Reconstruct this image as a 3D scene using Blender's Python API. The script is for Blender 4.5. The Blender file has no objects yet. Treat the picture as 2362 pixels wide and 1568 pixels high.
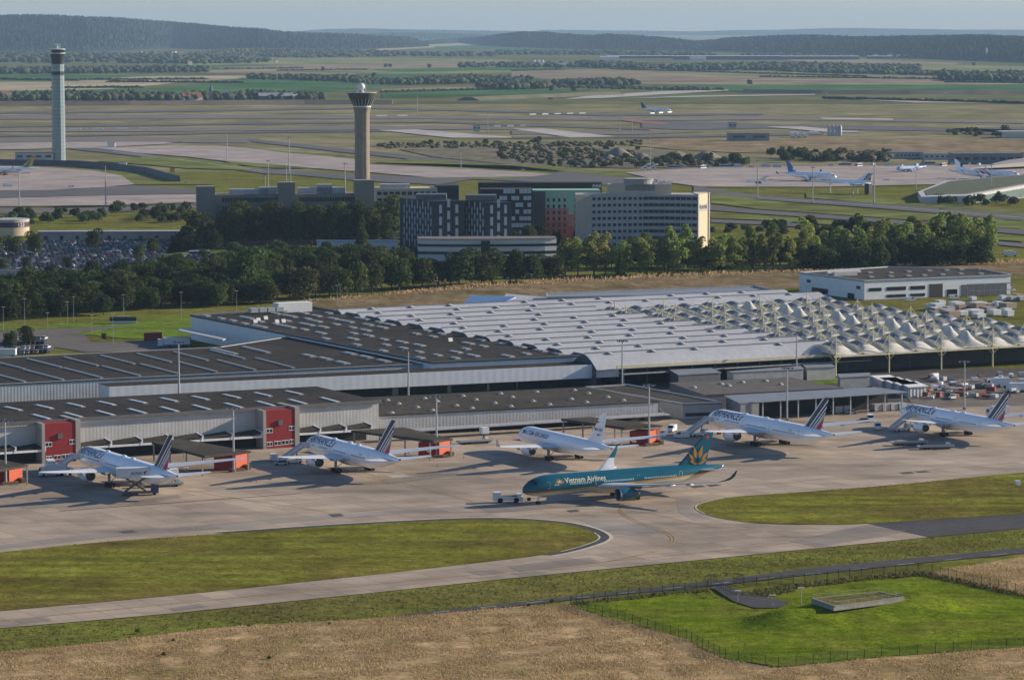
import bpy, bmesh, math, random
import numpy as np
from mathutils import Vector, Matrix
R=math.radians
rnd=random.Random(7)
sc=bpy.context.scene
col=bpy.data.collections.new("airport"); sc.collection.children.link(col)
# ---------------------------------------------------------------- camera
F,H,YH=7700.0,135.0,55.0
PITCH=math.atan((784-YH)/F)
cam=bpy.data.cameras.new("camera"); cam.sensor_width=36; cam.lens=F/2362*36
cam.clip_start=5; cam.clip_end=120000
co=bpy.data.objects.new("camera",cam); col.objects.link(co)
co.location=(0,0,H); co.rotation_euler=(math.pi/2-PITCH,0,0)
sc.camera=co
CP,SP=math.cos(PITCH),math.sin(PITCH)
def P(px,py,z=0.0):
    "point of the ground plan at height z seen at photo position (2362 px wide)"
    a=(px-1181)/F; b=(784-py)/F
    dy=CP+b*SP; dz=-SP+b*CP
    t=(z-H)/dz
    return Vector((a*t,dy*t,z))
def PD(px,py,d):
    "point at forward distance d along the line of sight"
    a=(px-1181)/F; b=(784-py)/F
    dy=CP+b*SP; dz=-SP+b*CP
    t=d/dy
    return Vector((a*t,d,H+dz*t))
def SC(py): return (py-YH)/H
# ---------------------------------------------------------------- mesh collector
class MB:
    def __init__(s): s.v=[];s.f=[];s.m=[]
    def add(s,vs,fs,mi=0):
        o=len(s.v); s.v.extend([tuple(p) for p in vs])
        for f in fs: s.f.append(tuple(i+o for i in f)); s.m.append(mi)
        return s
    def box(s,x0,x1,y0,y1,z0,z1,mi=0):
        return s.add([(x0,y0,z0),(x1,y0,z0),(x1,y1,z0),(x0,y1,z0),(x0,y0,z1),(x1,y0,z1),(x1,y1,z1),(x0,y1,z1)],
          [(0,3,2,1),(4,5,6,7),(0,1,5,4),(1,2,6,5),(2,3,7,6),(3,0,4,7)],mi)
    def hexa(s,b,t,mi=0):
        "bottom ring b and top ring t, same count"
        n=len(b); vs=list(b)+list(t)
        fs=[tuple(range(n-1,-1,-1)),tuple(range(n,2*n))]+[(i,(i+1)%n,n+(i+1)%n,n+i) for i in range(n)]
        return s.add(vs,fs,mi)
    def prism(s,poly,z0,z1,mi=0):
        if sum(poly[i][0]*poly[(i+1)%len(poly)][1]-poly[(i+1)%len(poly)][0]*poly[i][1] for i in range(len(poly)))<0: poly=list(poly)[::-1]
        zt=z1 if hasattr(z1,'__len__') else [z1]*len(poly)
        return s.hexa([(p[0],p[1],z0) for p in poly],[(p[0],p[1],zt[i]) for i,p in enumerate(poly)],mi)
    def tube(s,a,b,r0,r1=None,n=8,mi=0,cap=True):
        a=Vector(a);b=Vector(b); r1=r0 if r1 is None else r1
        d=(b-a).normalized(); u=d.orthogonal().normalized(); w=d.cross(u)
        vs=[a+(u*math.cos(k*2*math.pi/n)+w*math.sin(k*2*math.pi/n))*r0 for k in range(n)]+[b+(u*math.cos(k*2*math.pi/n)+w*math.sin(k*2*math.pi/n))*r1 for k in range(n)]
        fs=[(k,(k+1)%n,n+(k+1)%n,n+k) for k in range(n)]
        if cap: fs+=[tuple(range(n-1,-1,-1)),tuple(range(n,2*n))]
        return s.add(vs,fs,mi)
    def loft(s,rings,mi=0,cap=True,closed=True):
        n=len(rings[0]); vs=[p for r in rings for p in r]; fs=[]
        for j in range(len(rings)-1):
            for k in range(n if closed else n-1):
                k2=(k+1)%n; fs.append((j*n+k,j*n+k2,(j+1)*n+k2,(j+1)*n+k))
        if cap: fs+=[tuple(range(n-1,-1,-1)),tuple(range((len(rings)-1)*n,len(rings)*n))]
        return s.add(vs,fs,mi)
    def lathe(s,prof,n=20,axis='z',c=(0,0,0),mi=0,cap=True):
        rings=[]
        for (t,r) in prof:
            ring=[]
            for k in range(n):
                a=2*math.pi*k/n; x,y=r*math.cos(a),r*math.sin(a)
                ring.append((c[0]+x,c[1]+y,c[2]+t) if axis=='z' else (c[0]+t,c[1]+x,c[2]+y))
            rings.append(ring)
        return s.loft(rings,mi,cap)
    def build(s,name,mats,parent=None,smooth=False,loc=None,rz=0,fix=False):
        me=bpy.data.meshes.new(name); me.from_pydata(s.v,[],s.f)
        mats=mats if isinstance(mats,(list,tuple)) else [mats]
        for m in mats: me.materials.append(m)
        if len(mats)>1: me.polygons.foreach_set('material_index',s.m)
        if fix:
            b=bmesh.new(); b.from_mesh(me); bmesh.ops.recalc_face_normals(b,faces=b.faces); b.to_mesh(me); b.free()
        if smooth is True: me.polygons.foreach_set('use_smooth',[True]*len(s.f))
        elif smooth:
            me.polygons.foreach_set('use_smooth',[True]*len(s.f)); me.set_sharp_from_angle(angle=R(smooth))
        me.update()
        return link(name,me,parent,loc,rz)
def link(name,me,parent=None,loc=None,rz=0):
    o=bpy.data.objects.new(name,me); col.objects.link(o)
    if parent: o.parent=parent
    if loc is not None: o.location=loc
    if rz: o.rotation_euler=(0,0,rz)
    return o
def tag(o,label=None,cat=None,group=None,kind=None):
    if label: o['label']=label
    if cat: o['category']=cat
    if group: o['group']=group
    if kind: o['kind']=kind
    return o
def thing(name,label,cat,loc=(0,0,0),rz=0,group=None):
    o=bpy.data.objects.new(name,None); col.objects.link(o)
    o.empty_display_size=.5; o.location=loc; o.rotation_euler=(0,0,rz)
    return tag(o,label,cat,group)
def struct(o): o['kind']='structure'; return o
def stuff(o): o['kind']='stuff'; return o
def kids(o): return [c for c in col.objects if c.parent==o]
CH={}
def dup(root,loc,rz=0,label=None,group=None,scale=None):
    def cp(o,par):
        c=o.copy(); col.objects.link(c)
        if par: c.parent=par
        if o.name not in CH: CH[o.name]=kids(o)
        for k in CH[o.name]: cp(k,c)
        return c
    r=cp(root,None); r.location=loc; r.rotation_euler=(0,0,rz)
    if label: r['label']=label
    if group: r['group']=group
    if scale: r.scale=scale if hasattr(scale,'__len__') else (scale,)*3
    return r
def text_mesh(body,width,bold=0.0,shear=0.0,cut=0.0,squash=1.0,spacing=1.0):
    "lettering as a flat list of verts and faces, width metres wide, x from 0, y from 0"
    cu=bpy.data.curves.new("lettering",'FONT'); cu.body=body; cu.offset=bold; cu.shear=shear; cu.resolution_u=3; cu.space_character=spacing
    ob=bpy.data.objects.new("lettering",cu); col.objects.link(ob)
    dg=bpy.context.evaluated_depsgraph_get(); me=bpy.data.meshes.new_from_object(ob.evaluated_get(dg))
    bpy.data.objects.remove(ob); bpy.data.curves.remove(cu)
    xs=[v.co.x for v in me.vertices]; x0,x1=min(xs),max(xs); k=width/(x1-x0)
    b=bmesh.new(); b.from_mesh(me)
    for v in b.verts: v.co=((v.co.x-x0)*k,v.co.y*k*squash,0)
    if cut:
        ys=[v.co.y for v in b.verts]; y=min(ys)+cut
        while y<max(ys):
            bmesh.ops.bisect_plane(b,geom=b.verts[:]+b.edges[:]+b.faces[:],plane_co=(0,y,0),plane_no=(0,1,0)); y+=cut
    b.verts.index_update()
    V=[tuple(v.co) for v in b.verts]; Fs=[tuple(v.index for v in f.verts) for f in b.faces]
    b.free(); bpy.data.meshes.remove(me)
    return V,Fs
# ---------------------------------------------------------------- materials
MATS={}
def nodes(name):
    m=bpy.data.materials.new(name); m.use_nodes=True; nt=m.node_tree
    return m,nt,nt.nodes['Principled BSDF']
def N(nt,t,**k):
    n=nt.nodes.new(t)
    for a,v in k.items():
        if a.startswith('i_'): n.inputs[a[2:].replace('_',' ')].default_value=v
        elif a.startswith('n_'): n.inputs[int(a[2:])].default_value=v
        else: setattr(n,a,v)
    return n
def noise(nt,scale,detail=4,stretch=None,rot=0,rough=.55,coord='Object'):
    tc=N(nt,'ShaderNodeTexCoord'); mp=N(nt,'ShaderNodeMapping')
    mp.inputs['Scale'].default_value=stretch or (1,1,1); mp.inputs['Rotation'].default_value=(0,0,rot)
    mp.vector_type='POINT'
    nt.links.new(tc.outputs[coord],mp.inputs['Vector'])
    n=N(nt,'ShaderNodeTexNoise'); n.inputs['Scale'].default_value=scale; n.inputs['Detail'].default_value=detail; n.inputs['Roughness'].default_value=rough
    nt.links.new(mp.outputs[0],n.inputs['Vector'])
    return n.outputs['Fac']
def ramp(nt,fac,stops,interp='LINEAR'):
    r=N(nt,'ShaderNodeValToRGB'); r.color_ramp.interpolation=interp
    e=r.color_ramp.elements
    while len(e)<len(stops): e.new(.5)
    for el,(p,c) in zip(e,stops): el.position=p; el.color=(c[0],c[1],c[2],1) if hasattr(c,'__len__') else (c,c,c,1)
    nt.links.new(fac,r.inputs['Fac']); return r.outputs['Color']
def mix(nt,fac,a,b,mode='MIX'):
    n=N(nt,'ShaderNodeMix',data_type='RGBA',blend_type=mode)
    for s,i in ((fac,0),(a,6),(b,7)):
        if hasattr(s,'links') or isinstance(s,bpy.types.NodeSocket): nt.links.new(s,n.inputs[i])
        elif i==0: n.inputs[0].default_value=s
        else: n.inputs[i].default_value=(s[0],s[1],s[2],1) if hasattr(s,'__len__') else (s,s,s,1)
    return n.outputs[2]
def math_(nt,op,a,b=0.0,clamp=False):
    n=N(nt,'ShaderNodeMath',operation=op,use_clamp=clamp)
    for i,s in enumerate((a,b)):
        if isinstance(s,bpy.types.NodeSocket): nt.links.new(s,n.inputs[i])
        else: n.inputs[i].default_value=s
    return n.outputs[0]
def bump(nt,b,h,strength,dist):
    n=N(nt,'ShaderNodeBump'); n.inputs['Strength'].default_value=strength; n.inputs['Distance'].default_value=dist
    nt.links.new(h,n.inputs['Height']); nt.links.new(n.outputs[0],b.inputs['Normal'])
def sc3(c,k): return tuple(min(1,x*k) for x in c)
def M(name,c,rough=.7,var=.12,scale=.6,spec=.3,metal=0,stretch=None,rot=0,bmp=0,fine=0):
    if name in MATS: return MATS[name]
    m,nt,b=nodes(name); b.inputs['Roughness'].default_value=rough; b.inputs['Specular IOR Level'].default_value=spec; b.inputs['Metallic'].default_value=metal
    if var:
        n=noise(nt,scale,5,stretch,rot)
        cc=ramp(nt,n,[(.3,sc3(c,1-var)),(.7,sc3(c,1+var))])
        if fine:
            n2=noise(nt,scale*9,3); cc=mix(nt,1.0,cc,ramp(nt,n2,[(.3,1-fine),(.7,1+fine*.3)]),'MULTIPLY')
        nt.links.new(cc,b.inputs['Base Color'])
        if bmp: bump(nt,b,n,bmp,.3)
    else: b.inputs['Base Color'].default_value=(*c,1)
    MATS[name]=m; return m
def Mrib(name,c,period,axis=0,depth=.25,rough=.6,var=.1,spec=.3):
    "corrugated or panelled cladding: ribs along one object axis"
    if name in MATS: return MATS[name]
    m,nt,b=nodes(name); b.inputs['Roughness'].default_value=rough; b.inputs['Specular IOR Level'].default_value=spec
    tc=N(nt,'ShaderNodeTexCoord'); sp=N(nt,'ShaderNodeSeparateXYZ'); nt.links.new(tc.outputs['Object'],sp.inputs[0])
    x=math_(nt,'MULTIPLY',sp.outputs[axis],2*math.pi/period); s=math_(nt,'SINE',x)
    s2=math_(nt,'MULTIPLY_ADD',s,.5); s2.node.inputs[2].default_value=.5
    n=noise(nt,.25,4); cc=ramp(nt,n,[(.3,sc3(c,1-var)),(.7,sc3(c,1+var))])
    nt.links.new(cc,b.inputs['Base Color']); bump(nt,b,s2,1.0,depth)
    MATS[name]=m; return m
# ---------------------------------------------------------------- light, sky, air
PSI,ELEV=R(72),R(20)
sd=Vector((math.sin(PSI)*math.cos(ELEV),math.cos(PSI)*math.cos(ELEV),math.sin(ELEV)))
sun=bpy.data.lights.new("sun",'SUN'); sun.energy=5.0; sun.angle=R(.5); sun.color=(1,.86,.68)
so=bpy.data.objects.new("sun",sun); col.objects.link(so); so.rotation_euler=sd.to_track_quat('Z','Y').to_euler(); so.location=(600,400,900)
w=bpy.data.worlds.new("World"); sc.world=w; w.use_nodes=True
nt=w.node_tree; bg=nt.nodes['Background']
sky=N(nt,'ShaderNodeTexSky',sky_type='NISHITA'); sky.sun_disc=False; sky.sun_elevation=ELEV; sky.sun_rotation=PSI
sky.altitude=100; sky.air_density=1.0; sky.dust_density=.35; sky.ozone_density=3.0
tint=N(nt,'ShaderNodeMix',data_type='RGBA',blend_type='MULTIPLY'); tint.inputs[0].default_value=1; tint.inputs[7].default_value=(.95,1.0,1.13,1); nt.links.new(sky.outputs[0],tint.inputs[6]); nt.links.new(tint.outputs[2],bg.inputs['Color']); bg.inputs['Strength'].default_value=.075
vs=sc.view_settings; vs.view_transform='Standard'; vs.look='None'; vs.exposure=.57; vs.gamma=1; vs.use_curve_mapping=False
cy=sc.cycles; cy.max_bounces=6; cy.diffuse_bounces=3; cy.glossy_bounces=2; cy.transmission_bounces=4; cy.transparent_max_bounces=8; cy.volume_bounces=0
cy.use_denoising=True; cy.caustics_reflective=False; cy.caustics_refractive=False
hm=bpy.data.materials.new("haze"); hm.use_nodes=True; hn=hm.node_tree; hn.nodes.clear()
ho=N(hn,'ShaderNodeOutputMaterial'); hv=N(hn,'ShaderNodeVolumePrincipled')
hv.inputs['Color'].default_value=(.48,.72,1.0,1); hv.inputs['Density'].default_value=2.3e-5; hv.inputs['Anisotropy'].default_value=.0
hn.links.new(hv.outputs[0],ho.inputs['Volume'])
hz=MB().box(-14000,14000,-800,46000,-60,330).build("haze",hm); stuff(hz)
# ---------------------------------------------------------------- ground
TW=R(32)      # direction of the taxiway
FA=R(28.4)    # direction of the building fronts
def Mgrass(name,c1,c2,c3,rot=TW,big=.012,streak=.05,bmp=.6,fine=.9):
    if name in MATS: return MATS[name]
    m,nt,b=nodes(name); b.inputs['Roughness'].default_value=1; b.inputs['Specular IOR Level'].default_value=.0
    a=noise(nt,big,5,(1,1,1)); s=noise(nt,streak,5,(.22,1.6,1),-rot); f=noise(nt,fine,4,(.5,1.3,1),-rot); g=noise(nt,fine*.22,4)
    cc=mix(nt,ramp(nt,s,[(.36,0),(.66,1)]),c1,c2)
    cc=mix(nt,ramp(nt,a,[(.46,0),(.68,.85)]),cc,c3)
    mac=noise(nt,big*2.6,3); cc=mix(nt,1,cc,ramp(nt,mac,[(.3,.70),(.5,1.0),(.72,1.18)]),'MULTIPLY')
    cc=mix(nt,1,cc,ramp(nt,f,[(.28,.52),(.55,1.0),(.75,1.3)]),'MULTIPLY')
    cc=mix(nt,1,cc,ramp(nt,g,[(.3,.72),(.7,1.18)]),'MULTIPLY')
    nt.links.new(cc,b.inputs['Base Color'])
    h=math_(nt,'ADD',f,g); bump(nt,b,h,bmp,.35)
    MATS[name]=m; return m
def Mconc(name,c,rot=TW,slab=7.5,var=.12,stain=.25,seam=.75):
    if name in MATS: return MATS[name]
    m,nt,b=nodes(name); b.inputs['Roughness'].default_value=.75; b.inputs['Specular IOR Level'].default_value=.25
    tc=N(nt,'ShaderNodeTexCoord'); mp=N(nt,'ShaderNodeMapping',vector_type='TEXTURE'); mp.inputs['Rotation'].default_value=(0,0,rot)
    nt.links.new(tc.outputs['Object'],mp.inputs['Vector'])
    br=N(nt,'ShaderNodeTexBrick',offset=0.0); nt.links.new(mp.outputs[0],br.inputs['Vector'])
    br.inputs['Scale'].default_value=1.0; br.inputs['Brick Width'].default_value=slab; br.inputs['Row Height'].default_value=slab; br.inputs['Mortar Size'].default_value=.11; br.inputs['Bias'].default_value=0
    br.inputs['Color1'].default_value=(*sc3(c,1-var),1); br.inputs['Color2'].default_value=(*sc3(c,1+var),1); br.inputs['Mortar'].default_value=(*sc3(c,seam),1)
    n1=noise(nt,.02,5); n2=noise(nt,.055,6,(.35,1.4,1),-rot); n3=noise(nt,.9,3)
    cc=mix(nt,1,br.outputs['Color'],ramp(nt,n1,[(.3,1-stain),(.62,1.08)]),'MULTIPLY')
    cc=mix(nt,1,cc,ramp(nt,n2,[(.28,1-stain*1.2),(.5,1.0),(.75,1.06)]),'MULTIPLY')
    cc=mix(nt,1,cc,ramp(nt,n3,[(.3,.92),(.7,1.05)]),'MULTIPLY')
    nt.links.new(cc,b.inputs['Base Color']); MATS[name]=m; return m
def crv(pts,n=5):
    out=[]
    for i in range(len(pts)-1):
        p0=pts[max(0,i-1)];p1=pts[i];p2=pts[i+1];p3=pts[min(len(pts)-1,i+2)]
        for k in range(n):
            t=k/n
            out.append(tuple(.5*(2*p1[j]+(p2[j]-p0[j])*t+(2*p0[j]-5*p1[j]+4*p2[j]-p3[j])*t*t+(3*p1[j]-p0[j]-3*p2[j]+p3[j])*t**3) for j in (0,1)))
    out.append(tuple(pts[-1])); return out
def sheet(name,px,z,mat,kind='structure',world=False):
    b=bmesh.new(); pts=[Vector((p[0],p[1],z)) for p in px] if world else [P(x,y,z) for x,y in px]
    f=b.faces.new([b.verts.new(p) for p in pts]); bmesh.ops.triangulate(b,faces=[f])
    b.normal_update()
    for f in b.faces:
        if f.normal.z<0: f.normal_flip()
    me=bpy.data.meshes.new(name); b.to_mesh(me); b.free(); me.materials.append(mat)
    o=link(name,me); o['kind']=kind; return o
def sheets(name,polys,z,mat):
    b=bmesh.new()
    for px in polys:
        f=b.faces.new([b.verts.new(P(x,y,z)) for x,y in px]); bmesh.ops.triangulate(b,faces=[f])
    b.normal_update()
    for f in b.faces:
        if f.normal.z<0: f.normal_flip()
    me=bpy.data.meshes.new(name); b.to_mesh(me); b.free(); me.materials.append(mat)
    o=link(name,me); o['kind']='structure'; return o
def line_px(a,b,w,z):
    "quad of real width w metres between two photo points"
    p,q=P(*a,z),P(*b,z); d=(q-p).normalized(); n=Vector((-d.y,d.x,0))*w/2
    return [p-n,q-n,q+n,p+n]
def strip_world(mb,pts,w,z):
    ps=[P(x,y,z) for x,y in pts]
    for i in range(len(ps)-1):
        d=(ps[i+1]-ps[i]).normalized(); n=Vector((-d.y,d.x,0))*w/2
        d2=(ps[min(i+2,len(ps)-1)]-ps[i+1]); d2=d2.normalized() if d2.length>0 else d; n2=Vector((-d2.y,d2.x,0))*w/2
        mb.add([ps[i]-n,ps[i+1]-n2,ps[i+1]+n2,ps[i]+n],[(0,1,2,3)])
mGA=Mgrass("airfield_grass",(.135,.14,.03),(.195,.215,.04),(.18,.15,.05))
mGI=Mgrass("island_grass",(.135,.118,.024),(.235,.25,.038),(.17,.125,.042),rot=R(32),streak=.09,big=.02)
mGB=Mgrass("bright_grass",(.12,.19,.028),(.17,.25,.03),(.16,.18,.04),rot=R(20),big=.03,streak=.12)
mGF=Mgrass("dry_airfield_grass",(.25,.225,.125),(.285,.255,.15),(.19,.19,.08),rot=R(5),big=.004,streak=.014,fine=.05,bmp=.3)
mDRY=Mgrass("dry_grass",(.50,.36,.20),(.36,.25,.13),(.22,.185,.07),rot=R(20),big=.05,streak=.1,fine=1.2,bmp=.3)
mBANK=Mgrass("bank_grass",(.27,.20,.115),(.20,.15,.09),(.12,.11,.045),rot=FA,big=.03,streak=.12)
mAP=Mconc("apron_concrete",(.375,.30,.225),var=.15,stain=.33,seam=.6)
mPD=Mconc("patched_concrete",(.245,.21,.175),seam=.6); mPL=Mconc("pale_concrete",(.46,.41,.34))
mAS=M("asphalt",(.062,.060,.062),.85,.2,.05,fine=.3,spec=.2); mAS2=M("worn_asphalt",(.13,.115,.10),.85,.2,.02,fine=.2,spec=.2)
mAPF=Mconc("far_apron_concrete",(.36,.30,.265),rot=R(20),slab=15); mCF=Mconc("far_pale_concrete",(.44,.40,.36),rot=R(20),slab=20)
mKERB=M("pale_kerb",(.5,.46,.38),.8,.15,.5); mYEL=M("worn_yellow_paint",(.38,.27,.07),.8,.3,.6); mWHT=M("road_paint",(.7,.7,.68),.8,.2,.6)
mDIRT=M("dark_verge",(.055,.05,.025),.95,.3,.2)
base=sheet("ground",[(-14000,-500),(14000,-500),(14000,45000),(-14000,45000)],-.5,M("field_soil",(.17,.17,.08),.95,.25,.0012),world=True)
sheet("airfield_ground",[(-1200,238),(3500,228),(3500,700),(-1200,700)],-.3,mGF)
sheet("near_grass",[(-1300,410),(200,400),(900,390),(1500,395),(3600,400),(3600,1750),(-1300,1750)],-.15,mGA)
# apron, taxiway and their patches
L0=[(-120,1460),(0,1448),(393,1414),(808,1371.5),(1185,1332),(1583,1293.5),(1828,1269),(2141,1238.5)]
sheet("apron",L0+[(3200,1140),(3200,868),(2600,905),(2080,930),(1640,942),(1515,972),(1200,990),(870,1005),(100,1060),(-200,1080),(-700,1110),(-700,1510)],0,mAP)
ISL=crv([(-600,1330),(-100,1281),(0,1273),(250,1248),(500,1231),(774,1212.5),(950,1203),(1082,1197.5),(1195,1198.5),(1288,1206),(1336,1215.5),(1363,1224),(1379,1233),(1382,1241),(1363,1251.5),(1305,1268.5),(1230,1281.5),(1014,1307),(774,1333.5),(400,1372),(0,1408),(-120,1420),(-600,1462)])
ISR=crv([(3200,1020),(2600,1070),(2362,1089),(2016,1121.5),(1725,1142),(1656,1150.5),(1615,1161),(1605,1168),(1610,1176),(1632,1186.5),(1667,1195),(1725,1203.5),(1800,1208),(1916,1208.8),(2002,1206.4),(2362,1183.8),(2600,1168),(3200,1128)])
def grow(px,w,z):
    ps=[P(x,y,z) for x,y in px]; out=[]
    for i,p in enumerate(ps):
        d=(ps[min(i+1,len(ps)-1)]-ps[max(0,i-1)]).normalized(); out.append((p+Vector((-d.y,d.x,0))*w)[:2])
    return out
sheet("taxiway_shoulder",grow(ISL[20:80],3.6,0),.04,mKERB,world=True)
sheet("taxiway_shoulder",grow(ISL[20:80],2.6,0),.06,mAS,world=True)
sheet("taxiway_shoulder",grow(ISR[13:67],3.6,0),.04,mKERB,world=True)
sheet("taxiway_shoulder",grow(ISR[13:67],2.6,0),.06,mAS,world=True)
sheet("island_lawn",ISL,.09,mGI); sheet("island_lawn",ISR,.09,mGI)
for isl,a,b_ in ((ISL,57,77),(ISR,17,45)):
    k=MB(); strip_world(k,isl[a:b_],.45,.11); struct(k.build("taxiway_edge_line",mKERB))
# tufty verge along the island edges: real grass standing above the concrete
def blades(name,pts,hmin,hmax,wid,mats,seed=1,zf=None,lean=.5):
    r=np.random.default_rng(seed); n=len(pts)
    a=r.uniform(0,2*np.pi,n); h=r.uniform(hmin,hmax,n); ww=wid*r.uniform(.6,1.4,n)
    dx,dy=np.cos(a)*ww/2,np.sin(a)*ww/2; lx,ly=r.normal(0,lean,n)*h,r.normal(0,lean,n)*h
    x,y=pts[:,0],pts[:,1]; z=zf if zf is not None else np.zeros(n)
    V=np.empty((n,4,3)); V[:,0]=np.stack([x-dx,y-dy,z-.05],1); V[:,1]=np.stack([x+dx,y+dy,z-.05],1)
    V[:,2]=np.stack([x+lx+dx*.6,y+ly+dy*.6,z+h],1); V[:,3]=np.stack([x+lx-dx*.6,y+ly-dy*.6,z+h*.9],1)
    me=bpy.data.meshes.new(name); me.from_pydata(V.reshape(-1,3).tolist(),[],np.arange(4*n).reshape(-1,4).tolist())
    for m in mats: me.materials.append(m)
    if len(mats)>1: me.polygons.foreach_set('material_index',r.integers(0,len(mats),n).astype(np.int32))
    me.update(); return stuff(link(name,me))
def in_poly(pts,poly):
    c=np.zeros(len(pts),bool); j=len(poly)-1
    for i in range(len(poly)):
        xi,yi=poly[i];xj,yj=poly[j]
        c^=((yi>pts[:,1])!=(yj>pts[:,1]))&(pts[:,0]<(xj-xi)*(pts[:,1]-yi)/(yj-yi+1e-12)+xi); j=i
    return c
def scatter(px,dens,seed=0,world=False):
    w=np.array([p[:2] for p in px] if world else [P(x,y)[:2] for x,y in px]); lo,hi=w.min(0),w.max(0)
    r=np.random.default_rng(seed); n=int((hi-lo).prod()*dens); pts=r.uniform(lo,hi,(n,2))
    return pts[in_poly(pts,w.tolist())]
def Mleaf(name,c,c2,tr=.45,scale=.15,vary=.0):
    "thin leaves or blades: light passes through them"
    if name in MATS: return MATS[name]
    m,nt,b=nodes(name); b.inputs['Roughness'].default_value=.8; b.inputs['Specular IOR Level'].default_value=.15
    cc=mix(nt,ramp(nt,noise(nt,scale,4),[(.35,0),(.65,1)]),c,c2)
    if vary:
        oi=N(nt,'ShaderNodeObjectInfo'); hs=N(nt,'ShaderNodeHueSaturation')
        mr=N(nt,'ShaderNodeMapRange'); mr.inputs[3].default_value=.5-vary*.035; mr.inputs[4].default_value=.5+vary*.03
        m2=N(nt,'ShaderNodeMapRange'); m2.inputs[3].default_value=1-vary*.4; m2.inputs[4].default_value=1+vary*.45
        fr=math_(nt,'FRACT',math_(nt,'MULTIPLY',oi.outputs['Random'],7.13))
        nt.links.new(oi.outputs['Random'],mr.inputs[0]); nt.links.new(fr,m2.inputs[0])
        nt.links.new(mr.outputs[0],hs.inputs['Hue']); nt.links.new(m2.outputs[0],hs.inputs['Value']); nt.links.new(cc,hs.inputs['Color']); cc=hs.outputs[0]
    nt.links.new(cc,b.inputs['Base Color'])
    t=N(nt,'ShaderNodeBsdfTranslucent'); nt.links.new(cc,t.inputs['Color']); mx=N(nt,'ShaderNodeMixShader'); mx.inputs[0].default_value=tr
    nt.links.new(b.outputs[0],mx.inputs[1]); nt.links.new(t.outputs[0],mx.inputs[2]); nt.links.new(mx.outputs[0],nt.nodes['Material Output'].inputs['Surface'])
    MATS[name]=m; return m
mBL=[Mleaf("straw_blades",(.56,.40,.22),(.34,.235,.125),scale=.06),Mleaf("brown_blades",(.38,.27,.14),(.27,.19,.10),scale=.06),Mleaf("olive_blades",(.24,.22,.07),(.36,.27,.12),scale=.05),Mleaf("pale_blades",(.66,.51,.31),(.44,.31,.18),scale=.06)]
mGBl=[Mleaf("grass_blades",(.12,.14,.03),(.17,.17,.05)),Mleaf("grass_blades_light",(.16,.185,.04),(.13,.15,.035)),Mleaf("seedhead_blades",(.20,.16,.08),(.15,.13,.06))]
for isl,sd_ in ((ISL,3),(ISR,4)):
    blades("grass",scatter(isl,.8,sd_),.08,.28,.4,mGBl,sd_,lean=.9)
VERGE=[(-120,1464),(0,1452),(393,1418),(808,1375),(1185,1336),(1583,1297),(1828,1272),(2141,1242),(2362,1221),(2500,1208),(2500,1250),(2362,1261),(1896,1305),(1554,1346),(1288,1377),(980,1410),(808,1428),(582,1440),(411,1457),(205,1484),(0,1503),(-120,1515)]
blades("grass",scatter(VERGE,.9,9),.1,.35,.4,mGBl,9,lean=.9)
# asphalt taxiway on the right, service road, enclosure
sheet("taxiway_asphalt",[(2002,1207.3),(2600,1169),(3200,1129),(3200,1150),(2600,1195),(2141,1238)],.05,mAS)
sheet("service_road",[(2700,1235),(2362,1262),(1896,1306),(1583,1346),(1288,1378),(980,1410.7),(900,1420),(966,1417),(1219,1393.6),(1425,1370),(1583,1357),(1827,1329),(2135,1296.5),(2362,1275),(2700,1246)],.05,mAS)
k=MB()
for i in range(14):
    t=i/14; a=(980+1382*t,1413-1413*0+ -145.5*t); 
    x0,y0=1000+1500*t,1411.5-(1411.5-1258)*t
    p,q=P(x0,y0,.08),P(x0+38,y0-3.9,.08); d=(q-p).normalized(); n=Vector((-d.y,d.x,0))*.09
    k.add([p-n,q-n,q+n,p+n],[(0,1,2,3)])
struct(k.build("road_marking",mWHT))
# darker and paler slab patches of the paving
sheets("pavement_patch",[[(572,1316),(505,1321),(560,1333),(640,1324)],[(774,1304),(744,1308),(800,1327),(880,1318)]][:0] or [
 [(200,1322),(430,1296),(490,1312),(270,1333)],[(530,1290),(570,1286),(690,1278),(730,1284),(560,1300)],
 [(32,1430),(105,1421),(122,1431),(48,1437)],[(390,1402),(460,1392),(480,1398),(405,1409)],[(1170,1305),(1360,1285),(1383,1297),(1200,1318)],
 [(1078,1318),(1140,1313),(1164,1321),(1108,1327)],[(1176,1322),(1235,1316),(1264,1322),(1200,1328)],
 [(1821,1248),(2002,1209),(2090,1227),(1886,1261)],[(302,1155),(410,1140),(420,1147),(316,1162)],
 [(876,1106),(1060,1086),(1055,1096),(895,1116)],[(1080,1162),(1330,1152),(1370,1166),(1130,1182)]],.03,mPD)
sheets("pavement_patch",[[(0,1256),(250,1226),(808,1184),(808,1192),(250,1239),(0,1266)],[(808,1184),(1120,1163),(1140,1170),(808,1194)],
 [(1330,1196),(1440,1200),(1530,1216),(1500,1236),(1420,1232),(1392,1222)],[(1560,1150),(1596,1150),(1600,1180),(1640,1196),(1600,1200),(1565,1180)]],.025,Mconc("grey_concrete",(.285,.25,.215)))
sheets("pavement_patch",[[(840,1087),(895,1084),(900,1089),(850,1091)],[(890,1095),(930,1093),(945,1098),(905,1102)]],.035,mPL)
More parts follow.
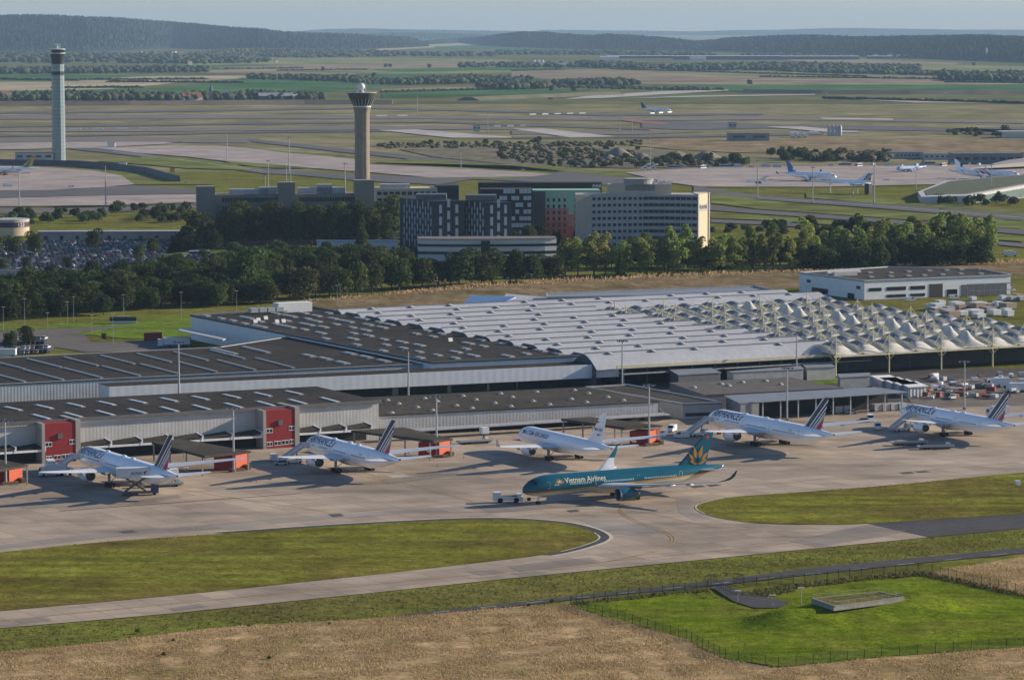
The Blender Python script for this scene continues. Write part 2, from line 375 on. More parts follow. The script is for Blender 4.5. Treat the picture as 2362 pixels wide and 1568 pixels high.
sheets("drain_grate",[[(272,1225),(305,1222),(317,1227),(286,1230)],[(757,1186),(785,1184),(795,1189),(768,1192)],[(1306,1177),(1330,1174),(1338,1178),(1316,1181)],[(1592,1121),(1618,1118),(1628,1122),(1600,1125)],[(1628,1118),(1652,1116),(1664,1119),(1640,1122)],[(2075,1090),(2100,1087),(2110,1091),(2085,1093)],[(2108,1087),(2135,1085),(2146,1088),(2120,1090)]],.05,M("grate",(.07,.07,.06),.8,.3,2))
k=MB()
for pts,w_ in ((crv([(1090,1155),(1330,1171),(1480,1180),(1610,1207),(1700,1220),(1920,1228)]),.25),
  (crv([(1530,1140),(1470,1150),(1436,1164),(1440,1184),(1480,1204),(1530,1222),(1556,1240),(1545,1258),(1490,1277),(1400,1294)]),.25),
  (crv([(1524,1143),(1460,1154),(1431,1168),(1436,1187),(1478,1208),(1525,1225),(1548,1241),(1536,1257),(1480,1277),(1400,1294)]),.25),
  (crv([(0,1430),(808,1352),(1400,1294),(1583,1277),(1900,1242),(2090,1222)]),.3),
  (crv([(370,1118),(470,1137),(600,1157),(760,1180)]),.28),(crv([(840,1089),(960,1120),(1090,1155)]),.28),
  (crv([(1240,1150),(1090,1157),(700,1190),(0,1262)]),.22),(crv([(1240,1150),(1600,1128),(2000,1095),(2362,1065)]),.22)):
    strip_world(k,pts,w_,.07)
struct(k.build("taxiway_guide_line",mYEL))
k=MB(); strip_world(k,[(137,1178),(696,1137)],.5,.07); struct(k.build("drain_channel",M("drain_dark",(.04,.04,.04),.9,.2,1)))
# foreground dry field
DRY=[(-500,1550),(-150,1513),(0,1503),(205,1484),(411,1457),(582,1440),(808,1429.5),(1014,1414),(1219,1396),(1315,1394),(1356,1409),(1459,1438),(1583,1474),(1673,1518.5),(1793,1539),(2033,1515),(2362,1491),(2520,1480),(3000,1450),(3000,1680),(-500,1680)]
sheet("dry_field",DRY,.02,mDRY)
def patchy(pts,sc_,seed,keep):
    "thins a scatter into clumps with a smooth random field"
    r=np.random.default_rng(seed); v=np.zeros(len(pts))
    for k_ in range(7):
        a=r.uniform(0,6.28); f=sc_*r.uniform(.5,2.4); v+=np.sin((pts[:,0]*np.cos(a)+pts[:,1]*np.sin(a))*f+r.uniform(0,6.28))
    return pts[v+r.normal(0,1.2,len(pts))>keep]
pd=scatter(DRY,11,11)
pd=pd[np.abs(pd[:,0])<pd[:,1]*.175]
blades("dry_grass",patchy(pd,.35,1,-1.0),.12,.42,.15,mBL,2,lean=.55)
DR2=[(2135,1330),(2118,1322),(2200,1310),(2362,1282),(2520,1270),(2520,1400),(2362,1377)]
sheet("dry_field",DR2,.03,mDRY); blades("dry_grass",patchy(scatter(DR2,11,15),.35,2,-1.0),.12,.42,.15,mBL,5,lean=.45)
sheet("service_yard",[(-120,1086),(870,1012),(1517,977),(1664,969),(2085,942),(2600,907),(2600,846),(1935,852),(1430,884),(850,925),(-120,975)],-.06,M("yard_asphalt",(.085,.078,.07),.9,.25,.04,fine=.25,spec=.1))
sheet("green_patch",[(1850,876),(1935,872),(1945,885),(1870,884)],.04,mGB)
# fenced lawn with its mound, as one sheet of turf
LAWN=[(1322,1396),(1554,1371),(1640,1362),(1830,1352),(2118,1323.5),(2136,1330),(2362,1378),(2520,1412),(2520,1479),(2362,1490),(2033,1514),(1793,1538),(1673,1517),(1583,1473),(1459,1437),(1356,1408)]
lw=np.array([P(x,y)[:2] for x,y in LAWN]); B0=P(1960,1415)
def lawn_h(x,y):
    dx,dy=x-B0.x,y-B0.y; u=dx*math.cos(FA)+dy*math.sin(FA); v=-dx*math.sin(FA)+dy*math.cos(FA)
    h=2.7*np.exp(-((u/15)**2)**1.5-((v/10.5)**2)**1.5)
    h+=3.4*np.exp(-(((u-19)/9)**2)-((v+2)/8)**2)+2.6*np.exp(-(((u+20)/8)**2)-((v+3)/8)**2)
    h-=2.0*np.exp(-(((u+13.5)/5.0)**2)-((v-5.5)/4.6)**2)
    return h+.12*np.sin(x*.21)*np.sin(y*.17)
lo,hi=lw.min(0),lw.max(0); st=.8
gx=np.arange(lo[0],hi[0],st); gy=np.arange(lo[1],hi[1],st); XX,YY=np.meshgrid(gx,gy); ptsg=np.stack([XX.ravel(),YY.ravel()],1)
ins=in_poly(ptsg,lw.tolist()).reshape(XX.shape); ZZ=lawn_h(XX,YY)+.12
idx=np.arange(XX.size).reshape(XX.shape); q=ins[:-1,:-1]|ins[1:,:-1]|ins[:-1,1:]|ins[1:,1:]
fc=np.stack([idx[:-1,:-1][q],idx[:-1,1:][q],idx[1:,1:][q],idx[1:,:-1][q]],1)
me=bpy.data.meshes.new("lawn"); me.from_pydata(np.stack([XX.ravel(),YY.ravel(),ZZ.ravel()],1).tolist(),[],fc.tolist()); 
me.materials.append(Mgrass("lawn_grass",(.115,.165,.012),(.185,.245,.018),(.20,.185,.04),rot=R(28),big=.03,streak=.2,fine=1.2)); me.polygons.foreach_set('use_smooth',[True]*len(fc)); me.update()
struct(link("lawn",me))
lp=scatter(LAWN,1.0,21); blades("grass",lp,.06,.2,.35,[Mleaf("lawn_blade",(.14,.20,.016),(.20,.25,.024))],22,zf=lawn_h(lp[:,0],lp[:,1])+.12,lean=.9)
sheet("driveway",[(1640,1352),(1668,1349),(1720,1366),(1822,1388),(1800,1400),(1745,1402),(1722,1396),(1690,1385)],.42,mAS)
# middle strip between the wood and the halls
BANK=crv([(-100,775),(300,745),(600,716),(700,707),(900,690),(1100,668),(1400,645),(1800,620),(2362,600)],3)
sheet("bank",BANK+[(2500,640),(1880,662),(1600,668),(1260,690),(1000,712),(800,720),(430,748),(-100,800)],.05,mGA)
sheet("green_verge",[(700,722),(830,715),(1000,705),(1260,686),(1640,668),(1850,658),(1850,664),(1640,678),(1260,704),(1000,718),(830,722)],.12,mGB)
sheet("green_verge",[(-50,752),(250,742),(440,730),(440,748),(250,752),(-50,765)],.12,mGB)
sheet("green_verge",[(165,768),(300,752),(440,746),(440,775),(300,782)],.1,mGB)
sheet("green_verge",[(1340,634),(1385,628),(1900,610),(1900,616),(1400,640)],.2,mGB)
# bank: a real ridge of dry grass behind the halls
rb=[(700,700,722),(900,682,712),(1100,662,700),(1300,650,688),(1500,640,676),(1700,632,668),(1850,625,664),(2000,615,650),(2362,605,640)]
m_=MB(); rings=[]
for x,yt,yb in rb:
    a,b_=P(x,yt),P(x,yb); c=a.lerp(b_,.45); rings.append([a,a.lerp(b_,.2)+Vector((0,0,1.8)),c+Vector((0,0,2.6)),a.lerp(b_,.7)+Vector((0,0,1.0)),b_+Vector((0,0,.1))])
m_.loft(rings,cap=False,closed=False); struct(m_.build("bank_ridge",mBANK,smooth=True,fix=True))
bpts=scatter([(r_[0],r_[1]) for r_ in rb]+[(r_[0],r_[1]*.55+r_[2]*.45) for r_ in rb[::-1]],.6,31)
blades("dry_grass",patchy(bpts,.12,4,-1),1.5,3.0,1.1,[mBL[0],mBL[1]],32,lean=.3)
# ---------------------------------------------------------------- aircraft
def Mstripe(name,c1,c2,period=.56):
    m,nt,b=nodes(name); b.inputs['Roughness'].default_value=.2
    tc=N(nt,'ShaderNodeTexCoord'); sp=N(nt,'ShaderNodeSeparateXYZ'); nt.links.new(tc.outputs['Object'],sp.inputs[0])
    f=math_(nt,'GREATER_THAN',math_(nt,'FRACT',math_(nt,'MULTIPLY',sp.outputs[0],1/period)),.45)
    nt.links.new(mix(nt,f,c1,c2),b.inputs['Base Color']); return m
mWH=M("aircraft_white",(.90,.91,.92),.16,.02,.3,spec=.8); mGRY=M("aircraft_grey",(.55,.57,.59),.35,.06,.3,spec=.5)
mTEAL=M("aircraft_teal",(.006,.088,.135),.25,.05,.3,spec=.5); mGOLD=M("aircraft_gold",(.38,.195,.045),.35,.05,.5,spec=.5)
mNAVY=M("livery_navy",(.012,.018,.06),.35,.05,.5); mRED=M("livery_red",(.50,.03,.04),.35,.05,.5); mGLS=M("cockpit_glass",(.01,.012,.016),.08,0,1,spec=.6)
mTYRE=M("tyre_rubber",(.018,.018,.018),.85,.2,1); mSTEEL=M("gear_steel",(.35,.35,.36),.45,.1,1,spec=.5); mFAN=M("fan_dark",(.03,.03,.035),.4,.1,1,spec=.5); mLIP=M("polished_lip",(.6,.6,.62),.25,.03,1,metal=.9)
mDUCT=M("exhaust_metal",(.10,.09,.085),.45,.1,1,metal=.6); mWIN=Mstripe("cabin_window",(.03,.04,.06),(.78,.79,.80)); mWINL=Mstripe("cabin_window_pale",(.42,.55,.62),(.008,.09,.14)); mDOOR=M("door_outline",(.45,.48,.52),.5,0,1); mBLUE=M("livery_blue",(.02,.16,.42),.3,.05,.5); mDKN=M("livery_dark",(.015,.02,.05),.35,.05,.5); mGREEN=M("livery_green",(.03,.22,.09),.35,.05,.5); mYELL=M("livery_yellow",(.55,.36,.06),.35,.05,.5); mLTXT=M("livery_cream",(.66,.63,.52),.4,.03,.5)
def Mteal():
    m,nt,b=nodes("teal_fuselage"); b.inputs['Roughness'].default_value=.22; b.inputs['Specular IOR Level'].default_value=.5
    tc=N(nt,'ShaderNodeTexCoord'); sp=N(nt,'ShaderNodeSeparateXYZ'); nt.links.new(tc.outputs['Object'],sp.inputs[0])
    # paint line: low at the nose, rising toward the tail (x runs forward from the main gear)
    ln=math_(nt,'MULTIPLY',sp.outputs[0],-.035); ln=math_(nt,'ADD',sp.outputs[2],math_(nt,'MULTIPLY',ln,-1)); 
    cc=ramp(nt,math_(nt,'MULTIPLY',math_(nt,'SUBTRACT',ln,1.0),.2),[(0,(.62,.58,.50)),(.43,(.50,.27,.05)),(.53,(.006,.088,.135))],'CONSTANT')
    nt.links.new(cc,b.inputs['Base Color']); return m
def Mfin(name,stops,k):
    m,nt,b=nodes(name); b.inputs['Roughness'].default_value=.3; b.inputs['Specular IOR Level'].default_value=.5
    tc=N(nt,'ShaderNodeTexCoord'); sp=N(nt,'ShaderNodeSeparateXYZ'); nt.links.new(tc.outputs['Object'],sp.inputs[0])
    p=math_(nt,'ADD',math_(nt,'MULTIPLY',sp.outputs[2],k),sp.outputs[0])  # distance behind the leading edge line (metres), fin local
    cc=ramp(nt,math_(nt,'MULTIPLY',p,-.1),stops,'CONSTANT'); nt.links.new(cc,b.inputs['Base Color'])
    return m
def airfoil(c,t,n=7):
    xs=[.5*(1-math.cos(math.pi*i/n)) for i in range(n+1)]
    th=[5*t*(.2969*math.sqrt(x)-.126*x-.3516*x*x+.2843*x**3-.1036*x**4)*c for x in xs]
    up=[(x*c,h) for x,h in zip(xs,th)]; lo=[(x*c,-h*.6) for x,h in zip(xs,th)][1:-1]
    return up+lo[::-1]
def wing_loft(mb,st,sgn,mi=0):
    "stations: (y, xLE aft of nose, chord, z, thickness)"
    rings=[]
    for i,(y,x,c,z,t) in enumerate(st):
        a=st[max(0,i-1)];b=st[min(len(st)-1,i+1)]; d=Vector((0,b[0]-a[0],b[3]-a[3])).normalized(); n=Vector((0,-d.z,d.y))
        ring=[]
        for (cx,h) in airfoil(c,t): ring.append((-(x+cx),sgn*(y+n.y*h),z+n.z*h))
        rings.append(ring)
    mb.loft(rings,mi)
def fin_loft(mb,st,mi=0):
    rings=[[(-(x+cx),h*.9 if True else 0,z) for cx,h in airfoil(c,t)] for (z,x,c,t) in st]
    mb.loft(rings,mi)
class Spec: pass
def spec(**k):
    s=Spec(); s.__dict__.update(k); return s
def SP777(L,W,tip,mg,xw): return spec(L=L,W=W,D=6.2,zc=5.45,xw=xw,rc=13.8,kink=(10.2,8.2),tipx=tip,tipc=1.6,tipz=7.6,wz=4.2,winglet=None,eng=(9.75,4.0,7.0),ez=2.95,ng=5.9,mg=mg,tr=5.5,wheels=6,fin=(18.5,9.6,3.3,17.2),ht=(21.5,7.2,2.4),Ln=9.5,Lt=21)
S300=SP777(73.9,64.8,48.6,37.1,25.4); S200=SP777(63.7,60.9,42.8,31.8,21.5)
S330=spec(L=58.8,W=60.3,D=5.64,zc=5.2,xw=18.8,rc=12.2,kink=(9.4,7.6),tipx=38.6,tipc=2.3,tipz=7.0,wz=4.0,winglet='up',eng=(9.37,3.1,5.8),ez=2.6,ng=6.7,mg=28.9,tr=5.3,wheels=4,fin=(17.2,8.6,3.3,15.0),ht=(19.4,6.2,2.2),Ln=8,Lt=19)
S350=spec(L=66.8,W=64.75,D=6.05,zc=5.35,xw=21.5,rc=13.2,kink=(10.3,8.0),tipx=45.8,tipc=1.2,tipz=7.2,wz=4.2,winglet='curl',eng=(10.5,3.9,6.6),ez=2.75,ng=5.0,mg=33.7,tr=5.3,wheels=4,fin=(17.1,9.4,3.1,15.6),ht=(18.7,6.4,2.2),Ln=9,Lt=21)
S787=spec(L=62.8,W=60.1,D=5.85,zc=5.1,xw=20.5,rc=12.0,kink=(9.8,7.4),tipx=42.0,tipc=1.0,tipz=8.2,wz=3.9,winglet=None,eng=(9.75,3.5,6.3),ez=2.7,ng=5.5,mg=31.3,tr=4.9,wheels=4,fin=(17.0,8.8,3.0,15.2),ht=(19.2,6.2,2.2),Ln=9,Lt=20)
S767=spec(L=54.9,W=50.9,D=5.1,zc=4.9,xw=18.5,rc=10.5,kink=(8.0,7.0),tipx=34.0,tipc=2.0,tipz=6.5,wz=3.6,winglet='up',eng=(7.9,2.8,5.5),ez=2.3,ng=5.5,mg=28.2,tr=4.6,wheels=4,fin=(15.8,8.2,3.0,14.2),ht=(18.6,5.8,2.0),Ln=8,Lt=17)
S320=spec(L=37.6,W=34.1,D=4.0,zc=3.6,xw=12.0,rc=6.9,kink=(6.2,4.0),tipx=21.5,tipc=1.4,tipz=4.6,wz=2.8,winglet='up',eng=(5.75,2.2,4.2),ez=1.7,ng=5.0,mg=17.7,tr=3.8,wheels=2,fin=(11.8,6.0,2.2,9.8),ht=(12.4,4.2,1.5),Ln=5.5,Lt=12.5)
def fus(s,x):
    "radius and centre height of the fuselage x metres aft of the nose"
    Rr=s.D/2
    if x<s.Ln:
        t=max(0,x/s.Ln); r=Rr*math.sqrt(max(0,1-(1-t)**2.15)); return max(r,.03),s.zc-.16*s.D*(1-t)**2.2
    xt=s.L-s.Lt
    if x>xt:
        t=(x-xt)/s.Lt; r=Rr*(1-.90*t**1.75); return r,s.zc+(Rr-r)*.62
    return Rr,s.zc
def on_fus(s,x,arc,off=.045):
    "point on the left side: arc metres up the skin from the widest line"
    r,z=fus(s,x); a=arc/max(r,.3); return (-x,(r+off)*math.cos(a),z+(r+off)*math.sin(a))
def decal(s,body,x,arc,width,mat,parent,name="lettering",**k):
    V,Fs=text_mesh(body,width,cut=.35,**k); mb=MB()
    mb.add([on_fus(s,x+vx,arc+vy) for vx,vy,_ in V],Fs); return mb.build(name,mat,parent)
def aircraft(name,s,label,nose,heading,body=None,tail=None,engm=None,wingm=None,windows=True,winm=None,belly=None,far=False,cat="airliner",group="airliners parked nose in at the cargo stands",wtip=None,chev=False):
    body=body or mWH; tail=tail or mWH; engm=engm or mWH; wingm=wingm or mGRY
    c,sn=math.cos(heading),math.sin(heading)
    root=thing(name,label,cat,(nose[0]-s.mg*c,nose[1]-s.mg*sn,0),heading,group)
    G=bpy.data.objects  # parts are built with x=0 at the nose, then moved so the main gear is the origin
    off=(s.mg,0,0)
    n=28; xs=sorted(set([0,.12,.35,.8,1.5,2.5,3.8,5.5,7.2,s.Ln]+[s.Ln+(s.L-s.Lt-s.Ln)*i/6 for i in range(7)]+[s.L-s.Lt+s.Lt*i/9 for i in range(10)]))
    mb=MB(); rings=[]
    for x in xs:
        r,z=fus(s,x); rings.append([(-x,r*math.cos(2*math.pi*k/n),z+r*math.sin(2*math.pi*k/n)) for k in range(n)])
    mb.loft(rings)
    # wing-body fairing
    rr=[]
    for t in range(9):
        x=s.xw-2+(s.rc+6)*t/8; q=math.sin(math.pi*t/8)**.6; rr.append([(-x,(s.D*.47*q+.05)*math.cos(a),s.zc-s.D*.33+(s.D*.27*q+.03)*math.sin(a)) for a in [2*math.pi*k/16 for k in range(16)]])
    mb.loft(rr)
    fu=mb.build("fuselage",body,root,smooth=50,loc=off,fix=True)
    # cockpit glass, windows and doors sit on the skin
    mb=MB(); x0=s.Ln*.20
    for sg in (1,-1):
        for i in range(3):
            a0,a1=.42+.36*i,.42+.36*i+.31; x1=x0+[1.0,.55,.25][i]-.1; pts=[]
            for (x,a) in ((x1+1.0,a0),(x1-.1,a0),(x1-.15,a1),(x1+.75,a1)):
                r,z=fus(s,x); pts.append((-x,sg*(r+.05)*math.cos(a+.12),z+(r+.05)*math.sin(a+.12)))
            mb.add(pts,[(0,1,2,3)])
    mb.build("cockpit_windows",mGLS,fu)
    if windows:
        run=[];runs=[]; x=s.Ln-.5; xe=s.L-s.Lt*.72; gaps=[s.Ln+3+ (xe-s.Ln-3)*g for g in (.0,.27,.62,.98)]
        while x<xe:
            if all(abs(x-g)>1.5 for g in gaps):
                run.append(x)
            elif run: runs.append(run); run=[]
            x+=.56
        if run: runs.append(run)
        for rn in runs:
            for sg in (1,-1):
                mb=MB(); vv=[]
                for x in rn:
                    for ar in (.1,.52):
                        p=on_fus(s,x,ar,.03); vv.append((p[0],sg*p[1],p[2]))
                if len(rn)>2: mb.add(vv,[(2*j,2*j+2,2*j+3,2*j+1) for j in range(len(rn)-1)]).build("window_row",winm or mWIN,fu)
        for g in [s.Ln-2.2]+gaps[1:]:
            for sg in (1,-1):
                mb=MB()
                for (xa,xb,aa,ab) in ((0,1.1,-.55,-.45),(0,1.1,1.25,1.35),(0,.1,-.45,1.25),(1.0,1.1,-.45,1.25)):
                    q=[]
                    for dx,ar in ((xa,aa),(xb,aa),(xb,(aa+ab)/2),(xb,ab),(xa,ab),(xa,(aa+ab)/2)):
                        p=on_fus(s,g+dx-.55,ar,.035); q.append((p[0],sg*p[1],p[2]))
                    mb.add(q,[(0,1,2,5),(5,2,3,4)])
                if not far: mb.build("cabin_door",winm if winm else mDOOR,fu)
    hw=s.W/2
    for sg in (1,-1):
        mb=MB(); yk,ck=s.kink; ye=hw-(2.6 if s.winglet=='curl' else (1.0 if s.winglet else 0)); y0=s.D*.3
        xle=lambda y:s.xw+(s.tipx-s.xw)*(y-y0)/(ye-y0)
        zz=lambda y:s.wz+(s.tipz-s.wz)*((y-y0)/(ye-y0))**1.25
        cl=lambda y:(s.rc+(ck-s.rc)*(y-y0)/(yk-y0)) if y<yk else ck+(s.tipc*1.7-ck)*(y-yk)/(ye-yk)
        st=[(y0,xle(y0),s.rc,zz(y0),.13)]+[(y,xle(y),cl(y),zz(y),.11) for y in (yk*.6,yk,yk+(ye-yk)*.3,yk+(ye-yk)*.6,yk+(ye-yk)*.88)]
        if s.winglet is None: st+=[(ye-.7,xle(ye)-.2,s.tipc*1.35,zz(ye)-.05,.09),(ye,xle(ye)+1.1,s.tipc*.45,zz(ye),.08)]
        elif s.winglet=='up': st+=[(ye,xle(ye),s.tipc*1.3,zz(ye),.09)]
        else: st+=[(ye,xle(ye),2.3,zz(ye),.09)]
        wing_loft(mb,st,sg)
        wg=mb.build("wing",wingm,root,smooth=60,loc=off,fix=True)
        if s.winglet=='up':
            mb=MB(); wing_loft(mb,[(ye,xle(ye),s.tipc*1.3,zz(ye),.09),(ye+.5,xle(ye)+.9,s.tipc*1.0,zz(ye)+.7,.09),(ye+1.1,xle(ye)+2.2,s.tipc*.5,zz(ye)+s.D*.42,.08)],sg); mb.build("winglet",wtip or wingm,wg,smooth=60,fix=True)
        elif s.winglet=='curl':
            mb=MB(); wing_loft(mb,[(ye,xle(ye),2.3,zz(ye),.09),(ye+1.2,xle(ye)+1.5,2.0,zz(ye)+.5,.09),(ye+2.1,xle(ye)+3.0,1.5,zz(ye)+1.5,.08),(ye+2.6,xle(ye)+4.6,.5,zz(ye)+3.3,.08)],sg); mb.build("winglet",wtip or wingm,wg,smooth=60,fix=True)
        if not far:
            for yf in (yk*.78,yk+(ye-yk)*.28,yk+(ye-yk)*.55):
                mb=MB(); xx=xle(yf)+cl(yf)*.55; q=cl(yf)*.62; mb.lathe([(0,.02),(-q*.3,.42),(-q*.7,.34),(-q,.03)],8,'x',(-xx,sg*yf,zz(yf)-.45)); mb.build("flap_fairing",wingm,wg,smooth=True,fix=True)
        # engine
        ey,ed,el=s.eng; ex=xle(ey)-el*.62; r=ed/2; ec=(-ex,sg*ey,s.ez)
        mb=MB(); mb.lathe([(-.55,r*.70),(-.2,r*.80),(.0,r*.90),(-.12,r*.97),(-.9,r*1.0),(-el*.5,r*.98),(-el*.78,r*.80),(-el*.78,r*.70)],24,'x',ec,cap=False)
        if chev:
            for k_ in range(12):
                a=2*math.pi*k_/12; a2=a+math.pi/12; a3=a+math.pi/6
                f_=lambda A,t,q:(ec[0]-t,ec[1]+q*math.cos(A),ec[2]+q*math.sin(A)); mb.add([f_(a,el*.78,r*.8),f_(a2,el*.86,r*.76),f_(a3,el*.78,r*.8)],[(0,1,2)])
        # pylon
        px=xle(ey); mb.hexa([(-(ex+el*.12),ec[1]-.2,s.ez+r*.93),(-(ex+el*.12),ec[1]+.2,s.ez+r*.93),(-(px+3.5),ec[1]+.25,s.ez+r*.55),(-(px+3.5),ec[1]-.25,s.ez+r*.55)],[(-(px-1.2),ec[1]-.15,zz(ey)-.1),(-(px-1.2),ec[1]+.15,zz(ey)-.1),(-(px+4),ec[1]+.2,zz(ey)-.1),(-(px+4),ec[1]-.2,zz(ey)-.1)])
        en=mb.build("engine",engm,root,smooth=50,loc=off,fix=True)
        MB().lathe([(.0,r*.86),(.05,r*.93),(-.12,r*.985),(-.35,r*.995)],24,'x',ec,cap=False).build("inlet_lip",mLIP,en,smooth=True)
        MB().lathe([(-.9,.02),(-.9,r*.78),(-.4,r*.74),(-.25,r*.8)],20,'x',ec,cap=False).build("fan",mFAN,en)
        MB().lathe([(-el*.62,r*.72),(-el*.95,r*.5),(-el*.95,r*.36),(-el*1.12,.05)],18,'x',ec).build("exhaust",mDUCT,en,smooth=40)
        # tailplane
        hs,hc,htc=s.ht; hx=s.L-s.Lt*.48; mb=MB(); r2,z2=fus(s,hx+2); zt=z2+r2*.15
        wing_loft(mb,[(.3,hx-.5,hc,zt,.10),(hs*.25,hx+hs*.25*.72,hc*.68,zt+hs*.02,.09),(hs*.48,hx+hs*.48*.74,htc*1.1,zt+hs*.05,.09),(hs*.5,hx+hs*.5*.78,htc*.6,zt+hs*.053,.08)],sg)
        mb.build("tailplane",wingm if s is not S350 else mGRY,root,smooth=60,loc=off,fix=True)
        # main gear
        gy=sg*s.tr; wr=.66 if s.D>5 else .55
        mb=MB(); mb.tube((-s.mg,gy,s.wz+.3),(-s.mg,gy,wr),.22,.18,8); mb.tube((-s.mg,gy*.45,s.wz-.6),(-s.mg,gy,wr*2.2),.12,.12,6)
        nx=s.wheels//2; 
        if nx>1: mb.box(-s.mg-1.5*(nx-1)/2-.3,-s.mg+1.5*(nx-1)/2+.3,gy-.14,gy+.14,wr-.15,wr+.15)
        mb.add([(-s.mg+.9,gy+sg*.28,wr*2.0),(-s.mg-.9,gy+sg*.28,wr*2.0),(-s.mg-.9,gy+sg*.4,s.wz-.2),(-s.mg+.9,gy+sg*.4,s.wz-.2)],[(0,1,2,3)])
        lg=mb.build("landing_gear",mSTEEL,root,loc=off)
        for i in range(nx):
            for o in (-.6,.6):
                wx=-s.mg+1.5*(i-(nx-1)/2); w_=MB(); w_.tube((wx,gy+o-.25,wr),(wx,gy+o+.25,wr),wr,wr,14); w_.build("wheel",mTYRE,lg)
    mb=MB(); mb.tube((-s.ng,0,s.zc-s.D*.45),(-s.ng,0,.5),.15,.12,8); mb.tube((-s.ng-1.4,0,s.zc-s.D*.45),(-s.ng,0,1.2),.08,.08,6); mb.tube((-s.ng,-.5,.5),(-s.ng,.5,.5),.09,.09,6)
    ng=mb.build("nose_gear",mSTEEL,root,loc=off)
    for o in (-.42,.42): MB().tube((-s.ng,o-.17,.5),(-s.ng,o+.17,.5),.5,.5,14).build("wheel",mTYRE,ng)
    # fin, with its own origin at the foot of its leading edge so the paint follows it
    ft,fr,ftc,fx=s.fin; fx=s.L-fx; zb=fus(s,fx+3)[1]+fus(s,fx+3)[0]*.82; hh=ft-zb; sw=(s.L-fx-ftc-.7-(2.0 if s is not S320 else .8))/hh
    mb=MB(); fin_loft(mb,[(-.6,fx-fx-1.6,fr+2.6,.09),(.5,.35,fr+.2,.095),(hh*.5,hh*.5*sw,(fr+ftc)/2,.095),(hh*.93,hh*.93*sw,ftc*1.05,.09),(hh,hh*sw+.7,ftc*.62,.08)])
    fn=mb.build("tail_fin",tail,root,smooth=50,loc=(s.mg-fx,0,zb),fix=True)
    r,z=fus(s,s.L); MB().lathe([(.25,r*1.02),(-.05,r*1.0),(-.3,r*.5)],12,'x',(-s.L,0,z)).build("tail_cone",mDUCT if s.winglet!='curl' else mWH,fu,smooth=40)
    root['fin']=(hh,sw,fr,ftc)
    return root,fu,fn,(hh,sw,fr,ftc)
def fin_decal(fn,polys,mat,name="emblem",th=.5):
    "flat shapes on both faces of the fin; polys in fin coordinates (aft, up)"
    mb=MB()
    for sg in (1,-1):
        for p in polys:
            n=len(p); mb.add([(-a,sg*th,u) for a,u in p],[tuple(range(n))])
    return mb.build(name,mat,fn)
def head_nose(px,py,z): return P(px,py,z)
HD=R(118.4)
# one striped-tail fin paint for the four look-alikes
def stripes(s,name):
    hh=1; white=(.80,.81,.82); nv=(.012,.018,.06); rd=(.50,.03,.04)
    return [(0,white),(.085,nv),(.335,white),(.40,nv),(.50,white),(.555,nv),(.62,white),(.67,nv),(.70,white),(.735,rd),(.99,white)]
finAF=None
AFP=[(S300,(-131,1004.8),119.1,"white long-haul airliner beside the raised catering box, leftmost of the tricolour-tailed airliners"),
     (S200,(-63.4,1032.1),118.5,"white long-haul airliner with tricolour tail parked by the second red block, stairs at its nose"),
     (S300,(65.6,1100.6),118.3,"long white airliner with tricolour tail parked behind the teal airliner's tail fin"),
     (S787,None,118.4,"white airliner with notched engine rims and tricolour tail, nearest the right edge of the apron")]
for i,(s,nz,hd,lab) in enumerate(AFP):
    if nz is None: q=P(2079,950,4.6); nz=(q.x,q.y)
    root,fu,fn,fp=aircraft("airliner",s,lab,nz,R(hd),chev=s is S787)
    hh,sw,fr,ftc=fp; k=sw
    fm=Mfin("tricolour_fin",stripes(s,""),k)
    # one ramp unit = 10 m of chord; scale to the root chord of this fin
    for n_ in fm.node_tree.nodes:
        if n_.type=='MATH' and n_.operation=='MULTIPLY' and abs(n_.inputs[1].default_value+.1)<1e-6: n_.inputs[1].default_value=-1/(fr*.98)
    fn.data.materials[0]=fm
    lx=s.Ln*.62 if s is not S787 else s.Ln*.55
    lw_=s.D*2.62
    decal(s,"AIRFRANCE",lx,s.D*.17,lw_,mNAVY,fu,bold=.006,shear=.12,squash=1.3,spacing=.98)
    mb=MB(); xa=lx+lw_+.35; h_=s.D*.32
    mb.add([on_fus(s,xa+a_+ .9*t_,s.D*.17+h_*t_) for t_ in (0,.25,.5,.75,1) for a_ in (0,.75)],[(2*j,2*j+1,2*j+3,2*j+2) for j in range(4)]); mb.build("red_slash",mRED,fu)
    decal(s,"F-GSPX" if False else "F-G",s.L-s.Lt*1.02,.75,1.6,mNAVY,fu,"registration") if s is not S787 else None
    # small dark antennas and the white dome on the crown
    for fx_ in (.30,.47,.56):
        r,z=fus(s,s.L*fx_); MB().lathe([(1.1,.05),(.6,.5),(-.9,.5),(-1.8,.05)],10,'x',(-s.L*fx_,0,z+r-.15)).build("antenna_dome",mWH,fu,smooth=True)
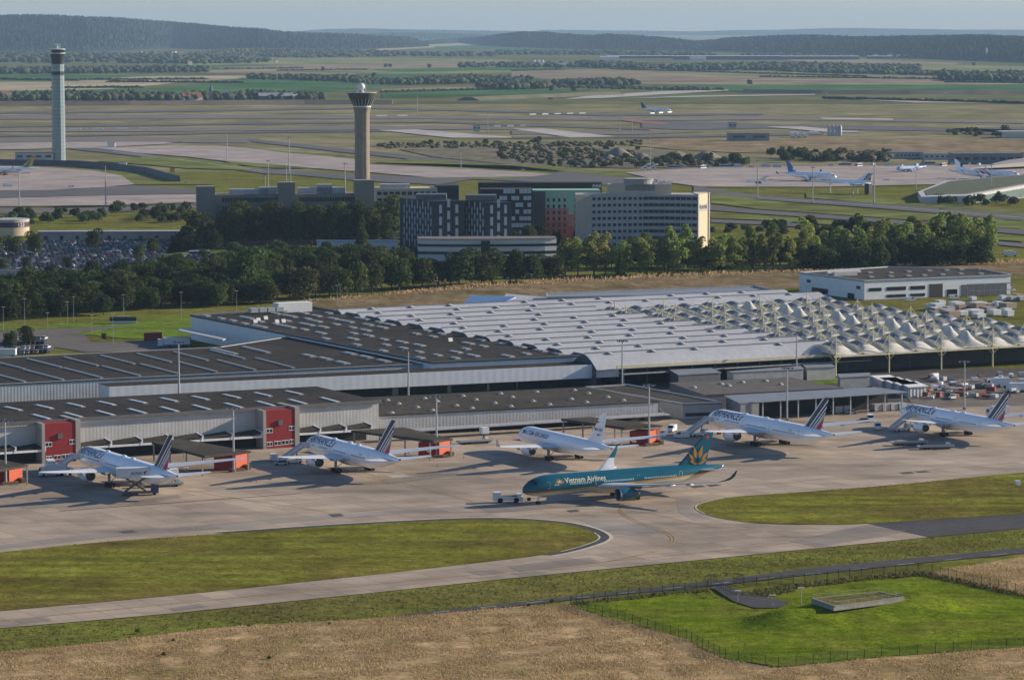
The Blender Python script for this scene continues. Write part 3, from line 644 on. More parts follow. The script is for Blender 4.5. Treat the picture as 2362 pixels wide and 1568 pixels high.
# freighter
s=S330; root,fu,fn,fp=aircraft("airliner",s,"white twin-engine freighter with blunt nose and plain white tail with dark lettering",(2.7,1057.5),R(118.0),windows=False,group="airliners parked nose in at the cargo stands")
decal(s,"CMA CGM",s.Ln*.66,.7,8.0,mDKN,fu,bold=.012,squash=1.15); decal(s,"AIR",s.Ln*.66+8.8,.7,2.9,mRED,fu,bold=.012,squash=1.15); decal(s,"CARGO",s.Ln*.66+12.0,.7,5.8,mDKN,fu,bold=.012,squash=1.15)
hh,sw,fr,ftc=fp
V,Fs=text_mesh("CMA CGM",4.6,bold=.015,squash=1.2); mb=MB()
xo=hh*.42*sw+1.0
for sg in (1,-1): mb.add([(-(xo+(vx if sg>0 else 4.6-vx)),sg*.52,hh*.40+vy) for vx,vy,_ in V],Fs)
mb.build("tail_lettering",mDKN,fn)
arc=lambda cx,cz,r0,a0,a1,w_:[(cx+r0*math.cos(R(a0+(a1-a0)*t/6)),cz+r0*math.sin(R(a0+(a1-a0)*t/6))) for t in range(7)]+[(cx+(r0-w_*math.sin(math.pi*t/6))*math.cos(R(a0+(a1-a0)*t/6)),cz+(r0-w_*math.sin(math.pi*t/6))*math.sin(R(a0+(a1-a0)*t/6))) for t in range(6,-1,-1)]
fin_decal(fn,[arc(xo+2.4,hh*.47,2.2,70,130,.5),arc(xo+2.4,hh*.47,2.2,250,310,.5)],mRED,"tail_emblem",.52)
# teal airliner under tow
s=S350; root,fu,fn,fp=aircraft("airliner",s,"teal airliner with gold flower on its tail, under tow behind the white tug",(3.0,931.1),R(-150.6),body=Mteal(),tail=mTEAL,engm=mTEAL,winm=mWINL,wtip=mTEAL,group="airliners on the cargo apron")
hh,sw,fr,ftc=fp
decal(s,"Vietnam Airlines",s.Ln*.98+3.3,.62,13.4,mLTXT,fu,bold=.004,squash=1.15)
def petal(cx,cz,ang,l,w_):
    pts=[]
    for t in [i/8 for i in range(9)]+[i/8 for i in range(7,0,-1)]: pass
    up=[(t/8*l,w_*math.sin(math.pi*(t/8)**.8)) for t in range(9)]; dn=[(x,-y) for x,y in up[1:-1]][::-1]
    c,s_=math.cos(ang),math.sin(ang)
    return [(cx+x*c-y*s_,cz+x*s_+y*c) for x,y in up+dn]
mb=MB(); cx=s.Ln*.98+1.6
for a in (90,55,125,22,158): mb.add([on_fus(s,x,z,.05) for x,z in petal(cx,.6,R(a),1.7,.2)],[tuple(range(16))])
mb.build("flower_emblem",mGOLD,fu)
bx,bz=.5*hh*.26*sw+fr*.52,.3
fin_decal(fn,[petal(bx+.6,bz+.2,R(a),l,w_) for a,l,w_ in ((72,5.6,.72),(104,5.3,.7),(42,4.8,.68),(134,4.4,.64),(20,3.4,.52),(158,3.0,.48))],mGOLD,"flower_emblem",.56)
fin_decal(fn,[petal(bx+.6,bz+.2,R(a),l,w_) for a,l,w_ in ((87,3.4,.42),(53,3.2,.40),(121,3.0,.40))]+[[(bx+.6+.75*math.cos(t*math.pi/6),bz+1.3+.75*math.sin(t*math.pi/6)) for t in range(12)]],mTEAL,"flower_veins",.60)
fin_decal(fn,[[(hh*.86*sw+1.7+.55*math.cos(t*math.pi/6),hh*.86+.55*math.sin(t*math.pi/6)) for t in range(12)]],mRED,"red_roundel",.5)
# ---- far aircraft
def far_pose(nx,ny,tx,ty,z): a=P(nx,ny,z);b=P(tx,ty,z); return (a.x,a.y),math.atan2(a.y-b.y,a.x-b.x)
gf="airliners on the far aprons"
nz,hd=P(1929,409,4.5)[:2],R(-44)
root,fu,fn,fp=aircraft("airliner",S330,"white airliner with bright blue tail on the remote stands behind the delta-winged jet",nz,hd,tail=mBLUE,far=True,group=gf,wtip=mBLUE)
fin_decal(fn,[[(2.6+1.9*(1 if j%2==0 else .45)*math.cos(j*math.pi/5+.3),2.6+1.9*(1 if j%2==0 else .45)*math.sin(j*math.pi/5+.3)) for j in range(10)]],mWH,"star_emblem",.55)
nz,hd=P(2351,404,4.8)[:2],R(-36)
root,fu,fn,fp=aircraft("airliner",S350,"white airliner with blue and red curved bands round its rear fuselage",nz,hd,far=True,group=gf)
mb=MB()
for (x0,x1,rise,mt) in ((36,52,0,0),(30,33.5,0,1),(26,28.2,0,1)):
    for sg in (1,-1):
        vs_=[];n_=8
        for j in range(n_+1):
            t=j/n_; ar=-1.6+4.4*t
            for x in (x0+6*t*t,x1+6*t*t):
                p=on_fus(S350,x,ar,.05); vs_.append((p[0],sg*p[1],p[2]))
        mb.add(vs_,[(2*j,2*j+1,2*j+3,2*j+2) for j in range(n_)],mt)
mb.build("painted_bands",[M("livery_deepblue",(.02,.03,.14),.3,.05,.5),mRED],fu)
fin_decal(fn,[petal(4.6,2.6,R(70),3.4,.9)],mNAVY,"tail_emblem",.56)
nz,hd=P(2068,389,3.6)[:2],R(217)
aircraft("airliner",S320,"small blue and white airliner among the buses at the far apron",nz,hd,body=M("livery_paleblue",(.35,.48,.68),.3,.05,.5),tail=mDKN,far=True,group=gf)
nz,hd=P(1547,254,4.6)[:2],R(-30)
aircraft("airliner",S767,"white airliner with dark tail taxiing on the distant runway",nz,hd,tail=M("livery_plum",(.05,.03,.08),.35,.1,.5),far=True,group=gf)
nz=P(-62,392,5.0); root,fu,fn,fp=aircraft("airliner",S330,"airliner with yellow and green tail cut off by the left edge of the photo",(nz.x,nz.y),R(180-2),tail=mYELL,far=True,group=gf)
fin_decal(fn,[[(1.5,.2),(4.0,1.8),(6.0,4.4),(7.0,7.0),(8.6,7.0),(7.8,4.2),(6.0,1.0),(5.0,0)]],mGREEN,"tail_band",.56); fin_decal(fn,[[(hh*.88*sw,hh*.9),(hh*.88*sw+3,hh*.9),(hh*.97*sw+3,hh),(hh*.97*sw,hh)]],mRED,"tail_band",.57)
# delta-winged jet on its display pylons
a=P(1863,417,9.2); hd=R(144); b=a-Vector((math.cos(hd),math.sin(hd),0))*62; L=62.0
root=thing("delta_jet","slender white delta-winged jet mounted on pylons above the grass","display aircraft",(*a.lerp(b,.55)[:2],0),hd)
mb=MB(); rings=[]
for x,r in ((0,.03),(3,.45),(7,.95),(12,1.35),(18,1.45),(40,1.45),(50,1.2),(57,.6),(62,.08)):
    rings.append([(34-x,r*math.cos(2*math.pi*k/16),9.6+(.05*(x-40) if x>40 else (-.9*(1-x/10)**2 if x<10 else 0))*.8+r*1.08*math.sin(2*math.pi*k/16)) for k in range(16)])
mb.loft(rings); fu=mb.build("fuselage",mWH,root,smooth=50,fix=True)
V,Fs=text_mesh("AIRFRANCE",9.5,bold=.01); MB().add([(34-(13+vx),1.50*math.cos(.25+vy/1.5),9.6+1.55*math.sin(.25+vy/1.5)) for vx,vy,_ in V],Fs).build("lettering",mNAVY,fu)
LE=[(14,1.2),(20,2.4),(28,4.4),(36,6.8),(42,9.2),(46,11.8),(49,12.8)]
for sg in (1,-1):
    mb=MB(); t=.22
    top=[(34-x,sg*y,8.75-.02*y+t*(1-y/14)) for x,y in LE]+[(34-51.5,sg*12.7,8.4),(34-54,sg*6,8.7),(34-55,sg*1,8.9)]+[(34-14,sg*.8,8.95)]
    bot=[(x,y,z-.4*(1-abs(y)/14)-.06) for x,y,z in top]; mb.hexa(bot,top); mb.build("delta_wing",mWH,root,fix=True)
    mb=MB(); mb.box(34-54.5,34-43,sg*5.2-1.6,sg*5.2+1.6,7.0,8.5); mb.build("engine_box",mGRY,root)
mb=MB(); mb.hexa([(34-45,-.14,10.6),(34-45,.14,10.6),(34-58.5,.14,10.9),(34-58.5,-.14,10.9)],[(34-55.5,-.08,17.0),(34-55.5,.08,17.0),(34-59.5,.08,17.0),(34-59.5,-.08,17.0)])
fn=mb.build("tail_fin",mWH,root,fix=True); mb=MB()
for sg in (1,-1):
    for (o,w_,mt) in ((1.2,1.3,0),(3.2,.8,0),(4.8,.5,0)):
        xb=34-50-o; mb.add([(xb,sg*.16,11.2),(xb-w_,sg*.16,11.2),(xb-w_-5.2,sg*.13,16.8),(xb-5.2,sg*.13,16.8)],[(0,1,2,3)],mt)
    mb.add([(34-55.6,sg*.16,11.2),(34-58.2,sg*.16,11.2),(34-58.9,sg*.15,13.2),(34-57.3,sg*.15,13.2)],[(0,1,2,3)],1)
mb.build("tail_stripes",[mNAVY,mRED],fn)
for x,y in ((13,0),(-10,3.5),(-10,-3.5)):
    mb=MB(); mb.tube((x,y,-1),(x,y,8.6),.55,.45,8); mb.build("pylon",mGRY,root)
MB().box(-24,-20,-2.5,2.5,-1,8.2).build("access_pier",M("dark_pier",(.05,.05,.055),.8),root)
# ---------------------------------------------------------------- cargo buildings
mROOF=M("dark_roofing",(.052,.048,.044),.95,.25,.05,spec=.03,fine=.25); mROOF2=M("brown_roofing",(.075,.068,.057),.95,.22,.05,spec=.03,fine=.25)
mCLAD=Mrib("grey_cladding",(.50,.49,.47),1.2,0,.018); mCLADV=mCLAD
mFASC=Mrib("white_fascia",(.74,.75,.77),3.0,0,.012,var=.05); mFASV=Mrib("white_side_fascia",(.70,.72,.74),3.0,1,.012,var=.05)
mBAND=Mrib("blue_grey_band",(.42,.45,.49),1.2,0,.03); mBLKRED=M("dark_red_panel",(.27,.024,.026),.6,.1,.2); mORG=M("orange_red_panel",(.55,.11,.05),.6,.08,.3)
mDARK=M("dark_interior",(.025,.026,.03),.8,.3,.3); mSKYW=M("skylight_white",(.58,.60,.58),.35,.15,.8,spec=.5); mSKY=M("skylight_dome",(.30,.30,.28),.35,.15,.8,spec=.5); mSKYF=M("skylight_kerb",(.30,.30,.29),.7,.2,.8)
mMET=M("galvanised",(.38,.39,.40),.5,.15,.6,spec=.5); mMETD=M("dark_steel",(.12,.13,.14),.6,.15,.6); mCONC=M("building_concrete",(.34,.32,.29),.8,.15,.2); mGLD=M("dark_glazing",(.02,.028,.04),.12,.15,.2,spec=.6); mWHP=M("white_paint",(.72,.72,.71),.5,.06,.5); mCRM=M("cream_wall",(.52,.43,.31),.8,.1,.1); mBLK=M("black_paint",(.02,.02,.022),.6,.2,1)
mALU=M("standing_seam_roof",(.40,.415,.45),.6,.1,.06,spec=.25,fine=.12); mYST=M("cream_steel",(.62,.57,.36),.5,.1,.5)
class Bld:
    def __init__(s,name,label,cat,px,py,z=0,rz=FA,group=None):
        s.o=P(px,py,z); s.rz=rz; s.root=thing(name,label,cat,(s.o.x,s.o.y,0),rz,group); s.c,s.s=math.cos(rz),math.sin(rz)
    def L(s,px,py,z):
        p=P(px,py,z); dx,dy=p.x-s.o.x,p.y-s.o.y; return Vector((dx*s.c+dy*s.s,-dx*s.s+dy*s.c,z))
    def poly(s,pts,z): return [s.L(x,y,z) for x,y in pts]
    def walls(s,pts,z0,z1,mat,name="wall",parent=None,px=True,cap=True):
        q=s.poly(pts,z1) if px else [Vector((a,b,z1)) for a,b in pts]
        return MB().prism([(p.x,p.y) for p in q],z0,z1).build(name,mat,parent or s.root)
    def roof(s,pts,z,mat,th=.35,par=.0,name="roof",px=True,parmat=None,grow_=0.3):
        q=s.poly(pts,z) if px else [Vector((a,b,z)) for a,b in pts]
        c=sum(q,Vector((0,0,0)))/len(q); g=[(p.x+(p.x-c.x)/max((p-c).length,1)*grow_,p.y+(p.y-c.y)/max((p-c).length,1)*grow_) for p in q]
        r=MB().prism(g,z+.003,z+th).build(name,mat,s.root)
        if par:
            m=MB(); n=len(g)
            for i in range(n):
                a,b=Vector((*g[i],0)),Vector((*g[(i+1)%n],0)); d=(b-a).normalized(); w_=Vector((-d.y,d.x,0))*.22
                m.hexa([p+Vector((0,0,z+th+.004)) for p in (a-w_,b-w_,b+w_,a+w_)],[p+Vector((0,0,z+th+par+.003*i)) for p in (a-w_,b-w_,b+w_,a+w_)])
            m.build("parapet",parmat or mMETD,r)
        return r
def skystrip(b,parent,a,c,z,w_=2.0,h=.55,mat=None,cells=0):
    "raised roof light running between two photo points at roof height z"
    p,q=b.L(*a,z),b.L(*c,z); d=(q-p); l=d.length; d.normalize(); n=Vector((-d.y,d.x,0))*w_/2
    m=MB(); m.hexa([p-n,q-n,q+n,p+n],[x+Vector((0,0,h*.6)) for x in (p-n,q-n,q+n,p+n)],1)
    k=cells or max(1,int(l/3.2))
    for i in range(k):
        a_,c_=p+d*(l*(i+.06)/k),p+d*(l*(i+.94)/k); n2=n*.88; z1=Vector((0,0,h*.6+.004)); z2=Vector((0,0,h))
        m.hexa([a_-n2+z1,c_-n2+z1,c_+n2+z1,a_+n2+z1],[a_-n2*.7+z2,c_-n2*.7+z2,c_+n2*.7+z2,a_+n2*.7+z2],0)
    return m.build("skylight",[mat or mSKY,mSKYF],parent)
# --- A: long front shed with red blocks
A=Bld("cargo_shed","long grey ribbed cargo shed with two dark red blocks in its front","warehouse",400,1030); ZA=12.0
rp=[(-120,987),(873,928),(726,894.5),(-120,938)]
A.walls(rp,0,ZA,mCLAD); r=A.roof(rp,ZA,mROOF,th=.5,grow_=.8)
a_,b_=A.L(873,928,ZA),A.L(-120,987,ZA)
MB().box(b_.x,a_.x+.8,a_.y-.9,a_.y-.55,ZA-.1,ZA+.9).build("gutter",M("gutter_dark",(.14,.14,.14)),A.root)
for (x,y) in ((37,947),(288-200,944),(160,931+0),(235,929),(290,925),(362,920),(433,916),(505,912),(576,908),(642,904)):
    pass
for i in range(10):
    x=10+72*i; y=940-(x)*.0565; skystrip(A,r,(x,y-.5),(x+39,y+8),ZA+.5,1.6,.4,mSKYW,cells=1)
    x=74+74*i; y=958.5-(x-74)*.0585
    if x<820: skystrip(A,r,(x,y-2),(x+42,y+9.5),ZA+.5,1.6,.4,mSKYW,cells=1)
for k,(x0,x1,yt,yb) in enumerate(((104,176,977,1068),(613.7,681.4,950,1035))):
    p,q=A.L(x0,yb,0),A.L(x1,yb-.06*(x1-x0),0); fv=A.L((x0+x1)/2,yt+30,ZA).y
    m=MB(); m.box(p.x,q.x,p.y,p.y+14,0,ZA+.25); bl=m.build("red_block",mBLKRED,A.root)
    m=MB(); m.box(p.x-1.0,p.x-.003,p.y-.2,p.y+14,0,ZA+.3); m.box(q.x+.003,q.x+1.6,p.y-.2,p.y+14,0,ZA+.9); m.build("pilaster",mCONC,bl)
    wd=q.x-p.x
    for (fx,fz,ww) in ((.0,.42,.22),(.78,.45,.20),(.02,.06,.2),(.27,.07,.24),(.53,.08,.24),(.79,.09,.18)):
        m=MB(); x=p.x+fx*wd+.1; z=fz*ZA; w2=ww*wd; m.box(x,x+w2,p.y-.06,p.y-.003,z,z+1.5,0)
        for t in (0,.5): m.box(x+w2*t+.18,x+w2*(t+.5)-.12,p.y-.1,p.y-.063,z+.25,z+1.25,1)
        m.build("window",[mWHP,mGLD],bl)
    MB().box((p.x+q.x)/2-.9,(p.x+q.x)/2+.6,p.y-.5,p.y-.003,ZA*.62,ZA*.75).build("vent_box",mMETD,bl)
# saw-tooth dock canopies with the dark dock openings under them
p0=A.L(182,1012,5.0)
_wa,_wb=A.L(-120,987,ZA),A.L(873,928,ZA)
def wy(u): return _wa.y+(_wb.y-_wa.y)*(u-_wa.x)/(_wb.x-_wa.x)
def dock(x0,x1,n):
    for i in range(n):
        u0=x0+(x1-x0)*i/n; u1=x0+(x1-x0)*(i+1)/n-.05; m=MB(); fy=min(wy(u0),wy(u1))
        m.hexa([(u0,fy-5.2,4.0),(u1,fy-5.2,5.0),(u1,fy-.02,5.0),(u0,fy-.02,4.0)],[(u0,fy-5.2,4.3),(u1,fy-5.2,5.3),(u1,fy-.02,5.8),(u0,fy-.02,4.8)],0)
        m.box(u0,u1,fy-5.5,fy-5.203,3.6,4.25,1); m.hexa([(u1-1.2,fy-5.6,3.6),(u1-.3,fy-5.6,3.6),(u1-.3,fy-.02,3.6),(u1-1.2,fy-.02,3.6)],[(u1-.5,fy-5.6,5.5),(u1-.2,fy-5.6,5.5),(u1-.2,fy-.02,5.9),(u1-.5,fy-.02,5.9)],1)
        m.build("dock_canopy",[mROOF2,mFASC],A.root)
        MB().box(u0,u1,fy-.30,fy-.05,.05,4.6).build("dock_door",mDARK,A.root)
ua=A.L(182,1060,0).x; ub=A.L(613,1036,0).x; uc=A.L(683,1030,0).x; ud=A.L(873,1000,3).x; u0=A.L(-100,1080,0).x; u9=A.L(103,1066,0).x
dock(ua,ub,6); dock(uc,ud,3); dock(u0,u9,3)
# finger shelters reaching over the apron, each with a canted orange-red end box
SH=[((-90,1064),(-30,1056),(66,1076),(-10,1090),(31,1114),"small dark-roofed apron shelter with an orange-red end box, cut by the left edge"),
    ((350,1024),(418,1014),(579,1044),(472,1057),(552,1083),"dark-roofed apron shelter with orange-red end box behind the leftmost airliner's wing"),
    ((810,997),(930,987),(1045,1015),(1000,1022),(1021,1052),"dark-roofed apron shelter with orange-red end box beside the second airliner's tail"),
    ((1294,970),(1361,963),(1528,984),(1440,992),(1506,1025),"dark-roofed apron shelter with orange-red end box behind the white freighter's tail")]
for a,b2,c2,d2,e,lab in SH:
    B=Bld("apron_shelter",lab,"shelter",*e,group="apron shelters with orange-red end boxes")
    zs=5.6; q=B.poly([a,b2,c2,d2],zs); 
    MB().prism([(p.x,p.y) for p in q],zs,[zs+.9,zs+.5,zs+.3,zs+.7]).build("roof",mROOF2,B.root)
    for i in range(2):
        for t in (.04,.35,.66,.96):
            p=(q[0].lerp(q[3],t),q[1].lerp(q[2],t))[i]; MB().box(p.x-.2,p.x+.2,p.y-.2,p.y+.2,0,zs).build("post",mCONC,B.root)
    m=MB(); c=R(-46); 
    for (x0,x1,y0,y1,mi) in ((-4.2,-.35,0,9,0),):
        pts=[(x0*math.cos(c)-y0_*math.sin(c),x0*math.sin(c)+y0_*math.cos(c)) for x0,y0_ in ((-4.4,0),(0,0),(0,8.5),(-4.4,8.5))]
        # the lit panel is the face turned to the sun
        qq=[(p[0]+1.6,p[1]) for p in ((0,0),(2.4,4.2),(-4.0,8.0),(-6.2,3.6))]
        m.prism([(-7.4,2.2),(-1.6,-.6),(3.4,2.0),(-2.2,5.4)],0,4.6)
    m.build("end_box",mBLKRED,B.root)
    m=MB(); m.prism([(-1.60,-.66),(-1.55,-.75),(3.55,1.9),(3.45,1.98)],.2,4.55); m.build("lit_end_panel",mORG,B.root)  # sunlit side of the box, its light painted in as brighter orange
    m=MB(); m.box(-4.5,.5,-3.2,-2.2,.0,.9); m.box(2.0,3.2,-1.5,2.2,0,1.4); m.build("bollard_block",M("hazard_block",(.16,.11,.07),.8,.4,1.5),B.root)
# --- B: lower shed to the right of A
B=Bld("cargo_shed","low brown-roofed cargo shed dotted with small white roof domes","warehouse",1250,975); zb=6.8
rp=[(876,960),(1517,928),(1351.5,895),(800,921)]
B.walls(rp,2.2,zb,mCLAD); r=B.roof(rp,zb,mROOF2,.4,grow_=.6)
p,q=B.L(876,960,zb),B.L(1517,928,zb)
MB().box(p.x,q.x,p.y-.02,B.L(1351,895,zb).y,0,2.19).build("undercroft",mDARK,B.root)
MB().box(p.x-2,q.x+1.5,q.y-5.5,q.y-.8,2.9,3.35).build("canopy",mMET,B.root)
for i in range(13): x=p.x+(q.x-p.x)*i/12; MB().tube((x,q.y-5.2,3.3),(x,q.y-.7,5.2),.09,.09,5).build("canopy_tie",mMET,B.root)
for (x,y) in [(1045,945),(1068,938),(1166,942),(905,955),(1106,926.5),(1182,927),(1088,916),(976,923.5),(1010,930),(921,936),(890,929)] + [(1138,927)]:
    pass
dome=None
for (x,y) in [(893,927),(919,935),(903,956),(962,943),(979,922.5),(997,950),(1008,929.5),(1052,939),(1067,917),(1088,945),(1097,925.5),(1141,933.5),(1154,911.5),(1178,941),(1229,929),(1237,907.5),(1267,936.5),(1181,919.5),(1317,924),(1324,903.5),(1352,931.5),(1357,911),(1401,919.5),(1437,927)]:
    c=B.L(x,y,zb); m=MB(); m.box(-1,1,-1,1,.41,.62,1); m.lathe([(.62,.9),(.95,.72),(1.15,.3),(1.18,.02)],10,'z'); m.build("roof_dome",[mSKY,mSKYF],r,loc=(c.x,c.y,c.z),smooth=30)
# --- C: big dark roofed hall
C=Bld("freight_hall","large dark flat-roofed freight hall with a white fascia along its front","warehouse",840,880)
zc1,zc2,zf=9.9,9.0,8.4
c1=[(993,839),(1353,823),(725,712),(440,730)]; c2=[(-120,894),(993,840),(676,777.5),(508,803),(-120,833)]
C.walls(c1,0,zc1,mFASV,name="upper_wall"); r1=C.roof(c1,zc1,mROOF,.3,.7,name="upper_roof")
C.walls(c2,0,zc2,mBAND,name="lower_wall"); r2=C.roof(c2,zc2,mROOF,.3,.25,name="lower_roof",parmat=mMET)
f0,f1=C.L(252,892,zf),C.L(1428,838,zf); fb=C.L(850,848,zc2).y
MB().prism([(f0.x,f0.y),(f1.x,f1.y),(f1.x,f1.y+9),(f0.x,f0.y+9)],3.4,zf).build("front_fascia",mFASC,C.root)
MB().prism([(f0.x+.3,f0.y+.4),(f1.x-.3,f1.y+.4),(f1.x-.3,f1.y+12),(f0.x+.3,f0.y+12)],zf+.003,zf+.12).build("dock_roof",mROOF,C.root)
MB().prism([(f0.x+3,f0.y+5),(f1.x-5,f1.y+5),(f1.x-5,f1.y+8.9),(f0.x+3,f0.y+8.9)],0,3.39).build("dock_front",mDARK,C.root)
for t in (.55,.66,.74,.80,.86,.93): p=f0.lerp(f1,t); MB().box(p.x,p.x+5,p.y+4.7,p.y+4.99,0,3.3).build("dock_pier",mCONC,C.root)
# step wall at the right end of the front
c3=[(1353,823),(1428,838),(1100,851),(1000,839)]
# long skylights on the lower roof, short ones on the upper
for i in range(8):
    x=-22+84.5*i; y=831.5-x*.0475; 
    if x<560: skystrip(C,r2,(x,y),(x+79,y+20),zc2+.3,1.15,.5)
    x=-30+88.5*i; y=860-(x+30)*.052
    if x<690: skystrip(C,r2,(x,y-1),(x+88,y+22),zc2+.3,1.15,.5)
for (x,y,x2,y2) in ((490,805,545,818),(560,801,620,815)): skystrip(C,r2,(x,y),(x2,y2),zc2+.3,2.2,.6)
for x,y in ((700,819),(738,826),(777,835),(795,814),(832,822),(872,831)): skystrip(C,r2,(x,y),(x+24,y+5),zc2+.3,3,.6)
nA=C.L(440,730,zc1); nB=C.L(725,712,zc1); nC=C.L(993,839,zc1); nD=C.L(1353,823,zc1)
lit=random.Random(5)
for i in range(6):
    for j in range(15):
        s_,t=(i+.45+lit.uniform(-.1,.1))/6.1,(j+.35+.5*(i%2)+lit.uniform(-.15,.15))/15.5
        if lit.random()<.22: continue
        p=nA.lerp(nB,s_).lerp(nC.lerp(nD,s_),t) ; ln=2.8+lit.choice((0,0,1.5,4 if j<5 else 0)); m=MB()
        m.box(-1.3,1.3,-ln,ln,.305,.6,1)
        k=max(2,int(ln/1.4))
        for q in range(k): y0=-ln+2*ln*q/k; m.hexa([(-1.2,y0+.15,.604),(1.2,y0+.15,.604),(1.2,y0+2*ln/k-.15,.604),(-1.2,y0+2*ln/k-.15,.604)],[(-.8,y0+.4,.9),(.8,y0+.4,.9),(.8,y0+2*ln/k-.4,.9),(-.8,y0+2*ln/k-.4,.9)],0)
        m.build("skylight",[mSKY,mSKYF],r1,loc=(p.x,p.y,zc1))
for x,y in ((597,744),(614,740),(640,748),(655,747),(590,748),(1040,791)):   # opened smoke flaps standing up in the sun
    p=C.L(x,y,zc1); m=MB(); m.hexa([(-.9,-.1,.6),(.9,-.1,.6),(.9,.1,.6),(-.9,.1,.6)],[(-.9,.5,2.0),(.9,.5,2.0),(.9,.7,2.0),(-.9,.7,2.0)]); m.build("smoke_flap",mWHP,r1,loc=(p.x,p.y,zc1))
p=C.L(675,715,zc1+1); m=MB(); m.box(-8,8,-3,3,.3,4.4); m.build("plant_room",mWHP,r1,loc=(p.x,p.y,zc1)); 
p=C.L(625,724,zc1); m=MB(); m.box(-11,7,-2,2,.8,1.1,1)
for x in (-10,-6,-2,2): m.box(x,x+3.4,-1.6,1.6,1.104,2.9)
m.build("air_handler",[mMET,mMETD],r1,loc=(p.x,p.y,zc1))
# canopy over the truck dock on the left
q=C.poly([(410,764),(424,758),(530,781),(514,786)],6); MB().prism([(p.x,p.y) for p in q],6,6.5).build("truck_canopy",mMET,C.root)
# --- D: barrel-vaulted hall
V=Bld("vaulted_hall","hall of parallel silver barrel-vaulted roofs dotted with small vents","warehouse",1480,880)
e0=V.L(1425,845,7.6); e1=V.L(1928,822,7.6); pitch=20.0; rise=4.7; nv=12
tb=V.L(1420,722,9.0)
ub0=V.L(1090,765,9).x; ubn=tb.x
# the canopy line: vault i runs from the dark hall to here
uL0=V.L(832,724,11.5).x; uC=(tb.x+e1.x)/2; uEnd=V.L(1905,690,9).x
v0=e0.y
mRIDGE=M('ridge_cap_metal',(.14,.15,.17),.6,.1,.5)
def vault(u0,u1,v,name,parent,mat):
    m=MB(); n=12; top=[];bot=[]
    for k in range(n+1):
        a=math.pi*k/n; tt=-math.cos(a); y=v+pitch/2+pitch/2*tt*.985; z=6.6+(rise+.6)*(1-abs(tt)**1.55)
        top.append((y,z))
    segs=6; rings=[[(u,y,z) for y,z in top] for u in [u0,u0+.15,u0+.5]+[u0+(u1-u0)*j/segs for j in range(1,segs)]+[u1-.5,u1-.15,u1]]
    m.loft(rings,cap=False,closed=False)
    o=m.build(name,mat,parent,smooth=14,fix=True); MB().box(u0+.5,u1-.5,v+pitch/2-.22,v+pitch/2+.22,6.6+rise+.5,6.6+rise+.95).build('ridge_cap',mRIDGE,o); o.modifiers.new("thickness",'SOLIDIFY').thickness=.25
    return o
vr=random.Random(3)
for i in range(nv):
    v=v0+pitch*i; uend=uC if i<nv-2 else uEnd-(0 if i==nv-2 else 6)
    ul=V.L(1394-50.5*i,823-9.05*i,11.9).x-1
    va=vault(ul,uend,v,"roof_vault",V.root,mALU)
    m=MB(); pts=[(ul-.06,v+pitch/2-pitch/2*math.cos(math.pi*k/12)*.97,6.6+(rise+.6)*.97*(1-abs(math.cos(math.pi*k/12))**1.55)) for k in range(13)]
    m.add(pts+[(ul-.06,v+pitch-.3,0),(ul-.06,v+.3,0)],[tuple(range(15))]); m.build("end_gable",M("dark_gable",(.10,.105,.115),.6,.1,.4),V.root)
    uu=ul+10+6*(i%2)
    while uu<uend-12:
        cu=MB(); cu.box(-.9,.9,-.9,.9,-.6,.35,1); cu.lathe([(.35,1.3),(.55,1.25),(.95,.45),(1.0,.02)],8,'z'); cu.build("roof_vent",[mMET,mMETD],va,loc=(uu,v+pitch*.5-1.6,6.6+rise+.1),smooth=30)
        uu+=19+vr.uniform(-2,2)*0+(19 if vr.random()<.12 else 0)
vb=v0+pitch*nv
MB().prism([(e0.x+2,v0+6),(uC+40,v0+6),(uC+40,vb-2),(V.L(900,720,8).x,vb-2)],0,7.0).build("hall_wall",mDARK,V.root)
m=MB(); m.box(e0.x-1,uC+2,v0-.9,v0-.4,7.0,7.9)
m.build("eave_beam",mYST,V.root); MB().box(e0.x+2,uC+14,v0-1.0,v0+5,4.4,4.75).build("dock_canopy",mMET,V.root)
for t in range(14): x=e0.x+3+(uC+30-e0.x)*t/13; MB().tube((x,v0+.5,0),(x,v0+.5,7.0),.2,.2,6).build("column",mMETD,V.root)
# --- E: tensile roof canopies
T=Bld("tented_hall","hall under rows of pale stretched-fabric canopies with cream steel masts","hall",2100,840)
nu,nr=10,10; bw=12.4
o0=T.L(1928,822,7.6); mFAB=M("roof_fabric",(.56,.54,.48),.75,.12,.25,spec=.2)
def bay_mesh():
    m=MB(); n=12; rings=[]
    for i in range(n+1):
        s_=-1+2*i/n; ring=[]; q_=(s_+1)/2; asy=q_/.34 if q_<.34 else (1-q_)/.66
        for j in range(n+1):
            t=-1+2*j/n; edge=abs(s_)**1.6
            hump=math.sin(math.pi/2*min(1,asy))**1.15; z=7.4+(1.0+3.9*hump)*(1-abs(t)**2.0)+1.0*edge*abs(t)**4
            ring.append((s_*bw/2,t*pitch/2*.99,z))
        rings.append(ring)
    m.loft(rings,cap=False,closed=False)
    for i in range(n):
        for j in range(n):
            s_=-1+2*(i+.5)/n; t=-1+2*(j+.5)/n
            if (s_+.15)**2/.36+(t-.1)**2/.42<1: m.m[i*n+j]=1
    return m
def cone_mesh():
    m=MB(); n=12; rings=[]
    for r_,z in ((1,8.0),(.8,8.5),(.6,9.3),(.4,10.4),(.22,12.0),(.12,13.6),(.10,13.8)):
        rings.append([(max(-1,min(1,1.42*r_*math.cos(2*math.pi*k/24)))*bw/2*(1 if r_>.99 else .99),max(-1,min(1,1.42*r_*math.sin(2*math.pi*k/24)))*pitch/2*.99,z) for k in range(24)])
    m.loft(rings,cap=True); return m
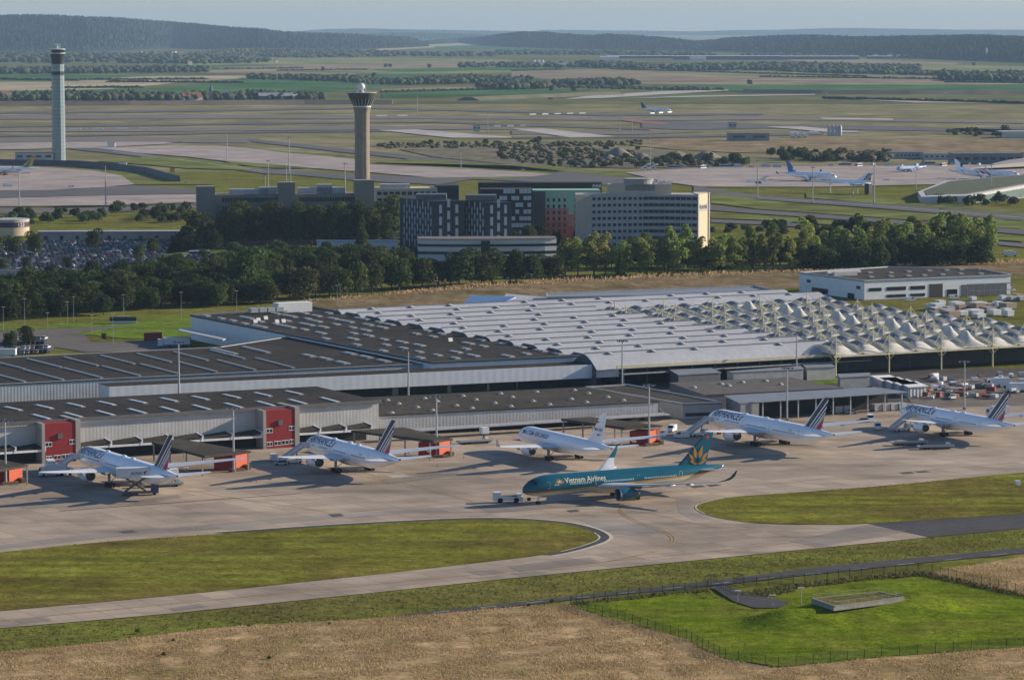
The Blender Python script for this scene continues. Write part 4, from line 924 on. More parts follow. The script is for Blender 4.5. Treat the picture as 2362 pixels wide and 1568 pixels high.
bm_=bay_mesh().build("canopy",[mFAB,M("grey_fabric",(.17,.185,.21),.6,.12,.25)],T.root,smooth=True,fix=True); cm_=cone_mesh().build("cone_canopy",mFAB,T.root,smooth=50,fix=True)
for o in (bm_,cm_): o.modifiers.new("thickness",'SOLIDIFY').thickness=.12
def arch_mesh():
    m=MB(); pts=[]
    for j in range(13):
        t=-1+2*j/12; pts.append((0,t*pitch/2*.97,8.3+2.9*(1-abs(t)**2.2)))
    for j in range(12):
        for dx in (-.7,.7): m.tube((dx,)+pts[j][1:],(dx,)+pts[j+1][1:],.15,.15,5)
        m.tube((-.7,)+pts[j][1:],(.7,)+pts[j+1][1:],.08,.08,4)
    return m
am_=arch_mesh().build("arch_truss",mYST,T.root)
def mast_mesh():
    m=MB(); m.tube((0,0,0),(0,0,15.5),.34,.2,8)
    for dx,dy in ((6.0,3.5),(-6.0,3.5),(6.0,-3.5),(-6.0,-3.5)): m.tube((0,0,15),(dx,dy,10.6),.06,.06,4); m.tube((0,0,5.2),(dx*.33,dy*.6,8.2),.16,.14,5)
    return m
mm_=mast_mesh().build("mast",mYST,T.root)
used={bm_:0,cm_:0,am_:0,mm_:0}
def place(o,x,y):
    if used[o]==0: c=o
    else: c=o.copy(); col.objects.link(c)
    used[o]+=1; c.location=(x,y,0)
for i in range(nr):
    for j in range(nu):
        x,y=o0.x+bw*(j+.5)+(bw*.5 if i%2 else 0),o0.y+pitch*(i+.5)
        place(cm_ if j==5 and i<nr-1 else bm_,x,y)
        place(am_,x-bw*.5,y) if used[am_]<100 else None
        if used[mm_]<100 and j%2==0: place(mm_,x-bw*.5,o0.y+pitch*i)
m=MB(); m.prism([(o0.x+6,o0.y+13),(o0.x+bw*nu,o0.y+13),(o0.x+bw*nu,o0.y+pitch*nr-8),(o0.x+6,o0.y+pitch*nr-8)],0,6.6); m.build("hall_wall",M("hall_dark_wall",(.05,.055,.065),.5,.2,.2),T.root)
MB().box(o0.x-1,o0.x+bw*nu,o0.y-.4,o0.y+.1,7.2,7.8).build("edge_beam",mYST,T.root)
# flat grey hall and panel roofs behind the vaults
K=Bld("flat_hall","long flat grey hall with a white railing behind the vaulted roofs","warehouse",1262,705)
rp=[(1262,694),(1800,672),(1750,666),(1262,682)]; rp=[(1264,690),(1812,679),(1740,664),(1262,681)]
K.walls(rp,0,8,mCLAD); K.roof(rp,8,M("blue_grey_roof",(.20,.23,.28),.6,.1,.1),.3,.8,parmat=mMET)
K=Bld("panel_roof_shed","small shed with a tilted roof of blue solar panels beyond the vaults","shed",1100,712)
q=K.poly([(1062,705),(1150,701),(1190,692),(1085,690)],6); MB().prism([(p.x,p.y) for p in q],0,[5.5,5.5,7.5,7.5]).build("wall",mCLAD,K.root); MB().hexa([p+Vector((0,0,d)) for p,d in zip(q,(-.45,-.45,1.55,1.55))],[p+Vector((0,0,d)) for p,d in zip(q,(-.2,-.2,1.8,1.8))]).build("solar_roof",M("solar_blue",(.05,.10,.24),.25,.2,.3,spec=.6),K.root)
K=Bld("ridged_roof_shed","grey shed with a low ridged metal roof beside the solar roof","shed",1220,710)
q=K.poly([(1140,706),(1320,698),(1270,690),(1168,686)],6); MB().prism([(p.x,p.y) for p in q],0,[5.5,5.5,6.5,7.5]).build("wall",mCLAD,K.root); MB().hexa([p+Vector((0,0,d)) for p,d in zip(q,(-.45,-.45,.55,1.55))],[p+Vector((0,0,d)) for p,d in zip(q,(-.2,-.2,.8,1.8))]).build("roof",mMET,K.root)
# --- F: white hall at the right
W=Bld("white_depot","white flat-roofed depot with strip windows and a steel open bay","depot",1994,692)
rp=[(1994,650),(2331,637),(2266,624),(2050,618),(1844,631)]; zw=9.0
W.walls(rp,0,zw,Mrib("white_panel",(.76,.77,.78),2.5,2,.012,var=.05)); r=W.roof(rp,zw,mROOF2,.25,.6,parmat=M("depot_parapet",(.45,.48,.52)))
f,g=W.L(1994,650,zw),W.L(2331,637,zw); f.z=g.z=0
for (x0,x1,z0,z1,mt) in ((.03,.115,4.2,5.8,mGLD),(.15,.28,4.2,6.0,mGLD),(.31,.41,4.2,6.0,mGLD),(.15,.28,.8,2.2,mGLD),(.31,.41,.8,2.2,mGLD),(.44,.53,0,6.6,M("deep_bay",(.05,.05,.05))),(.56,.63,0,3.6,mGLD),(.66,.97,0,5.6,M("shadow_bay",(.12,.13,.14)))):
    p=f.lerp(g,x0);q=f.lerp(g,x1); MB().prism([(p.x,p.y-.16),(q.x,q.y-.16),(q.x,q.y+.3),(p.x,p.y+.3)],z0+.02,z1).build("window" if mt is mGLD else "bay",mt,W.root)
m=MB()
for t in range(9):
    p=f.lerp(g,.66+.31*t/8); m.box(p.x-.15,p.x+.15,p.y-5,p.y-4.7,0,5.8)
p,q=f.lerp(g,.66),f.lerp(g,.97); m.prism([(p.x,p.y-5.1),(q.x,q.y-5.1),(q.x,q.y-4.6),(p.x,p.y-4.6)],5.8,6.3); m.prism([(p.x,p.y-5.1),(q.x,q.y-5.1),(q.x,q.y-4.6),(p.x,p.y-4.6)],2.6,2.9); m.build("steel_bay_frame",M("blue_steel",(.16,.20,.26)),W.root)
l0=W.L(1844,631,zw); l0.z=0
for t,z0,z1,w_ in ((.12,5,6.6,.06),(.88,5,6.6,.06),(.2,0,3,.25),(.75,0,2.5,.1)):
    p=l0.lerp(f,t);q=l0.lerp(f,t+w_); d=(q-p).normalized(); n=Vector((-d.y,d.x,0))*.15
    MB().prism([p[:2]-n.xy if False else (p.x-n.x,p.y-n.y),(q.x-n.x,q.y-n.y),(q.x+n.x,q.y+n.y),(p.x+n.x,p.y+n.y)],z0+.02,z1).build("window",mGLD,W.root)
for i in range(14):
    p=W.L(2010+ (i%7)*42+rnd.uniform(-6,6),642-(i//7)*10-(i%7)*1.5+rnd.uniform(-1,1),zw); m=MB(); m.box(-1.4,1.4,-1.4,1.4,.27,.7,1); m.box(-1.2,1.2,-1.2,1.2,.704,1.0,0); m.build("skylight",[mSKY,mSKYF],r,loc=(p.x,p.y,zw))
p=W.L(1945,636,zw); m=MB(); m.tube((-10,0,1.6),(10,0,1.6),1.2,1.2,10); m.box(-8,6,-4,-2,.3,2.2); m.build("duct",mMET,r,loc=(p.x,p.y,zw))
# --- G: cluster of low sheds in front of the tented hall
def shed(name,label,px,py,rp,z,wall,roof,z0=0,cat="shed",th=.3,par=0,dz=None):
    K=Bld(name,label,cat,px,py); K.walls(rp,z0,z-.004,wall); K.r=K.roof(rp,z,roof,th,par); return K
mCORR=Mrib("corrugated_roof",(.105,.095,.085),5.5,1,1.1,.85,.2); mMROOF=Mrib("metal_roof",(.20,.22,.245),4.0,1,.5,.5,.1,spec=.4)
K=shed("dark_shed","wide shed with dark corrugated roof in front of the tented hall",1700,905,[(1545,884),(1624,912),(1945,896),(1823,872)],5.2,mMETD,mCORR)
for x,y in ((1712,884),(1766,881),(1663,888),(1600,896),(1680,892),(1800,889)):
    p=K.L(x,y,5.2); m=MB(); m.lathe([(.3,1.2),(.8,.9),(1.1,.1)],10,'z'); m.build("roof_dome",mSKYF,K.r,loc=(p.x,p.y,5.2),smooth=30)
K=Bld("open_shed","open-fronted shed with blue-grey metal roof behind the parked airliner","shed",1900,945)
rp=[(1708,931),(2087,905.5),(2016,895),(1675,914)]; K.roof(rp,6.5,mMROOF,.35,.0,grow_=.8)
q=K.poly(rp,6.5); MB().prism([(q[3].lerp(q[0],.45).x,q[3].lerp(q[0],.45).y),(q[2].lerp(q[1],.45).x,q[2].lerp(q[1],.45).y),(q[2].x,q[2].y),(q[3].x,q[3].y)],0,6.49).build("rear_wall",mDARK,K.root)
MB().prism([(q[0].x,q[0].y),(q[0].lerp(q[1],.11).x,q[0].lerp(q[1],.11).y),(q[3].lerp(q[2],.11).x,q[3].lerp(q[2],.11).y),(q[3].x,q[3].y)],0,6.48).build("side_room",M("grey_room",(.22,.23,.24)),K.root)
for t in range(9): p=q[0].lerp(q[1],.14+.85*t/8); MB().box(p.x-.2,p.x+.2,p.y+.6,p.y+1.0,0,6.49).build("post",mMET,K.root)
K=Bld("low_terminal","low pale flat-roofed building with ribbon windows, left of the long airliner's nose","building",1576,965); z=4.8
rp=[(1575,934),(1664,931),(1448,890.5),(1352,896)]; K.walls(rp,0,z,M("pale_render",(.40,.38,.35),.8,.1,.2)); K.roof(rp,z,mROOF2,.25,.5,parmat=mMET)
q=K.poly(rp,z); MB().prism([(q[0].x+.5,q[0].y-.1),(q[1].x-.5,q[1].y-.1),(q[1].x-.5,q[1].y+.2),(q[0].x+.5,q[0].y+.2)],.8,2.0).build("window_band",mGLD,K.root)
K=shed("ribbed_store","long ribbed white store below the vaulted hall",1760,875,[(1692,860.5),(1853,853),(1846,845),(1677,858)],4.6,M("ribbed_white",(.50,.48,.44)),M("store_roof",(.20,.21,.23)))
K=shed("ribbed_store","short ribbed white store right of the long one, beside the green patch",1890,872,[(1862,850),(1926,847),(1918,841),(1853,843.5)],4.6,M("ribbed_white",(.50,.48,.44)),M("store_roof",(.20,.21,.23)))
K=shed("loading_shelter","grey loading shelter under the vaulted hall's front eave",1600,880,[(1565,866),(1662,860),(1640,850),(1545,854)],5,mMETD,mMROOF)
K=shed("grey_box_store","grey box-shaped store with a dark doorway left of the white trailers",1970,890,[(1938,872),(2006,868),(2006,861),(1932,864)],5.6,M("store_grey",(.26,.27,.28)),M("store_roof",(.20,.21,.23)))
p=K.L(1972,890,0); MB().box(p.x-2,p.x+3,p.y-.3,p.y+.1,.05,4.2).build("door",mDARK,K.root)
for i in range(4):
    xo,yo=i*20.5,i*5.0; rp=[(2034+xo,880+yo-1),(2078+xo,877.5+yo-1),(2052+xo,866+yo),(2008+xo,868+yo)]
    K=shed("white_trailer_box",["white ribbed box farthest back in the stepped row of four","white ribbed box second from the back of the stepped row of four","white ribbed box third in the stepped row of four","white ribbed box nearest the camera in the stepped row of four"][i],2060+xo,890+yo,rp,3.7,Mrib("box_ribs",(.52,.52,.51),1.5,0,.1),M("box_roof",(.72,.72,.72)),cat="storage box")
    K.root['group']="stepped row of white ribbed boxes"
# ---------------------------------------------------------------- trees
mTRK=M("bark",(.09,.075,.06),.9,.25,1.2)
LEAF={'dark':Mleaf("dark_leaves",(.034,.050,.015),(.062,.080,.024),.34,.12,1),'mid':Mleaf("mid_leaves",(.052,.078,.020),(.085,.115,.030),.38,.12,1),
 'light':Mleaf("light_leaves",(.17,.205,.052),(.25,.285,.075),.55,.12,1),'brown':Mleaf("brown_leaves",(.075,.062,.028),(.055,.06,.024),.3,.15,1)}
def crown_mesh(lobes,n,size,seed,lo=.62):
    r=np.random.default_rng(seed); w=np.array([a[3]*a[4] for a in lobes]); w=w/w.sum(); k=r.choice(len(lobes),n,p=w)
    L=np.array(lobes)[k]; d=r.normal(size=(n,3)); d/=np.linalg.norm(d,axis=1)[:,None]; d[:,2]=np.where(d[:,2]<-.55,-d[:,2],d[:,2])
    rad=r.uniform(lo,1.08,n)**.7
    c=L[:,:3]+d*rad[:,None]*np.stack([L[:,3],L[:,3],L[:,4]],1)
    nn=d+r.normal(0,.75,(n,3)); nn/=np.linalg.norm(nn,axis=1)[:,None]
    u=np.cross(nn,r.normal(size=(n,3))); u/=np.linalg.norm(u,axis=1)[:,None]; v=np.cross(nn,u)
    s=size*r.uniform(.55,1.35,n)[:,None]
    V=np.stack([c-u*s,c+v*s*.55-u*s*.1,c+u*s,c-v*s*.6+u*s*.15],1).reshape(-1,3)
    return V.tolist(),np.arange(4*n).reshape(-1,4).tolist()
def tree_proto(name,label,kind,h,leaf,seed,n=1500,size=.62,group=None):
    r=random.Random(seed); lobes=[]; m=MB()
    if kind=='round':
        w=h*.40
        for i in range(11):
            a=r.uniform(0,6.28); q=r.uniform(0,.62)*w; lobes.append((q*math.cos(a),q*math.sin(a),h*r.uniform(.22,.82),w*r.uniform(.40,.64),h*r.uniform(.14,.22)))
        lobes.append((0,0,h*.42,w*.9,h*.36)); th=h*.3
    elif kind=='tall':
        w=h*.30
        for i in range(12):
            a=r.uniform(0,6.28); t=i/11; q=r.uniform(.2,.85)*w*(1-.5*t); lobes.append((q*math.cos(a),q*math.sin(a),h*(.24+.66*t),w*r.uniform(.38,.62)*(1-.25*t),h*r.uniform(.07,.11)))
        th=h*.6
    elif kind=='column':
        w=h*.22
        for i in range(11):
            a=r.uniform(0,6.28); t=i/10; lobes.append((r.uniform(0,.35)*w*math.cos(a),r.uniform(0,.35)*w*math.sin(a),h*(.22+.68*t),w*r.uniform(.75,.98),h*.09))
        th=h*.4
    elif kind=='cone':
        for i in range(10):
            t=i/9; lobes.append((r.uniform(-.03,.03)*h,r.uniform(-.03,.03)*h,h*(.10+.82*t),h*.20*(1-t*.86),h*.09))
        th=h*.3
    else:
        w=h*.62
        for i in range(7):
            a=r.uniform(0,6.28); q=r.uniform(0,.6)*w; lobes.append((q*math.cos(a),q*math.sin(a),h*r.uniform(.25,.62),w*r.uniform(.4,.6),h*r.uniform(.2,.34)))
        th=h*.25
    root=thing(name,label,'tree' if kind!='bush' else 'bush',(0,0,0),0,group)
    m.tube((0,0,-.4),(0,0,th),h*.022,h*.014,7)
    for lx,ly,lz,_,_ in lobes[:6]: m.tube((0,0,min(th,lz)*.75),(lx*.85,ly*.85,lz),h*.010,h*.004,5)
    m.build("trunk",mTRK,root)
    V,Fs=crown_mesh(lobes,n,size,seed); c=MB(); c.v=V; c.f=Fs; c.m=[0]*len(Fs); c.build("crown",LEAF[leaf],root)
    return root
PROTO={}
def proto(key,*a,**k):
    if key not in PROTO: PROTO[key]=[tree_proto(*a,**k),False]
    return PROTO[key]
tr=random.Random(11)
def plant(key,px,py,sc_,label,group,name=None,z=0):
    p=P(px,py); e=PROTO[key]
    if not e[1]:
        o=e[0]; e[1]=True; o.location=(p.x,p.y,z); o['label']=label; o['group']=group
        o.rotation_euler=(0,0,tr.uniform(0,6.28)); o.scale=(sc_,)*3; return o
    o=dup(e[0],(p.x,p.y,z),tr.uniform(0,6.28),label,group); k=tr.uniform(.85,1.25); o.scale=(sc_*k,sc_*k*tr.uniform(.85,1.15),sc_*tr.uniform(.88,1.1)); return o
for i in range(3):
    proto(('round','dark',i),"broadleaf_tree","x",'round',14,'dark',20+i,1700,.60); proto(('round','mid',i),"broadleaf_tree","x",'round',14,'mid',30+i,1700,.60)
    proto(('tall','light',i),"tall_tree","x",'tall',21,'light',40+i,1500,.62); proto(('column','mid',i),"clipped_tree","x",'column',22,'mid',50+i,2000,.62)
    proto(('bush','dark',i),"bush","x",'bush',5,'dark',60+i,420,.5); proto(('bush','mid',i),"bush","x",'bush',5,'mid',70+i,420,.5)
proto(('round','brown',0),"broadleaf_tree","x",'round',14,'brown',80,1700,.6); proto(('tall','mid',0),"tall_tree","x",'tall',21,'mid',83,1800,.62); proto(('cone','mid',0),"poplar_tree","x",'cone',22,'mid',81,1800,.6); proto(('cone','dark',0),"conifer_tree","x",'cone',17,'dark',82,1600,.6)
def wood(x0,x1,step,yf,hf,leafs,label,group,jit=5,kind='round'):
    x=x0
    while x<x1:
        lf=tr.choice(leafs); px=x+tr.uniform(-step*.3,step*.3); py=yf(px)+tr.uniform(-jit,jit); hh=hf(px)*tr.uniform(.86,1.14)
        base={'round':14,'tall':21,'column':22,'cone':17}[kind]; v=0 if (kind,lf,1) not in PROTO else tr.randrange(3)
        plant((kind,lf,v),px,py,hh/base,label,group); x+=step*tr.uniform(.8,1.2)
ml=['dark','dark','mid']
LW="dark broadleaf tree in the dense wood left of the flat-roofed freight hall"
for k,(yo,x0,x1,h) in enumerate(((0,-30,610,13),(-9,-20,625,13.5),(-18,-20,640,14.5),(-28,-30,650,15),(-38,-30,660,15),(-48,60,700,14),(-62,380,690,14))):
    wood(x0,x1,27,lambda x,yo=yo:738-.068*max(0,x)+yo+ (0 if x<560 else 6),lambda x,h=h:h,ml+['mid'],LW,"trees of the dense wood")
plant(('round','mid',1),560,688,1.75,"large rounded bright green tree at the right end of the dense wood","trees of the dense wood")
for x,y,s_,lf in ((640,690,1.05,'dark'),(668,690,1.15,'brown'),(700,695,1.2,'brown'),(728,688,1.2,'dark'),(760,686,1.15,'dark'),(792,684,1.25,'mid'),(826,682,1.35,'mid'),(858,678,1.3,'dark'),(880,668,1.2,'mid')):
    plant(('round',lf,0 if lf=='brown' else tr.randrange(3)),x,y,s_,"broadleaf tree behind the dry grass bank, "+("rust tinged" if lf=='brown' else "dark green" if lf=='dark' else "mid green")+" and rounded","trees behind the grass bank")
wood(905,1290,26,lambda x:668-.05*(x-900),lambda x:17,['dark','dark','mid'],"full dark green tree in the row below the curved white building","tree row below the curved building",3)
wood(630,905,24,lambda x:650-.03*(x-600),lambda x:15,['mid','dark','dark'],"broadleaf tree in the middle grove below the clipped rows","trees of the middle grove",8)
wood(560,930,27,lambda x:626,lambda x:15,['dark','mid','brown'] and ['dark','mid'],"broadleaf tree at the back of the middle grove","trees of the middle grove",7)
wood(640,900,40,lambda x:604,lambda x:11,['dark','mid'],"small tree by the low white annexe behind the grove","trees of the middle grove",5)
plant(('round','brown',0),800,628,1.0,"reddish brown tree in the middle grove","trees of the middle grove")
plant(('cone','mid',0),835,596,1.25,"tall pointed poplar in front of the clipped tree rows","pointed trees")
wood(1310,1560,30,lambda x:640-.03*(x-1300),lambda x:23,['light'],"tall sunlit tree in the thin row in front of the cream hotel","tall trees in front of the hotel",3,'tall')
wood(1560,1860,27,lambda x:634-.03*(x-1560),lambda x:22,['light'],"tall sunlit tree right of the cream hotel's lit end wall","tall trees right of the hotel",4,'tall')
wood(1320,1560,28,lambda x:622-.03*(x-1300),lambda x:16,['mid','dark'],"dark tree filling the gaps behind the tall hotel row","tall trees in front of the hotel",3)
wood(1560,1870,25,lambda x:622-.03*(x-1560),lambda x:16,['dark','mid'],"dark lower tree behind the tall sunlit row","tall trees right of the hotel",5)
wood(1850,2280,23,lambda x:626-.02*(x-1850),lambda x:16,['mid','mid','dark'],"dark tree along the front of the right-hand wood","trees of the right-hand wood",4)
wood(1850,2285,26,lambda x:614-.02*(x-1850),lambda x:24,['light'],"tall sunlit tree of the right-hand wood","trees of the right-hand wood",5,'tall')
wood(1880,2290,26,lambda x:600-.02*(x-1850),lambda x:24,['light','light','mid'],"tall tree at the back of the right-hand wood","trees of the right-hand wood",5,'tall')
wood(1900,2270,30,lambda x:608-.02*(x-1850),lambda x:15,['mid'],"shaded tree inside the right-hand wood","trees of the right-hand wood",5)
for x,y,s_ in ((1430,641,.85),(1660,632,1.0)): plant(('cone','dark',0),x,y,s_,"dark conical tree among the tall hotel row "+("at its left end" if x<1500 else "beyond the lit end wall"),"pointed trees")
wood(515,915,23,lambda x:570+.0*(x-500),lambda x:25.5,['mid'],"tall clipped tree in the front row before the long office block","clipped tree rows",1.5,'column')
wood(522,920,25,lambda x:556,lambda x:26,['mid'],"tall clipped tree in the back row before the long office block","clipped tree rows",1.5,'column')
plant(('round','mid',0),462,574,1.75,"broad olive tree standing left of the long office block","single trees")
plant(('round','dark',1),430,580,1.1,"dark tree at the foot of the broad olive tree","single trees"); plant(('round','dark',2),490,580,1.0,"dark tree tucked between the broad olive tree and the office","single trees")
for x,y,s_ in ((320,605,.75),(352,584,.7),(155,622,.55),(215,578,.95),(60,618,.5),(5,622,.5),(30,590,.95),(80,592,1.0),(-10,585,.9),(540,598,.8),(470,600,.5)):
    plant(('round',tr.choice(['dark','mid']),tr.randrange(3)),x,y,s_,"small tree standing among the parked cars" if y>590 else "tree at the edge of the packed car park","trees in the car park")
for k in range(46):
    x=tr.uniform(-10,440); y=500+tr.uniform(-8,26)-(8 if x>250 else 0)
    if 90<x<400 and y>517: y-=12
    plant(('bush',tr.choice(['dark','mid','dark']),tr.randrange(3)),x,y,tr.uniform(1.0,2.0),"rounded bush in the scrub belt above the car park","bushes of the scrub belt")
for x,y,s_ in ((535,513,.6),(600,530,.6)): pass
wood(1180,1420,36,lambda x:570,lambda x:12,['dark','mid'],"small tree at the foot of the hotels","trees at the foot of the hotels",6)
for x,y,s_ in ((24,806,.55),(60,796,.6),(240,785,.25),(955,600,.5)): plant(('round','dark',0),x,y,s_,"dark small tree "+("beside the lower left car park" if x<100 else "on the green verge" if x<300 else "below the dark hotel"),"single trees")
for x,y,s_ in ((318,1459,.5),(377,1512,.42),(620,1520,.36),(900,1392+8,.0),(1275,1392,.55),(1219,1400,.4),(400,1478,.3),(575,1445,.3),(760,1440,.28)):
    if s_: s_*=.5; plant(('bush','mid',tr.randrange(3)),x,y,s_,"small green bush dotted in the dry field","bushes in the dry field")
# scrub along the airfield
def scrub(n,x0,x1,y0,y1,s0,s1,lab,grp):
    for k in range(n): plant(('bush',tr.choice(['dark','mid','dark']),tr.randrange(3)),tr.uniform(x0,x1),tr.uniform(y0,y1),tr.uniform(s0,s1),lab,grp)
g_="bushes on the airfield"
scrub(16,870,1160,332,341,.7,1.4,"dark bush in the scrub left of the gravel heaps",g_); scrub(22,1150,1480,328,372,.8,1.8,"dark bush in the scrub around the gravel heaps",g_); scrub(18,1230,1480,375,388,.8,1.6,"dark bush along the near edge of the gravel yard",g_)
scrub(26,1480,1720,372,384,1.2,2.2,"dark bush between the gravel heaps and the remote apron",g_); scrub(26,1760,2050,362,376,1.4,2.8,"dark bush behind the buses of the remote apron",g_); scrub(18,2180,2362,308,318,1.2,2.4,"dark bush on the far right airfield",g_)
scrub(14,2150,2362,462,476,1.0,1.8,"low bush in front of the glass-walled curved building",g_)
scrub(20,1610,1850,524,546,1.0,1.6,"dark bush along the motorway cutting",g_)
# ---------------------------------------------------------------- masts, vehicles, fences
def mast(px,yt,yb,label,name="floodlight_mast",wide=1.0,lamps=6,cat="floodlight mast",grp="floodlight masts round the cargo apron",z0=0):
    p=P(px,yb); h=(yb-yt)/((yb-YH)/H)*1.0; h=max(3,h)
    root=thing(name,label,cat,(p.x,p.y,0),0,grp); r=.016*h+.06 if name=="floodlight_mast" else .085
    MB().tube((0,0,z0),(0,0,h),r,r*.5,8).build("pole",mMET,root)
    if lamps>2:
        m=MB(); m.box(-2.0*wide,2.0*wide,-.12,.12,h-.3,h-.1)
        hd=m.build("lamp_frame",mMETD,root)
        for k in range(lamps): x=-1.8*wide+3.6*wide*k/(lamps-1); m=MB(); m.box(x-.26,x+.26,-.45,.05,h-.75,h-.3); m.build("lamp_head",mMETD if k%2 else mMET,hd)
        MB().box(-.5,.5,-.5,.5,0,.9).build("base",mCONC,root)
    else:
        m=MB(); m.box(-.75,.75,-.22,.22,h,h+.16); m.build("lamp_head",mWHP,root)
    return root
MST=[(413,785,950,"tall mast rising in front of the ribbed skylight roof, third from left"),(942,803,934,"tall mast in front of the freight hall's white fascia"),(1007,910,1053,"mast beside the second orange-red end box"),
 (539,937,1088,"mast beside the orange-red end box of the leftmost shelter but one"),(13.5,965,1117,"mast at the left edge of the photo"),(1497,884,1027,"mast beside the orange-red end box behind the freighter"),(1435,783,897,"tall many-lamped mast at the corner of the vaulted hall"),
 (1837,762,872,"tall mast standing before the first tents"),(1815,845,970,"mast rising behind the long airliner's middle"),(2224,830,945,"mast with a yellow sign behind the rightmost airliner")]
for x,a,b_,l in MST: mast(x,a,b_,l)
LP=[(8,708,763),(57,689,752),(110,722,756),(156,696,752),(170,685,744),(212,727,770),(261,725,790),(285,680,731),(418,674,736),(546,671,722)]
for i,(x,a,b_) in enumerate(LP): mast(x,a,b_,["lamp post at the left end of the road below the wood","lamp post second from left below the wood","short lamp post by the junction","lamp post left of the white road sign","lamp post behind the white road sign","low lamp post left of the bus","lamp post in front of the bus","lamp post behind the bus","lamp post left of the freight hall's back corner","lamp post behind the freight hall's back corner"][i],"street_lamp",1,2,"street lamp","street lamps on the road below the wood")
for i,(x,a,b_) in enumerate([(778,658,712),(785,656,712),(1007,648,708),(1226,633,692)]): mast(x,a,b_,["left post of the pair on the grass bank","right post of the pair on the grass bank","white camera post on the bank behind the vaults","white camera post behind the solar-roofed shed"][i],"street_lamp",1,2,"lamp post","posts on the grass bank")
for i,(x,a,b_) in enumerate([(45,391,478),(244,382,476),(414,327,356),(524,308,371),(612,402,478),(667,316,398),(796,376,470),(619,370,440),(1063,347,391),(1125,262,304),(1497,170,196),(1430,272,305),(1458,268,306),(1747,370,460),(1874,385,470),(2016,370,470),(2113,385,440),(2286,378,455),(2170,480,540),(1500,318,385),(1880,520,560),(963,220,265)]):
    mast(x,a,b_,"slim airfield lighting mast standing "+["on the lower left apron","by the left blast wall","on the pink apron near the left tower","in the middle of the pink apron","before the long office's left block","on the apron left of the brown tower","left of the brown tower's shaft","beside the yellow sign","by the white van on the taxiway","beside the small square hut","alone in the far fields","left of the red patch","right of the red patch","in front of the cream hotel's apron","behind the delta-winged jet's nose","beside the delta-winged jet's tail","in front of the banded airliner","left of the curved glass building","on the grass at the far right","among the gravel heaps","beside the right-hand wood","behind the brown tower"][i],"floodlight_mast",.8,4,"airfield mast","slim airfield masts")
